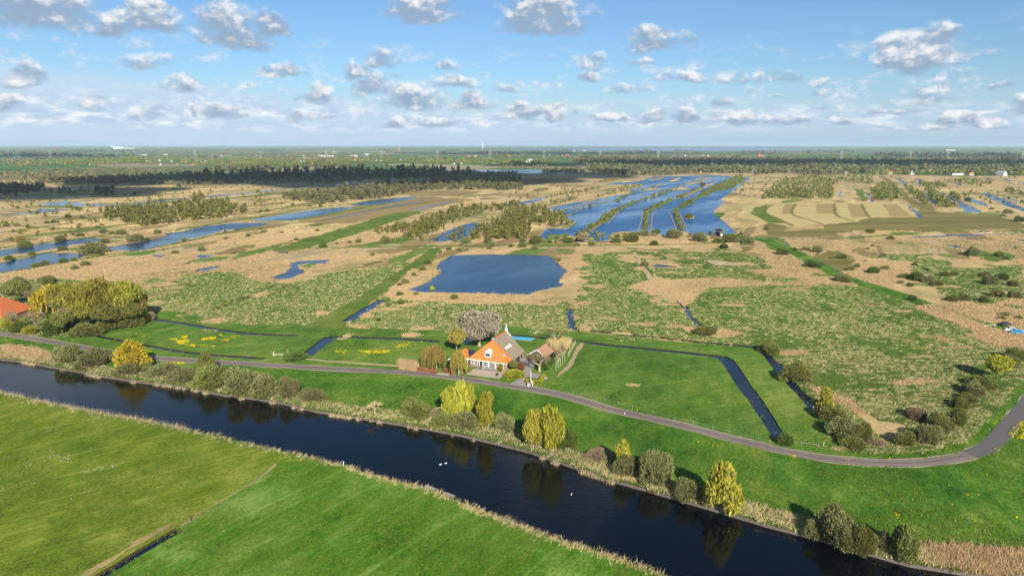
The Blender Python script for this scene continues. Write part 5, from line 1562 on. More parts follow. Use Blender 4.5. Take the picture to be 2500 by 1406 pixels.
# ------------------------------------------------------------------ reeds, tussocks, flowers
def blades(name, X, Y, Z, k, h, wb, spread, lean, leaf, label, seed, cat='reeds', leanvar=0.25):
    g = np.random.default_rng(seed)
    n = len(X)
    x = np.repeat(X, k) + g.normal(size=n * k) * np.repeat(np.broadcast_to(spread, n), k)
    y = np.repeat(Y, k) + g.normal(size=n * k) * np.repeat(np.broadcast_to(spread, n), k)
    z = np.repeat(Z, k)
    hh = np.repeat(h, k) * (0.65 + 0.6 * g.random(n * k))
    ww = np.repeat(np.broadcast_to(wb, n), k) * (0.6 + 0.8 * g.random(n * k))
    t = g.random(n * k) * 6.28
    lx = (lean[0] + g.normal(size=n * k) * leanvar) * hh
    ly = (lean[1] + g.normal(size=n * k) * leanvar) * hh
    c, s = np.cos(t) * ww, np.sin(t) * ww
    V = np.stack([np.stack([x - c, y - s, z - 0.05], 1), np.stack([x + c, y + s, z - 0.05], 1), np.stack([x + lx + c * .35, y + ly + s * .35, z + hh], 1)], 1).reshape(-1, 3)
    o = link(name, mk_mesh(name, V, np.arange(3 * n * k).reshape(-1, 3), LM[leaf]))
    return tag(o, label, cat, kind='stuff')


def dist(X, Y):
    return np.hypot(X, Y)


def clumped(X, Y, Z, f, lo, seed):
    k = np.array([mnoise.noise((x * f, y * f, seed)) + 0.5 * mnoise.noise((x * f * 5, y * f * 5, seed + 2)) for x, y in zip(X, Y)]) > lo
    return X[k], Y[k], Z[k]


X, Y, Z = clumped(*scatter(('reed', 'reed_near'), 42000, 560, 1406), 0.018, -0.4, 1.0)
D_ = dist(X, Y)
blades('reeds', X, Y, Z, 5, 0.25 + 0.6 * rng.random(len(X)), 0.015 + D_ * 0.00036, 0.3 + D_ * 0.001, (0.25, 0.05), 'reed', 'tan reeds standing in the near marsh', 51)
X, Y, Z = clumped(*scatter(('reed',), 22000, 450, 570), 0.010, 0.02, 3.0)
D_ = dist(X, Y)
blades('reeds', X, Y, Z, 4, 0.15 + 0.4 * rng.random(len(X)), 0.15 + D_ * 0.0004, 0.4 + D_ * 0.002, (0.2, 0.05), 'reed', 'tan reeds of the far marsh', 52)
X, Y, Z = scatter(('tussock', 'wet'), 30000, 600, 1130)
keep = np.array([0.7 * mnoise.noise((x * .05, y * .05, 2.0)) + 0.9 * mnoise.noise((x * .25, y * .5, 5.0)) for x, y in zip(X, Y)]) > -0.14
X, Y, Z = X[keep], Y[keep], Z[keep]
D_ = dist(X, Y)
blades('tussocks', X, Y, Z, 6, 0.2 + 0.3 * rng.random(len(X)), 0.035 + D_ * 0.00018, 0.22 + D_ * 0.0003, (1.2, 0.1), 'straw', 'straw coloured tussocks combed by the wind in the wet field', 53, 'grass', 0.5)
X, Y, Z = scatter(('tussock', 'rough', 'wet'), 46000, 600, 1130)
D_ = dist(X, Y)
blades('sedges', X, Y, Z, 5, 0.25 + 0.3 * rng.random(len(X)), 0.05 + D_ * 0.00025, 0.3 + D_ * 0.0004, (0.3, 0.1), 'sedge', 'green sedge clumps in the rough wet fields', 54, 'grass', 0.5)
X, Y, Z = scatter(('rough',), 11000, 640, 1406)
D_ = dist(X, Y)
blades('dry_grass', X, Y, Z, 6, 0.3 + 0.45 * rng.random(len(X)), 0.04 + D_ * 0.00022, 0.25 + D_ * 0.0003, (0.6, 0.1), 'straw', 'dry grass in the rough fields and on the canal bank', 55, 'grass', 0.5)


X, Y, Z = scatter(('meadow', 'meadow_bank', 'pasture', 'hayfield', 'dike'), 60000, 700, 1406)
X, Y, Z = clumped(X, Y, Z, 0.06, -0.15, 8.0)
D_ = dist(X, Y)
blades('grass_tufts', X, Y, Z, 4, 0.08 + 0.2 * rng.random(len(X)), 0.05 + D_ * 0.00035, 0.2 + D_ * 0.0006, (0.3, 0.1), 'tuft', 'longer grass tufts in the meadows', 56, 'grass', 0.5)


def along(P, n, off, width, seed, f0=0.0, f1=1.0):
    g = np.random.default_rng(seed)
    P = np.array(P)
    seg = np.linalg.norm(np.diff(P, axis=0), axis=1)
    cum = np.concatenate([[0], np.cumsum(seg)])
    s = (f0 + (f1 - f0) * g.random(n)) * cum[-1]
    x, y = np.interp(s, cum, P[:, 0]), np.interp(s, cum, P[:, 1])
    x2, y2 = np.interp(s + 0.5, cum, P[:, 0]), np.interp(s + 0.5, cum, P[:, 1])
    dx, dy = x2 - x, y2 - y
    l = np.hypot(dx, dy) + 1e-9
    o_ = off + width * (g.random(n) - 0.5)
    return x - dy / l * o_, y + dx / l * o_, s / cum[-1]


X, Y, S = along(NB, 2300, -0.1, 0.8, 61, 0.05, 0.52)
kk = np.array([mnoise.noise((s * 60, 1, 1)) + 0.6 * mnoise.noise((s * 300, 1, 4)) for s in S]) > -0.2
blades('canal_reeds', X[kk], Y[kk], np.full(kk.sum(), -0.45), 3, 0.8 + 1.1 * rng.random(kk.sum()), 0.028, 0.22, (0.15, 0.1), 'bankreed', 'tall pale reeds along the near canal edge on the left', 62)
X, Y, S = along(NB, 1800, -0.2, 0.9, 63, 0.55, 0.98)
kk = np.array([mnoise.noise((s * 40, 1, 7)) + 0.5 * mnoise.noise((s * 200, 1, 4)) for s in S]) > 0.0
blades('canal_reeds', X[kk], Y[kk], np.full(kk.sum(), -0.3), 3, 0.4 + 0.9 * rng.random(kk.sum()), 0.028, 0.25, (0.15, 0.1), 'bankreed', 'thin dry reeds along the near canal edge, right of the jetty', 64)
X, Y, S = along(FB, 3600, -0.8, 1.1, 65, 0.25, 0.78)
kk = np.array([mnoise.noise((s * 45, 2, 4)) + 0.6 * mnoise.noise((s * 220, 1, 4)) for s in S]) > 0.12
blades('canal_reeds', X[kk], Y[kk], np.full(kk.sum(), -0.75), 3, 0.7 + 0.7 * rng.random(kk.sum()), 0.028, 0.2, (0.05, 0.0), 'bankreed', 'tan reeds standing in the water along the far bank', 66)
X, Y, S = along(FB, 3600, 3.0, 5.0, 67, 0.1, 0.98)
blades('bank_reeds', X, Y, np.full(len(X), 0.05), 4, 0.3 + 0.7 * rng.random(len(X)), 0.035, 0.3, (0.2, 0.1), 'bankreed', 'dry reeds and weeds on the far canal bank', 68)
X, Y, S = along(FB, 5200, 3.0, 6.5, 69, 0.1, 0.98)
blades('bank_weeds', X, Y, np.full(len(X), 0.05), 5, 0.3 + 0.4 * rng.random(len(X)), 0.06, 0.3, (0.1, 0.1), 'sedge', 'green weeds on the far canal bank', 70, 'weeds')
X, Y = Gn(*np.array([(x, y) for x, y in in_poly(pts('F', '1500,900 1690,925 1680,985 1510,965'), 600, rng)]).T)
blades('roadside_reeds', X, Y, np.zeros(len(X)), 5, 1.0 + 0.9 * rng.random(len(X)), 0.07, 0.3, (0.1, 0), 'reed', 'stand of tan reeds between the road and the beech hedge', 71)
X, Y = Gn(*in_poly(pts('r', '560,330 1060,290 1050,420 760,620 700,480'), 700, rng).T)
blades('garden_reeds', X, Y, np.zeros(len(X)), 5, 1.3 + 1.2 * rng.random(len(X)), 0.07, 0.35, (0.1, 0), 'reed', 'tall orange tan reeds behind the garage', 72)


def flowers(tg, s, n, label, seed, size=0.12):
    g = np.random.default_rng(seed)
    q = in_poly(pts(tg, s), n, g)
    X, Y = Gn(q[:, 0], q[:, 1])
    C = np.stack([X, Y, 0.12 + 0.2 * g.random(n)], 1)
    V, F = leaf_quads(C, np.full(n, size), g, 0.9)
    return V, F


FL = [('E', '1720,690 1860,680 1850,710 1760,735 1740,720', 420), ('E', '1640,675 1760,672 1700,690', 90), ('E', '1770,655 1840,645 1830,670', 110), ('E', '1970,670 2120,655 2110,680 1980,690', 380), ('E', '1820,735 1920,733 1910,752', 160), ('E', '1930,740 2130,740 2100,755', 50), ('E', '2140,640 2180,625 2180,645', 40), ('E', '2150,690 2260,675 2240,695', 60), ('E', '1200,600 1500,620 1400,660', 40), ('E', '2250,640 2370,640 2300,680', 40),
      ('F', '1090,790 1200,790 1420,785 1400,810 1250,820 1130,805', 420), ('F', '1460,770 1500,730 1620,700 1610,745', 160), ('F', '860,785 1010,785 1000,815 880,810', 70), ('F', '880,690 1700,690 1700,850 880,850', 160), ('F', '1700,705 1740,705 1730,716', 30),
      ('E', '1590,905 1800,900 1820,920 1640,930', 120), ('E', '30,650 120,735 70,740', 16), ('E', '470,795 500,800 480,808', 14), ('E', '1380,770 1500,770 1480,810 1400,810', 60),
      ('K', '2350,390 2440,300 2459,330 2459,440 2360,440', 260), ('K', '790,555 850,555 850,572 800,572', 26), ('K', '1545,965 1580,970 1575,995 1550,985', 16), ('K', '2240,505 2260,505 2260,516 2240,516', 12), ('K', '2170,400 2300,270 2310,285 2190,410', 30), ('K', '1000,450 2450,700 2459,1150 1500,1100', 70), ('K', '1540,830 1560,830 1560,842 1540,842', 8), ('K', '100,430 400,500 380,520 120,470', 20), ('J', '1880,190 2200,240 2170,255 1860,200', 20), ('h', '1240,960 1480,920 1490,1000 1300,1030', 50)]
VV, FF, off = [], [], 0
for i, (tg, s, n) in enumerate(FL):
    V, F = flowers(tg, s, n, '', 200 + i)
    VV.append(V)
    FF.append(F + off)
    off += len(V)
VD, FD = [], []
off2 = 0
for i, (tg, s, n) in enumerate((('I', '80,300 380,300 350,330 100,340', 16), ('I', '330,480 540,470 520,540 320,520', 40), ('I', '560,590 850,530 840,570 600,610', 46), ('I', '0,350 900,300 1000,700 0,900', 70))):
    V, F = flowers(tg, s, n, '', 300 + i, 0.07)
    VD.append(V)
    FD.append(F + off2)
    off2 += len(V)
tag(link('white_flowers', mk_mesh('white_flowers', np.concatenate(VD), np.concatenate(FD), simple_mat('white_flower', (0.7, 0.7, 0.66), 0.8, 0.05))), 'pale daisies sprinkled over the hay field', 'flowers', kind='stuff')
tag(link('yellow_flowers', mk_mesh('yellow_flowers', np.concatenate(VV), np.concatenate(FF), LM['flower'])), 'yellow wild flowers in patches on the meadows', 'flowers', kind='stuff')
#@@PART3
# ------------------------------------------------------------------ building materials
def tile_mat(name, c1, c2, rot=0.0):
    m, N = new_mat(name)
    g = N.n('NewGeometry')
    p = N.n('TexCoord').outputs['Object']
    f = N.noise(p, 0.9, 5, 0.65)
    f2 = N.noise(p, 6.0, 3, 0.6)
    c = N.mix(N.m('ADD', N.m('MULTIPLY', f, 0.7), N.m('MULTIPLY', f2, 0.4)), c1, c2)
    w = N.n('TexWave')
    w.bands_direction = 'X'
    N.set(w.inputs['Vector'], p)
    w.inputs['Scale'].default_value = 1.3
    w2 = N.n('TexWave')
    w2.bands_direction = 'Z'
    w2.wave_profile = 'SAW'
    N.set(w2.inputs['Vector'], p)
    w2.inputs['Scale'].default_value = 1.1
    finish(N, c, 0.7, N.m('ADD', w.outputs[1], w2.outputs[1]), 0.5, 0.06, 0.2)
    return m


def thatch_mat():
    m, N = new_mat('thatch')
    p = N.n('TexCoord').outputs['Object']
    f = N.noise(N.mapv(p, (0.3, 1, 0.3)), 2.2, 5, 0.7)
    f2 = N.noise(p, 0.35, 4, 0.6)
    c = N.mix(N.m('ADD', N.m('MULTIPLY', f, 0.6), N.m('MULTIPLY', f2, 0.5)), (0.140, 0.110, 0.075), (0.340, 0.280, 0.200))
    finish(N, c, 0.95, f, 0.6, 0.12, 0.05)
    return m


TILE = tile_mat('orange_roof_tile', (0.34, 0.092, 0.024), (0.70, 0.25, 0.058))
TILE_RED = tile_mat('red_roof_tile', (0.42, 0.10, 0.035), (0.66, 0.21, 0.08))
TILE_OLD = tile_mat('weathered_roof_tile', (0.34, 0.11, 0.045), (0.48, 0.32, 0.23))
THATCH = thatch_mat()


def brick_mat():
    m, N = new_mat('pale_brick')
    p = N.n('TexCoord').outputs['Object']
    b = N.n('TexBrick')
    N.set(b.inputs['Vector'], N.mapv(p, (1, 1, 1), (math.pi / 2, 0, 0)))
    b.inputs['Color1'].default_value = (0.25, 0.165, 0.11, 1)
    b.inputs['Color2'].default_value = (0.32, 0.225, 0.16, 1)
    b.inputs['Mortar'].default_value = (0.30, 0.26, 0.21, 1)
    b.inputs['Scale'].default_value = 4.0
    finish(N, N.mix(N.m('MULTIPLY', N.noise(p, 1.2, 4), 0.3), b.outputs[0], (0.25, 0.17, 0.12)), 0.9)
    return m


BRICK = brick_mat()
WHITE = simple_mat('white_paint', (0.78, 0.77, 0.74), 0.5, 0.04, 2.0)
DARKWOOD = simple_mat('dark_wood', (0.035, 0.032, 0.030), 0.6, 0.2, 3.0)
GREYWOOD = simple_mat('grey_wood', (0.26, 0.225, 0.19), 0.85, 0.2, 3.0)
PALEWOOD = simple_mat('pale_wood', (0.56, 0.47, 0.33), 0.8, 0.15, 3.0)
LEAD = simple_mat('lead', (0.30, 0.30, 0.31), 0.5, 0.1, 3.0)
SLATE = simple_mat('dark_slate', (0.030, 0.036, 0.050), 0.35, 0.2, 1.5, 0.5)
GLASS = simple_mat('window_glass', (0.02, 0.035, 0.05), 0.06, 0.1, 1.0, 0.6)
BLUEGREEN = simple_mat('green_blue_paint', (0.10, 0.22, 0.24), 0.5, 0.05, 2.0)
REDPAINT = simple_mat('red_paint', (0.42, 0.06, 0.04), 0.5, 0.05)
BLACK = simple_mat('black_rubber', (0.018, 0.018, 0.018), 0.8, 0.1)
CARWHITE = simple_mat('white_car_paint', (0.75, 0.76, 0.78), 0.25, 0.02, 1.0, 0.5)
CARBLUE = simple_mat('blue_car_paint', (0.03, 0.27, 0.62), 0.25, 0.04, 1.0, 0.5)
STEEL = simple_mat('galvanised_steel', (0.42, 0.43, 0.44), 0.5, 0.08, 0.5, 0.4)
CONCRETE = simple_mat('concrete', (0.50, 0.48, 0.45), 0.9, 0.1, 0.05)

m, N = new_mat('pool_water')
finish(N, (0.03, 0.46, 0.66), 0.08, N.noise(N.pos(), 2.0, 2), 0.05, 0.1, 0.5)
POOL = m

# ------------------------------------------------------------------ the thatched farmhouse
FH = thing('farmhouse', 'large farmhouse with steep orange tiled hip and grey thatched barn roof', 'farmhouse', (-7.45, 202.4, 0), math.atan2(-0.4, 0.917))
hw, EZ, RZ, YA, YB = 6.3, 2.35, 8.2, 4.2, 13.8
ov = 0.35
wl = MB()
wl.poly([(-hw, 0, 0), (hw, 0, 0), (hw, 0, EZ + .1), (-hw, 0, EZ + .1)])
wl.poly([(hw, 0, 0), (hw, YB - .2, 0), (hw, YB - .2, EZ + .1), (hw, 0, EZ + .1)])
wl.poly([(-hw, YB - .2, 0), (-hw, 0, 0), (-hw, 0, EZ + .1), (-hw, YB - .2, EZ + .1)])
wl.poly([(hw, YB - .2, 0), (-hw, YB - .2, 0), (-hw, YB - .2, EZ + .1), (0, YB - .2, RZ - .3), (hw, YB - .2, EZ + .1)])
wl.part('wall', BRICK, FH)
ex = hw + ov
rt = MB()
rt.slab([(-ex, -ov, EZ), (ex, -ov, EZ), (0, YA, RZ)], 0.12)
rt.slab([(ex, -ov, EZ), (ex, YA, EZ), (0, YA, RZ)], 0.12)
rt.slab([(-ex, YA, EZ), (-ex, -ov, EZ), (0, YA, RZ)], 0.12)
tiled = rt.part('tiled_roof', TILE, FH)
tiled['label'] = 'bright orange tiled front hip'
th = MB()
t_ = 0.22
th.slab([(ex + .05, YA + .02, EZ - .05), (ex + .05, YB + .1, EZ - .05), (0, YB + .1, RZ + t_), (0, YA + .02, RZ + t_)], 0.34)
th.slab([(-ex - .05, YB + .1, EZ - .05), (-ex - .05, YA + .02, EZ - .05), (0, YA + .02, RZ + t_), (0, YB + .1, RZ + t_)], 0.34)
thatch = th.part('thatched_roof', THATCH, FH)
thatch['label'] = 'weathered grey brown thatch over the barn'
MB().tube((0, YA + .1, RZ + t_ - .02), (0, YB + .05, RZ + t_ - .02), 0.24, 0.24, 8).part('ridge_tiles', TILE_RED, thatch)
for sgn in (-1, 1):
    MB().tube((sgn * ex, -ov, EZ + .05), (0, YA, RZ + .04), 0.10, 0.10, 6).part('hip_tiles', TILE, tiled)
ch = MB()
ch.box((0, YA - .25, RZ + .12), (0.75, 0.55, 0.75))
ch.box((0, YA - .25, RZ + .54), (0.9, 0.7, 0.12))
ch.part('chimney', LEAD, FH)
# owl board on the back gable
ow = MB()
for sgn in (-1, 1):
    a, b = Vector((0, YB + .16, RZ + t_ + .25)), Vector((sgn * 1.75, YB + .16, RZ + t_ + .25 - 1.75 * (RZ - EZ) / ex))
    d = Vector((0, 0, -0.42))
    ow.slab([a, a + d, b + d, b] if sgn < 0 else [b, b + d, a + d, a], 0.08)
ow.box((0, YB + .16, RZ + t_ + .35), (0.9, 0.1, 0.9))
ow.box((0, YB + .16, RZ + t_ + 1.2), (0.55, 0.1, 0.8), 0, 0.5)
ow.tube((0, YB + .16, RZ + t_ + 1.5), (0, YB + .16, RZ + t_ + 2.6), 0.09, 0.05, 6)
ow.part('owl_board', WHITE, FH)
# white eaves board
eb = MB()
eb.box((0, -ov - .03, EZ - .12), (2 * ex + .1, 0.10, 0.26))
eb.box((ex + .03, 2.0, EZ - .14), (0.08, 4.4, 0.20))
eb.box((-ex - .03, 2.0, EZ - .14), (0.08, 4.4, 0.20))
eb.part('eaves_board', WHITE, FH)


def window(parent, x, z, w, h, nx, nz, name='window', y=-0.02, mat=WHITE, dep=0.10):
    fr = MB()
    fw = 0.10
    fr.box((x - w / 2, y, z), (fw, dep, h + fw))
    fr.box((x + w / 2, y, z), (fw, dep, h + fw))
    fr.box((x, y - .003, z + h / 2), (w, dep, fw))
    fr.box((x, y - .003, z - h / 2), (w + .2, dep + .06, fw))
    for i in range(1, nx):
        fr.box((x - w / 2 + w * i / nx, y, z), (0.06, dep * .8, h))
    for i in range(1, nz):
        fr.box((x, y + .002, z - h / 2 + h * i / nz), (w, dep * .7, 0.06))
    o = fr.part(name, mat, parent)
    for i in range(nx):
        for j in range(nz):
            MB().box((x - w / 2 + w * (i + .5) / nx, y + .02, z - h / 2 + h * (j + .5) / nz), (w / nx - .06, 0.02, h / nz - .06)).part('pane', GLASS, o)
    return o


for x, z, w, h, nx, nz, nm in ((-5.25, 1.35, 0.8, 0.95, 1, 2, 'window'), (-4.05, 1.35, 0.9, 0.95, 1, 2, 'window'), (-0.85, 1.25, 1.0, 1.25, 1, 2, 'window'), (1.4, 1.15, 1.9, 1.85, 3, 3, 'french_window'), (4.6, 1.2, 1.3, 1.4, 2, 2, 'window')):
    window(FH, x, z, w, h, nx, nz, nm)
dr = MB()
dr.box((-2.35, -0.02, 1.05), (0.95, 0.08, 2.05)).part('door', DARKWOOD, FH)
df = MB()
for sx in (-2.9, -1.8):
    df.box((sx, -0.03, 1.07), (0.14, 0.12, 2.15))
df.box((-2.35, -0.035, 2.12), (1.0, 0.12, 0.12))
df.part('door_frame', WHITE, FH)
pf = MB()
for sx in (0.25, 2.65):
    pf.box((sx, -0.05, 1.1), (0.13, 0.13, 2.2))
pf.part('downpipe', WHITE, FH)
# barn door and windows in the side wall
for yy, ww, hh, mt in ((9.2, 1.8, 2.0, DARKWOOD), (6.2, 0.9, 0.9, GLASS), (7.6, 0.9, 0.9, GLASS), (11.8, 0.9, 0.9, GLASS)):
    MB().box((hw + .02, yy, hh / 2 + (0.02 if hh > 1.5 else 0.8)), (0.06, ww, hh)).part('barn_door' if hh > 1.5 else 'barn_window', mt, FH)
# dormer on the front hip
sl = (RZ - EZ) / (YA + ov)
dm = MB()
yd, zd = 0.55, EZ + sl * (0.55 + ov)
W2 = 0.95
dm.box((-0.3, yd + .55, zd + .55), (2 * W2, 1.3, 1.5))
dm.poly([(-0.3 - W2, yd - .101, zd + 1.3), (-0.3 + W2, yd - .101, zd + 1.3), (-0.3, yd - .101, zd + 2.15)])
dmo = dm.part('dormer', WHITE, FH)
dr2 = MB()
dr2.slab([(-0.3 - W2 - .15, yd - .2, zd + 1.22), (-0.3, yd - .2, zd + 2.25), (-0.3, yd + 1.6, zd + 2.25), (-0.3 - W2 - .15, yd + 1.6, zd + 1.22)], -0.08)
dr2.slab([(-0.3, yd - .2, zd + 2.25), (-0.3 + W2 + .15, yd - .2, zd + 1.22), (-0.3 + W2 + .15, yd + 1.6, zd + 1.22), (-0.3, yd + 1.6, zd + 2.25)], -0.08)
dr2.part('dormer_roof', WHITE, dmo)
for sx in (-0.65, 0.05):
    MB().box((sx, yd - .11, zd + .62), (0.55, 0.05, 0.95)).part('pane', GLASS, dmo)
fr = MB()
for sx in (-1.0, -0.3, 0.4):
    fr.box((sx, yd - .13, zd + .62), (0.10, 0.05, 1.05))
fr.box((-0.3, yd - .132, zd + .65), (1.3, 0.04, 0.07))
fr.part('dormer_frame', BLUEGREEN, dmo)
# rooflights
n_f = Vector((0, -(RZ - EZ), YA + ov)).normalized()
sd = (RZ - EZ) / ex


def rooflight(side_pt, du, dv, w, h, up, frame, name='rooflight', par=FH):
    P = Vector(side_pt)
    du, dv = Vector(du).normalized(), Vector(dv).normalized()
    nn = du.cross(dv).normalized()
    if nn.z < 0:
        nn = -nn
    o = MB()
    q = [P + nn * (up + .08) + du * a * w / 2 + dv * b * h / 2 for a, b in ((-1, -1), (1, -1), (1, 1), (-1, 1))]
    if (q[1] - q[0]).cross(q[2] - q[0]).dot(nn) < 0:
        q = q[::-1]
    o.slab(q, 0.2)
    ob = o.part(name, frame, par)
    g = MB()
    q2 = [P + nn * (up + .10) + du * a * w * .36 + dv * b * h * .36 for a, b in ((-1, -1), (1, -1), (1, 1), (-1, 1))]
    if (q2[1] - q2[0]).cross(q2[2] - q2[0]).dot(nn) < 0:
        q2 = q2[::-1]
    g.slab(q2, 0.015)
    g.part('pane', SKYGLASS, ob)
    return ob


SKYGLASS = simple_mat('roof_glass', (0.35, 0.38, 0.42), 0.15, 0.05, 1.0, 0.6)
for i, yy in enumerate((5.8, 7.0, 8.2, 9.4)):
    xx = 3.55
    rl = rooflight((xx, yy, RZ + t_ - sd * xx), (0, 1, 0), (1, 0, -sd), 0.5, 0.95, 0.02, WHITE, par=thatch)
    MB().box((xx + .62, yy, RZ + t_ - sd * (xx + .62) + .08), (0.25, 0.5, 0.10)).part('apron', TILE_RED, rl)
rooflight((4.6, 2.05, RZ - sd * 4.6), (0, 1, 0), (1, 0, -sd), 0.7, 0.9, 0.02, WHITE, par=tiled)
vy = 2.0
MB().box((-2.5, vy - .15, EZ + sl * (vy + ov) + .25), (0.28, 0.28, 0.7)).part('vent_pipe', LEAD, tiled)

# ------------------------------------------------------------------ sheds, garage, the neighbour's farm


def gable_house(name, label, cat, loc, rz, W, L, ez, rz_, wallm, roofm, verge=None, hip=0.0, group=None, ov=0.3, win=0):
    t = thing(name, label, cat, loc, rz, group)
    h = W / 2
    w = MB()
    if hip:
        w.box((0, L / 2, ez / 2), (W, L, ez))
    else:
        w.poly([(-h, 0, 0), (h, 0, 0), (h, 0, ez), (0, 0, rz_ - .12), (-h, 0, ez)])
        w.poly([(h, L, 0), (-h, L, 0), (-h, L, ez), (0, L, rz_ - .12), (h, L, ez)])
        w.poly([(h, 0, 0), (h, L, 0), (h, L, ez), (h, 0, ez)])
        w.poly([(-h, L, 0), (-h, 0, 0), (-h, 0, ez), (-h, L, ez)])
    w.part('wall', wallm, t)
    s = (rz_ - ez) / h
    e = h + ov
    zz = ez - s * ov
    r = MB()
    r.slab([(e, -ov, zz), (e, L + ov, zz), (0, L + ov - hip, rz_), (0, -ov + hip, rz_)], 0.12)
    r.slab([(-e, L + ov, zz), (-e, -ov, zz), (0, -ov + hip, rz_), (0, L + ov - hip, rz_)], 0.12)
    if hip:
        r.slab([(-e, -ov, zz), (e, -ov, zz), (0, hip - ov, rz_)], 0.12)
        r.slab([(e, L + ov, zz), (-e, L + ov, zz), (0, L + ov - hip, rz_)], 0.12)
    ro = r.part('roof', roofm, t)
    if verge:
        for sgn in (-1, 1):
            v = MB()
            a, b = Vector((0, -ov - .04, rz_ + .03)), Vector((sgn * e, -ov - .04, zz + .03))
            d = Vector((0, 0, -.30))
            v.slab([a, a + d, b + d, b] if sgn < 0 else [b, b + d, a + d, a], 0.06)
            v.part('bargeboard', verge, ro)
    for i in range(win):
        MB().box((-h + W * (i + .5) / win, -0.02, ez * .55), (0.9, 0.06, 1.1)).part('window', GLASS, t)
    return t


RZH = math.atan2(-0.4, 0.917)
ga = gable_house('garage', 'small garage with weathered orange roof and white gable boards behind the bare tree', 'garage', (8.0, 208.9, 0), RZH, 6.0, 6.8, 2.15, 4.15, DARKWOOD, TILE_OLD, WHITE)
MB().box((0, -0.04, 1.0), (2.6, 0.05, 2.0)).part('door', DARKWOOD, ga)
gable_house('garden_shed', 'small shed with orange tiled hip roof left of the farmhouse', 'shed', (-16.2, 207.3, 0), RZH, 4.6, 4.6, 2.2, 4.2, BRICK, TILE, None, hip=1.6)
gable_house('carport', 'low open shed with white gable boards between the birches', 'shed', (-18.6, 205.6, 0), RZH, 2.6, 3.4, 1.9, 2.9, DARKWOOD, TILE, WHITE)
lt = thing('lean_to', 'dark slate lean-to roof between shed and farmhouse', 'lean-to', (-13.7, 207.6, 0), RZH)
MB().box((0, 0.9, 1.0), (2.0, 2.6, 2.0)).part('wall', BRICK, lt)
lr = MB()
lr.slab([(-1.2, -.6, 1.95), (1.2, -.6, 1.95), (1.2, 2.4, 3.7), (-1.2, 2.4, 3.7)], 0.1)
lr.part('roof', SLATE, lt)
po = thing('porch', 'white flat porch at the left corner of the farmhouse', 'porch', (-14.2, 204.9, 0), RZH)
MB().box((0, 0, 2.15), (1.6, 1.6, 0.16)).part('roof', WHITE, po)
for sx in (-.65, .65):
    MB().box((sx, -.65, 1.03), (0.14, 0.14, 2.06)).part('post', WHITE, po)

nf = gable_house('farmhouse', 'neighbouring farmhouse with large red orange roof at the left edge', 'farmhouse', (-196.5, 264.0, 0), math.pi / 2, 19.0, 30.0, 2.6, 9.3, BRICK, TILE_RED, None, hip=7.0)
u = MB()
for sgn in (-1, 1):
    a, b = Vector((0, 6.2, 10.3)), Vector((sgn * 1.7, 6.2, 8.3))
    d = Vector((0, 0, -.4))
    u.slab([a, a + d, b + d, b] if sgn < 0 else [b, b + d, a + d, a], .12)
u.box((0, 6.2, 10.1), (1.1, .14, 1.1), 0, .35)
u.part('owl_board', simple_mat('pale_green_paint', (0.62, 0.70, 0.66), 0.6, 0.04), nf)
MB().poly([(-1.3, 6.35, 8.4), (1.3, 6.35, 8.4), (0, 6.35, 9.9)]).part('owl_hole', SLATE, nf)

# pool
pa, pb, pc_, pd = [Vector((*q, 0)) for q in ((0.6, 238.0), (7.8, 235.9), (6.6, 232.9), (-0.5, 235.0))]
cp = (pa + pb + pc_ + pd) / 4
sp = thing('swimming_pool', 'bright turquoise garden pool behind the thatched roof', 'pool', cp)
rim = MB()
o_ = [(q - cp) * 1.12 for q in (pa, pb, pc_, pd)]
i_ = [(q - cp) for q in (pa, pb, pc_, pd)]
zr = Vector((0, 0, .12))
for k in range(4):
    j = (k + 1) % 4
    rim.poly([o_[k] + zr, o_[j] + zr, i_[j] + zr, i_[k] + zr][::-1])
    rim.poly([o_[k], o_[j], o_[j] + zr, o_[k] + zr][::-1])
rim.part('rim', simple_mat('pool_rim', (0.34, 0.33, 0.36), 0.7, 0.1), sp)
MB().poly([q + Vector((0, 0, .09)) for q in i_][::-1]).part('water', POOL, sp)


# hedges
def hedge(label, P, w, h, leaf, n, seed):
    g = np.random.default_rng(seed)
    C = []
    P = [Vector((*G(*q), 0)) for q in P]
    tot = sum((b - a).length for a, b in zip(P, P[1:]))
    for a, b in zip(P, P[1:]):
        k = int(n * (b - a).length / tot)
        d = (b - a).normalized()
        nn = Vector((-d.y, d.x, 0))
        t = g.random(k)
        # surface of a trimmed box
        side = g.integers(0, 3, k)
        s = np.where(side == 0, -1, np.where(side == 1, 1, g.uniform(-1, 1, k))) * w / 2 + g.normal(size=k) * .06
        z = np.where(side == 2, h, g.random(k) * h) + g.normal(size=k) * .07
        L = (b - a).length
        C.append(np.stack([a.x + d.x * t * L + nn.x * s, a.y + d.y * t * L + nn.y * s, np.maximum(z, .05)], 1))
    V, F = leaf_quads(np.concatenate(C), np.full(sum(len(c) for c in C), 0.16), g)
    return tag(link('hedge', mk_mesh('hedge', V, F, LM[leaf])), label, 'hedge')


hedge('long copper brown beech hedge along the road', [(1020, 905), (1044, 908), (1068, 912)], 1.0, 1.1, 'copper', 1800, 1)
hedge('short copper brown beech hedge right of the gravel entry', [(1083, 907), (1100, 909)], 1.0, 1.0, 'copper', 800, 2)
hedge('copper brown beech hedge end at the weeping birch', [(1101, 915), (1107, 912)], 1.3, 1.2, 'copper', 600, 3)
hedge('yellow green box hedge around the parking bay', [(1284, 934), (1316, 938), (1329, 919)], 0.9, 1.0, 'hedge', 1800, 4)

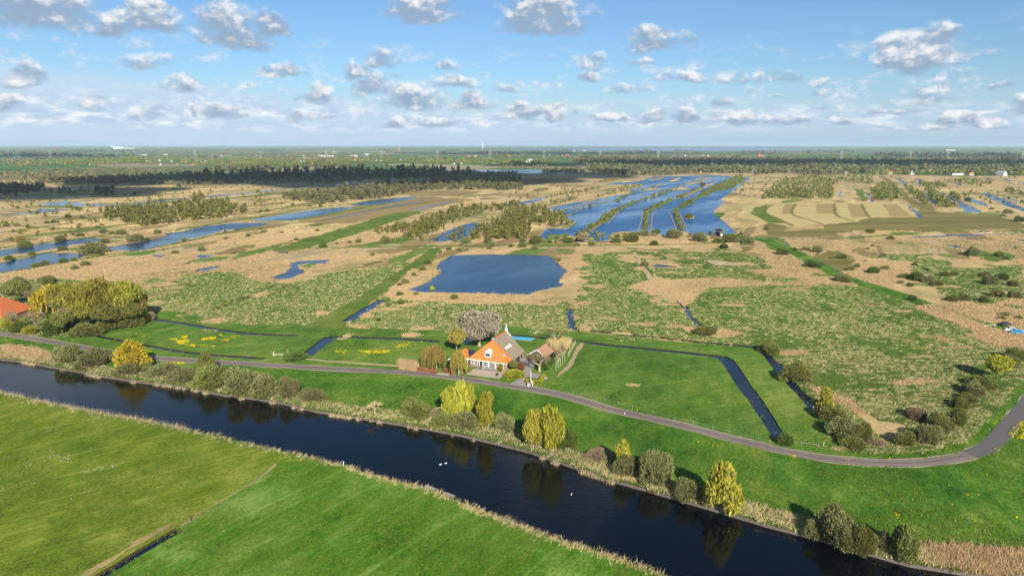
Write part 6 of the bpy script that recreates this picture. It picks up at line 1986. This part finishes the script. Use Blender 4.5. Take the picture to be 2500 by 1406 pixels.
# terrace furniture
dk = thing('wooden_deck', 'grey wooden deck in front of the french windows', 'deck', (*G(1198, 902), 0), RZH)
for i in range(10):
    MB().box((0, -1.25 + .27 * i, .2), (5.2, .24, .08)).part('plank', GREYWOOD, dk)
for sx in (-2.4, 2.4):
    MB().box((sx, 0, .08), (.12, 2.5, .15)).part('joist', GREYWOOD, dk)
tb = thing('garden_table', 'grey garden table on the left of the deck', 'table', (*G(1172, 901), 0.0), RZH)
MB().box((0, 0, .74), (1.8, .9, .06)).part('table_top', GREYWOOD, tb)
for sx, sy in ((-.8, -.38), (.8, -.38), (.8, .38), (-.8, .38)):
    MB().box((sx, sy, .355), (.08, .08, .71)).part('leg', GREYWOOD, tb)
for i, (dx, dy, lab) in enumerate(((-.6, -.85, 'garden chair on the road side of the table'), (.6, -.85, 'second garden chair on the road side of the table'), (1.4, .1, 'garden chair at the head of the table'))):
    c = thing('garden_chair', lab, 'chair', (tb.location.x + dx, tb.location.y + dy, 0), RZH + i * .9)
    MB().box((0, 0, .44), (.46, .46, .05)).part('seat', WHITE if i == 2 else GREYWOOD, c)
    MB().box((0, -.21, .70), (.46, .05, .5)).part('backrest', WHITE if i == 2 else GREYWOOD, c)
    for sx, sy in ((-.2, -.2), (.2, -.2), (.2, .2), (-.2, .2)):
        MB().box((sx, sy, .21), (.05, .05, .42)).part('leg', GREYWOOD, c)
bb = thing('barbecue', 'black kettle barbecue on the gravel terrace', 'barbecue', (*G(1214, 919), 0.03))
k = MB()
for i in range(6):
    a0, a1 = math.pi * i / 6 - math.pi / 2, math.pi * (i + 1) / 6 - math.pi / 2
    k.tube((0, 0, .8 + .33 * math.sin(a0)), (0, 0, .8 + .33 * math.sin(a1)), max(.02, .42 * math.cos(a0)), max(.02, .42 * math.cos(a1)), 12)
k.part('kettle', BLACK, bb)
for i in range(3):
    MB().tube((.35 * math.cos(i * 2.1), .35 * math.sin(i * 2.1), 0), (.12 * math.cos(i * 2.1), .12 * math.sin(i * 2.1), .6), .03).part('leg', BLACK, bb)
plant('bush', 'hedge', 1222, 908, 889, 15, 'yellow flowering shrub against the right front of the farmhouse')
# posts by the drive
sgn = thing('utility_post', 'tall slim white post at the mouth of the drive', 'post', (*G(1296, 940), 0))  # a plain utility post, no lamp on it
MB().tube((0, 0, 0), (0, 0, 4.0), .09, .07, 8).part('pole', WHITE, sgn)
MB().box((0, 0, 4.08), (.28, .28, .16), 0, .6).part('cap', WHITE, sgn)
mb = thing('letter_box', 'white letter box on a short post by the drive', 'letter box', (*G(1300, 942), 0))
MB().box((0, 0, .5), (.14, .14, 1.0)).part('post', WHITE, mb)
MB().box((0, 0, 1.2), (.45, .35, .4)).part('box', WHITE, mb)
wb = thing('waste_bin', 'pale grey waste bin by the drive', 'bin', (*G(1290, 942.5), 0))
MB().box((0, 0, .5), (.55, .6, 1.0), 0, 1.12).part('body', simple_mat('grey_plastic', (.45, .45, .46), .5, .05), wb)
MB().box((0, 0, 1.04), (.66, .72, .08)).part('lid', GREYWOOD, wb)
st_ = thing('stump', 'brown cut log pile beside the box hedge', 'logs', (*G(1331, 925), 0))
for i in range(5):
    MB().tube((-.6, -.3 + .3 * (i % 3), .17 + .28 * (i // 3)), (.6, -.3 + .3 * (i % 3) + .02, .17 + .28 * (i // 3)), .15, .15, 8).part('log', GREYWOOD, st_)

# fruit tree stakes in the orchard strip
for i, q in enumerate(('1090,520', '1120,460', '1145,410', '1175,370', '1060,560', '1030,620')):
    x_, y_ = pts('r', q)[0]
    t = thing('tree_stake', ['lowest', 'second', 'third', 'fourth', 'fifth', 'sixth'][(2, 3, 4, 5, 1, 0)[i]] + ' pale stake of the young fruit trees along the garden edge', 'stake', (*G(x_, y_), 0))
    MB().tube((0, 0, 0), (0, 0, 1.7), .09, .08, 6).part('stake', PALEWOOD, t)
    MB().tube((.3, .1, 0), (.3, .1, 1.6), .05, .04, 5).part('sapling', BARK, t)

# ------------------------------------------------------------------ fences, gates, jetty, piling
fp = [G(*q) for q in pts('0', '1398,961 1442,970 1544,996 1647,1025 1740,1047 1823,1068 1880,1081')]
fe = thing('field_fence', 'low wire fence with short pale posts along the road', 'fence', (*fp[0], 0))
cumx = []
for a, b in zip(fp, fp[1:]):
    L = (Vector(b) - Vector(a)).length
    n = max(2, int(L / 4.2))
    cumx += [tuple(Vector(a).lerp(Vector(b), i / n)) for i in range(n)]
cumx.append(fp[-1])
pm = MB().box((0, 0, .42), (.09, .09, .84)).mesh('post', GREYWOOD)
for i, (x, y) in enumerate(cumx):
    link('post', pm, fe, (x - fp[0][0], y - fp[0][1], 0))
for zz, nm in ((.72, 'wire'), (.4, 'wire')):
    w = MB()
    for (x0, y0), (x1, y1) in zip(cumx, cumx[1:]):
        w.tube((x0 - fp[0][0], y0 - fp[0][1], zz), (x1 - fp[0][0], y1 - fp[0][1], zz), .012, .012, 3)
    w.part(nm, STEEL, fe)


def gate(label, a, b, posts, mat, rails=(.55, .95)):
    A, B = Vector((*G(*a), 0)), Vector((*G(*b), 0))
    t = thing('field_gate', label, 'gate', A)
    d = B - A
    for zz in rails:
        MB().tube(Vector((0, 0, zz)), d + Vector((0, 0, zz)), .07, .07, 6).part('rail', mat, t)
    for f, h in posts:
        MB().tube(d * f, d * f + Vector((0, 0, h)), .14, .13, 8).part('post', mat, t)


gate('pale wooden field gate with one tall post beside the dark green bush', (664, 870), (705, 871), ((.12, 1.7), (1.0, 1.2)), PALEWOOD)
gate('white field barrier near the road bend', (1956, 1084), (1997, 1090), ((.0, .5), (1.0, .5)), GREYWOOD, (.42,))
gate('pale wooden barrier at the end of the dike path', (2402, 800), (2428, 797), ((.0, 1.1), (1.0, 1.1)), PALEWOOD)
for x, y, h, lab, cp_ in ((2010.5, 1088, 1.5, 'marker post with orange top by the road bend barrier', REDPAINT), (2430.5, 797, 1.6, 'orange topped marker post by the dike path barrier', REDPAINT), (839, 1136, 1.0, 'lone white post on the near canal bank', WHITE), (467, 1270, 1.1, 'small dark post at the end of the near ditch', DARKWOOD), (703, 863, 1.6, 'orange post behind the dark green bush', REDPAINT), (1525, 1011, .5, 'short white kerb marker at the roadside', WHITE)):
    t = thing('marker_post', lab, 'post', (*G(x, y), 0))
    MB().tube((0, 0, 0), (0, 0, h * .75), .09, .09, 6).part('post', PALEWOOD if cp_ == REDPAINT else cp_, t)
    MB().tube((0, 0, h * .75), (0, 0, h), .095, .085, 6).part('cap', cp_, t)

for i, (q0, q1) in enumerate((('675,783', '745,808'), ('805,830', '877,858'))):
    a, b = [Vector((*G(*pts('J', q)[0]), 0)) for q in (q0, q1)]
    t = thing('jetty', ['left half of the grey plank jetty on the near bank', 'right half of the grey plank jetty on the near bank'][i], 'jetty', a)
    d = b - a
    nn = Vector((-d.y, d.x, 0)).normalized()
    for j in range(3):
        MB().slab([nn * (.1 + .34 * j) + Vector((0, 0, .2)), d + nn * (.1 + .34 * j) + Vector((0, 0, .2)), d + nn * (.4 + .34 * j) + Vector((0, 0, .2)), nn * (.4 + .34 * j) + Vector((0, 0, .2))], .08).part('plank', GREYWOOD, t)
    for f in (.05, .5, .95):
        MB().tube(d * f + nn * .55 + Vector((0, 0, -1.2)), d * f + nn * .55 + Vector((0, 0, .11)), .08, .08, 6).part('post', GREYWOOD, t)

# timber sheet piling on the far bank
pil = MB()
FBs = dens_line(FB[2:], False, 0.0001, 1)
for a, b in zip(FBs, FBs[1:]):
    A, B = Vector((*a, 0)), Vector((*b, 0))
    d = B - A
    if d.length < .01:
        continue
    nn = Vector((d.y, -d.x, 0)).normalized()
    pil.slab([A + nn * .16 + Vector((0, 0, -.12)), B + nn * .16 + Vector((0, 0, -.12)), B + nn * .02 + Vector((0, 0, -.12)), A + nn * .02 + Vector((0, 0, -.12))], .9)
tag(pil.part('timber_piling', simple_mat('shade_dark_timber', (0.13, 0.105, 0.08), 0.85, 0.25, 1.0)), 'long low timber piling along the far canal bank', 'piling')  # shade on the boards is put into the dark timber colour

# breakwaters in the lake
for i, q in enumerate(('460,690 800,605 960,580', '520,750 720,660 1000,590', '1245,870 1300,680', '1365,850 1380,690', '1540,700 1605,870', '1630,690 1710,880', '285,930 385,845', '930,730 975,670', '960,795 1060,680', '770,885 890,810')):
    P = [Vector((*g_, 0)) for g_ in ground('C', q)]
    o0 = P[0].copy()
    b = MB()
    for a, c in zip(P, P[1:]):
        n = max(1, int((c - a).length / 6))
        for j in range(n):
            p0, p1 = a.lerp(c, j / n), a.lerp(c, (j + .92) / n)
            mid = (p0 + p1) / 2 - o0
            b.box((mid.x, mid.y, -.1), ((p1 - p0).length, 1.0, .9), math.atan2(c.y - a.y, c.x - a.x))
    tag(b.part('breakwater', GREYWOOD, loc=o0), ['long timber breakwater at the left shore, upper of two', 'long timber breakwater at the left shore, lower of two', 'straight timber breakwater left of the bent island', 'straight timber breakwater right of the bent island', 'straight timber breakwater left of the short island', 'straight timber breakwater right of the short island', 'thick timber breakwater at the near left shore', 'short timber breakwater left of the curved island', 'timber breakwater right of the curved island', 'timber breakwater at the near foot of the curved island'][i], 'breakwater', 'timber breakwaters beside the lake islands')

# bird hide on the lake shore
hx, hy = G(1762, 580)
hd = thing('bird_hide', 'black bird hide with a wide flared roof on the lake shore', 'hide', (hx, hy, 0))
MB().box((0, 5, 2.2), (3.2, 9.5, 3.6)).part('cabin', DARKWOOD, hd)
r = MB()
r.slab([(-1.9, -.8, 4.1), (1.9, -.8, 4.1), (3.4, 15, 4.9), (-3.4, 15, 4.9)], .25)
ro = r.part('roof', simple_mat('black_roof_felt', (.014, .014, .016), .8, .1), hd)
e = MB()
for a, b in (((-1.95, -.85, 4.05), (-3.45, 15.1, 4.85)), ((1.95, -.85, 4.05), (3.45, 15.1, 4.85)), ((-3.45, 15.1, 4.85), (3.45, 15.1, 4.85)), ((-1.95, -.85, 4.05), (1.95, -.85, 4.05))):
    e.tube(a, b, .17, .17, 4)
e.part('roof_edge', PALEWOOD, ro)
MB().box((-.3, -.2, 1.6), (1.5, .5, 2.4)).part('stair', WHITE, hd)
for sx in (-1.3, 1.3):
    for sy in (1, 9):
        MB().tube((sx, sy, -1), (sx, sy, .5), .15).part('post', DARKWOOD, hd)


# ------------------------------------------------------------------ cars, birds, boats
def car(label, x, y, rz, paint):
    t = thing('parked_car', label, 'car', (*G(x, y), .03), rz)
    prof = [(-2.1, .35), (-2.15, .8), (-1.95, .98), (-1.25, 1.05), (-.7, 1.45), (.75, 1.5), (1.55, 1.05), (2.0, .9), (2.1, .6), (2.05, .32)]
    b = MB()
    n = len(prof)
    for sy, k in ((-.88, 0), (.88, 1)):
        b.v += [(px, sy * (1 if pz < 1.1 else .82), pz) for px, pz in prof]
    b.f.append(tuple(range(n)))
    b.f.append(tuple(range(2 * n - 1, n - 1, -1)))
    for i in range(n):
        j = (i + 1) % n
        b.f.append((j, i, n + i, n + j))
    b.part('body', paint, t)
    for sy in (-1, 1):
        w = MB()
        w.poly([(-1.1, sy * .905, 1.02), (1.3, sy * .905, 1.02), (.68, sy * .79, 1.42), (-.65, sy * .79, 1.40)])
        w.part('side_window', GLASS, t)
    for a, bq, nm in (((-1.22, 1.09), (-.74, 1.43), 'windscreen'), ((1.50, 1.10), (.80, 1.47), 'rear_window')):
        s_ = -.03 if nm == 'windscreen' else .03
        MB().poly([(a[0] + s_, -.78, a[1]), (a[0] + s_, .78, a[1]), (bq[0] + s_, .66, bq[1]), (bq[0] + s_, -.66, bq[1])]).part(nm, GLASS, t)
    for sx in (-1.3, 1.3):
        for sy in (-.8, .8):
            wh = MB().tube((sx, sy - .12, .31), (sx, sy + .12, .31), .32, .32, 14).part('wheel', BLACK, t)
            MB().tube((sx, sy - .13, .31), (sx, sy + .13, .31), .19, .19, 10).part('rim', STEEL, wh)
    for sy in (-.65, .65):
        MB().box((-2.12, sy, .72), (.08, .32, .14)).part('headlight', WHITE, t)


car('white car parked on the gravel by the dike path', 2469, 809, -.35, CARWHITE)
car('bright blue car parked beside the white one', 2483, 814, -.35, CARBLUE)
car('dark car half hidden behind the reeds above the white car', 2453, 795, .2, DARKWOOD)


def goose(label, x, y, rz):
    t = thing('goose', label, 'bird', (*G(x, y, -.75), -.75), rz)
    t.scale = (.55, .55, .55)
    b = MB()
    for i in range(6):
        u0, u1 = -.45 + .15 * i, -.45 + .15 * (i + 1)
        r0 = .2 * math.sqrt(max(.03, 1 - (u0 / .47) ** 2))
        r1 = .2 * math.sqrt(max(.03, 1 - (u1 / .47) ** 2))
        b.tube((u0, 0, .12 + .05 * abs(u0)), (u1, 0, .12 + .05 * abs(u1)), r0, r1, 8)
    b.tube((.38, 0, .18), (.5, 0, .5), .07, .05, 6)
    b.tube((.48, 0, .5), (.66, 0, .5), .07, .03, 6)
    b.part('body', WHITE, t)


goose('white goose on the canal, left of the pair', 1075, 1134, .3)
goose('white goose on the canal, right of the pair', 1088, 1131, .5)
goose('lone white goose on the near canal', 1395, 1207, 1.2)


def boat(label, tg, q, cabin):
    x, y = pts(tg, q)[0]
    t = thing('motor_boat', label, 'boat', (*G(x, y), -.3), .3)
    b = MB()
    sec = [(-2.6, .7, .75), (-1.0, 1.0, .7), (1.2, .95, .75), (2.4, .45, .9), (2.9, .05, 1.0)]
    for sx, w, h in sec:
        b.v += [(sx, -w, h), (sx, -w * .6, 0), (sx, w * .6, 0), (sx, w, h)]
    for i in range(len(sec) - 1):
        for j in range(4):
            k = (j + 1) % 4
            b.f.append((4 * i + j, 4 * i + k, 4 * i + 4 + k, 4 * i + 4 + j))
    b.f.append((0, 1, 2, 3))
    b.part('hull', WHITE, t)
    MB().box((-.2, 0, 1.1), (2.0, 1.3, .8), 0, .8).part('cabin', cabin, t)


boat('white cabin boat moored on the slim far canal', 'D', '2090,895', GLASS)
boat('red and white boat moored right of the cabin boat', 'D', '2165,893', REDPAINT)

# straw heap in the big meadow
g_ = np.random.default_rng(4)
hx, hy = G(1543, 941)
blades('straw_heap', hx + g_.normal(size=160) * .9, hy + g_.normal(size=160) * .35, np.zeros(160), 5, .25 + .3 * g_.random(160), .05, .15, (.5, .1), 'reed', 'small heap of straw lying on the big meadow', 99, 'straw', .6)

# ------------------------------------------------------------------ far village, barns, pylons, tower
HOUSES = []
for tg, s in (('A', '265,245,r,2 400,247,d,1.4 480,232,w,1.4 1110,225,w,1 1400,222,w,1.4 1470,220,d,1.2 1520,216,w,1.6 1530,245,d,1 1640,218,w,1 1740,222,r,1 1790,222,r,1.2 1690,245,r,.9 1830,250,r,1 1870,222,w,1.2 1920,222,w,1.2 1960,218,w,1 2230,230,r,1.4 2180,215,r,1 2480,235,r,1.2 80,207,r,1.2 115,205,d,1 1610,360,w,1 1770,352,w,1.2 1745,355,w,.8 2390,414,w,1 2320,415,d,1 1700,350,w,.8 860,250,w,.8 35,240,w,.8 1100,155,w,1 530,112,r,1.2 1050,92,r,1 1250,95,w,1'),
              ('B', '50,235,r,1.2 450,215,w,1 480,218,d,1 430,210,r,1 900,212,r,1.4 980,207,r,1.2 1170,210,d,1.2 1210,210,w,.9 1800,212,w,1 1690,210,w,1 1820,135,r,1.6 1380,112,r,2 340,78,r,1 240,165,w,1.4 470,165,w,1 760,136,w,2 1040,165,d,1.4 1600,325,w,.9 1890,335,w,.9 1000,212,d,1 820,210,r,1 780,205,r,1 1400,205,w,1 1480,205,w,1 1910,240,d,1.2 1980,238,d,1.2 2440,165,r,1.2 2060,170,r,1.2 2110,168,w,1.2 2450,225,d,1 680,345,r,1'),
              ('C', '210,218,w,1.6 180,220,d,1.4 30,225,r,1.2 95,230,r,1.2 520,165,r,1.2 580,165,r,1.6 150,145,r,2 20,165,r,1 1245,330,w,1.2 770,202,d,1.4 820,205,r,1.2 1230,210,w,1.2 1260,212,w,1 1840,325,r,1 2390,325,w,1.6 2415,165,r,1.4 1580,165,r,1.4 1690,165,w,1.2 1860,165,r,1.2 1910,165,w,1.2 590,328,r,1 835,325,r,1 510,330,d,1.2 540,330,w,.9 1520,212,w,1 1770,218,w,1 1650,212,w,.9 2280,60,w,1 1650,165,r,1 1030,140,w,1.2 740,115,w,1.2 640,120,w,1 400,150,r,1'),
              ('D', '1100,332,w,1.3 1240,337,o,1.4 1430,338,w,1.6 800,330,w,1.2 275,322,o,1 2320,352,w,2 1590,200,r,1.4 20,165,r,1 200,165,r,1 2060,155,w,1 130,65,w,1 840,325,w,.9 2015,345,o,1 1780,300,w,.9 10,165,r,1')):
    x0, y0, k = ZOOM[tg]
    for q in s.split():
        a, b, c, f = q.split(',')
        HOUSES.append((x0 + float(a) / k, y0 + float(b) / k, c, float(f)))
RM = {'r': TILE_RED, 'w': simple_mat('grey_far_roof', (.33, .33, .34), .7, .1), 'd': SLATE, 'o': TILE}
PLASTER = simple_mat('far_plaster', (.56, .55, .51), .8, .08)
WM = {'r': simple_mat('far_brick', (.34, .20, .14), .9, .1), 'w': PLASTER, 'd': PLASTER, 'o': PLASTER}
proto_h = {}
LH = {'r': 'red roofed house', 'w': 'white house, grey roof,', 'd': 'white house, dark roof,', 'o': 'white house, orange roof,'}
NTH = ['first', 'second', 'third', 'fourth', 'fifth', 'sixth', 'seventh', 'eighth', 'ninth', 'tenth', 'eleventh', 'twelfth']
HOUSES.sort()
seen_h = {}
all_h = []
for i, (x, y, c, f) in enumerate(HOUSES):
    X, Y = G(x, y)
    sc_ = 0.8 * f * (1.0 if Y < 2500 else 1.0 + (Y - 2500) / 5000)
    rz_ = random.Random(i).choice((0.1, .35, 1.4, -.3, .8))
    lab = LH[c] + (' near the marsh edge' if y > 410 else ' in the village belt' if y > 385 else ' out in the polder') + (' far left' if x < 330 else ' left of the tower' if x < 800 else ' under the tower' if x < 1200 else ' behind the lake' if x < 1800 else ' right of the lake')
    if c not in proto_h:
        t = gable_house('far_house', lab, 'house', (X, Y, 0), rz_, 7.5, 11.0, 3.2, 7.2, WM[c], RM[c], None, group='far village houses', win=2)
        MB().box((1.2, 5.5, 7.0), (.7, .7, 1.4)).part('chimney', WM['r'], t)
        proto_h[c] = t
    else:
        src = proto_h[c]
        t = src.copy()
        COL.objects.link(t)
        t.location = (X, Y, 0)
        t.rotation_euler = (0, 0, rz_)
        t['label'] = lab
        for chd in src.children:
            n_ = chd.copy()
            COL.objects.link(n_)
            n_.parent = t
    t.scale = (sc_, sc_, sc_)
    seen_h.setdefault(lab, []).append(t)
for lab, L_ in seen_h.items():
    if len(L_) > 1:
        for k_, t in enumerate(L_):
            t['label'] = lab + ', ' + NTH[min(k_, 11)] + ' from left'

for i, (tg, q, L, W, h, lab) in enumerate((('A', '2150,165', 60, 14, 5, 'row of long pale greenhouses in the far polder'), ('A', '1340,155', 70, 20, 6, 'long blue grey barn at the edge of the far shade'), ('A', '1560,152', 45, 18, 6, 'pale barn right of the blue grey one'), ('B', '650,168', 40, 16, 7, 'far barn with a rounded white roof, left of its twin'), ('B', '730,170', 34, 16, 7, 'far barn with a rounded white roof, right of its twin'), ('B', '950,168', 45, 18, 7, 'far farm barn beside red roofs'), ('B', '1060,152', 40, 18, 7, 'far white barn behind the farm'), ('B', '1510,138', 90, 18, 6, 'very long pale barn in mid polder'), ('B', '2000,138', 90, 10, 3, 'thin pale strip of greenhouses'), ('A', '130,172', 60, 14, 5, 'white barns at the left edge of the polder'), ('D', '1870,345', 28, 8, 4, 'long low building under the right forest'), ('D', '1800,112', 60, 20, 6, 'white barn under the right horizon'), ('C', '215,212', 30, 14, 9, 'big white farm building with dark roof'))):
    x, y = pts(tg, q)[0]
    X, Y = G(x, y)
    t = thing('barn', lab, 'barn', (X, Y, 0), .12)
    s_ = 1.0 if Y < 4000 else Y / 4000
    L, W, h = L * s_, W * s_, h * s_
    MB().box((0, W / 2, h * .35), (L, W, h * .7)).part('wall', CONCRETE, t)
    r = MB()
    n = 6
    for k in range(n):
        a0, a1 = math.pi * k / n, math.pi * (k + 1) / n
        r.slab([(-L / 2, W / 2 - W * .52 * math.cos(a0), h * .7 + h * .45 * math.sin(a0)), (L / 2, W / 2 - W * .52 * math.cos(a0), h * .7 + h * .45 * math.sin(a0)), (L / 2, W / 2 - W * .52 * math.cos(a1), h * .7 + h * .45 * math.sin(a1)), (-L / 2, W / 2 - W * .52 * math.cos(a1), h * .7 + h * .45 * math.sin(a1))], .1)
    r.part('roof', CONCRETE if i not in (1, 12) else LEAD, t)

fb = thing('factory', 'long white factory on the left horizon', 'factory', (*G(306, 355.8), 0))
fb.location = (-6100, 10800, 0)
MB().box((0, 0, 14), (190, 60, 28)).part('hall', WHITE, fb)
MB().box((-80, 0, 22), (30, 60, 44)).part('tower', WHITE, fb)
MB().box((150, 0, 8), (220, 40, 16)).part('annex', CONCRETE, fb)
tw = thing('radio_tower', 'white radio tower standing on the horizon', 'tower', (-503, 12000, 0))
MB().tube((0, 0, 0), (0, 0, 88), 9, 7, 12).part('shaft', WHITE, tw)
MB().tube((0, 0, 60), (0, 0, 72), 11, 11, 12).part('collar', CONCRETE, tw)
MB().tube((0, 0, 88), (0, 0, 120), 2.2, 1.2, 6).part('mast', STEEL, tw)


def pylon_parts():
    out = []
    b = MB()
    hgt = 40.0

    def half(z):
        return 4.2 * (1 - z / hgt) ** 1.25 + .55
    lv = [0, 8, 15, 21, 26, 30, 34, 37, 40]
    for sx, sy in ((-1, -1), (1, -1), (1, 1), (-1, 1)):
        l = MB()
        for z0, z1 in zip(lv, lv[1:]):
            l.tube((sx * half(z0), sy * half(z0), z0), (sx * half(z1), sy * half(z1), z1), .26, .22, 4)
        out.append(('leg', l))
    br = MB()
    cs = [(-1, -1), (1, -1), (1, 1), (-1, 1)]
    for z0, z1 in zip(lv, lv[1:]):
        for (ax, ay), (bx, by) in zip(cs, cs[1:] + cs[:1]):
            br.tube((ax * half(z0), ay * half(z0), z0), (bx * half(z1), by * half(z1), z1), .13, .13, 3)
            br.tube((bx * half(z0), by * half(z0), z0), (ax * half(z1), ay * half(z1), z1), .13, .13, 3)
    out.append(('bracing', br))
    for z, w in ((26, 7.5), (31, 9.0), (36, 6.5)):
        a = MB()
        for sx in (-1, 1):
            a.tube((0, 0, z + .9), (sx * w, 0, z), .16, .12, 4)
            a.tube((0, 0, z - .6), (sx * w, 0, z), .16, .12, 4)
            a.tube((sx * w, 0, z), (sx * w, 0, z - 2.2), .14, .14, 4)
        out.append(('crossarm', a))
    return [(n, m_.mesh(n, STEEL)) for n, m_ in out]


PP = pylon_parts()
ordn = ['first', 'second', 'third', 'fourth', 'fifth', 'sixth', 'seventh', 'eighth', 'ninth', 'tenth', 'eleventh', 'twelfth', 'thirteenth', 'fourteenth', 'fifteenth']
PY = ((123, 387), (304, 381), (477, 389), (637, 389), (797, 388), (932, 387), (1068, 389), (1196, 390), (1328, 389), (1465, 388), (1606, 390), (2053, 389), (2222, 389), (2313, 387), (2494, 393))
for i, (x, y) in enumerate(PY):
    t = thing('pylon', ordn[i] + ' steel lattice pylon counted from the left edge', 'pylon', (*G(x, y), 0), .1, 'electricity pylons in a row across the polder')
    for n, me in PP:
        link(n, me, t)

# ------------------------------------------------------------------ cumulus overhead, whose shadows lie on the far woods
CL_MAT, N = new_mat('cloud_white')
finish(N, (0.85, 0.85, 0.86), 1.0, spec=0.0, transl=0.3)


def overhead_cloud(label, sx, sy, rx, ry, seed, rot=0.0):
    g = np.random.default_rng(seed)
    alt = 1150.0
    k = alt / math.tan(SUN_EL)
    flat = Vector((SUN_DIR.x, SUN_DIR.y)).normalized()
    cx, cy = sx + flat.x * k, sy + flat.y * k
    b = MB()
    cs, sn = math.cos(rot), math.sin(rot)
    for i in range(int(46 * max(1, .6 * max(rx, ry) / min(rx, ry)))):
        t, r = g.random() * 6.28, g.random() ** .5
        px, py = r * math.cos(t) * rx * .85, r * math.sin(t) * ry * .85
        s = (0.24 + .26 * g.random()) * min(rx, ry) * (1.15 - .5 * r)
        ox, oy = cx + px * cs - py * sn, cy + px * sn + py * cs
        n, seg = 4, 9
        z0 = alt + s * .25
        for j in range(n):
            a0, a1 = -.5 + 2.07 * j / n, -.5 + 2.07 * (j + 1) / n
            b.tube((ox, oy, z0 + s * .5 * math.sin(a0)), (ox, oy, z0 + s * .5 * math.sin(a1)), s * math.cos(a0), max(.5, s * math.cos(a1)), seg)
    tag(b.part('cloud', CL_MAT), label, 'cloud', kind='stuff')


overhead_cloud('large cumulus high over the camera', -300, 1440, 640, 360, 1, .22)
overhead_cloud('small cumulus high over the left', -690, 950, 230, 150, 2, .3)
overhead_cloud('broad cumulus high over the right', 1000, 2350, 1300, 330, 3, .05)
overhead_cloud('far cumulus over the left polder', -2900, 4000, 900, 330, 4, .0)
overhead_cloud('unseen cumulus added to shade the middle polder', 300, 5200, 1300, 500, 5, .1)  # out of view, added with the next cloud to darken the far fields
overhead_cloud('unseen cumulus added to shade the right polder', 3400, 4300, 1400, 420, 6, -.1)

# ------------------------------------------------------------------ haze
hz = MB()
hz.box((0, 15500, 30.0), (76000, 33000, 118.0))
hm, N = new_mat('haze_air')
vol = N.n('VolumePrincipled')
vol.inputs['Color'].default_value = (0.66, 0.83, 1.0, 1)
vol.inputs['Density'].default_value = 0.00005
vol.inputs['Anisotropy'].default_value = 0.0
o = N.n('OutputMaterial')
N.t.links.new(vol.outputs[0], o.inputs['Volume'])
hz_o = hz.part('haze', hm)
hz_o['kind'] = 'stuff'
hz_o['label'] = 'pale blue haze over the far polder'
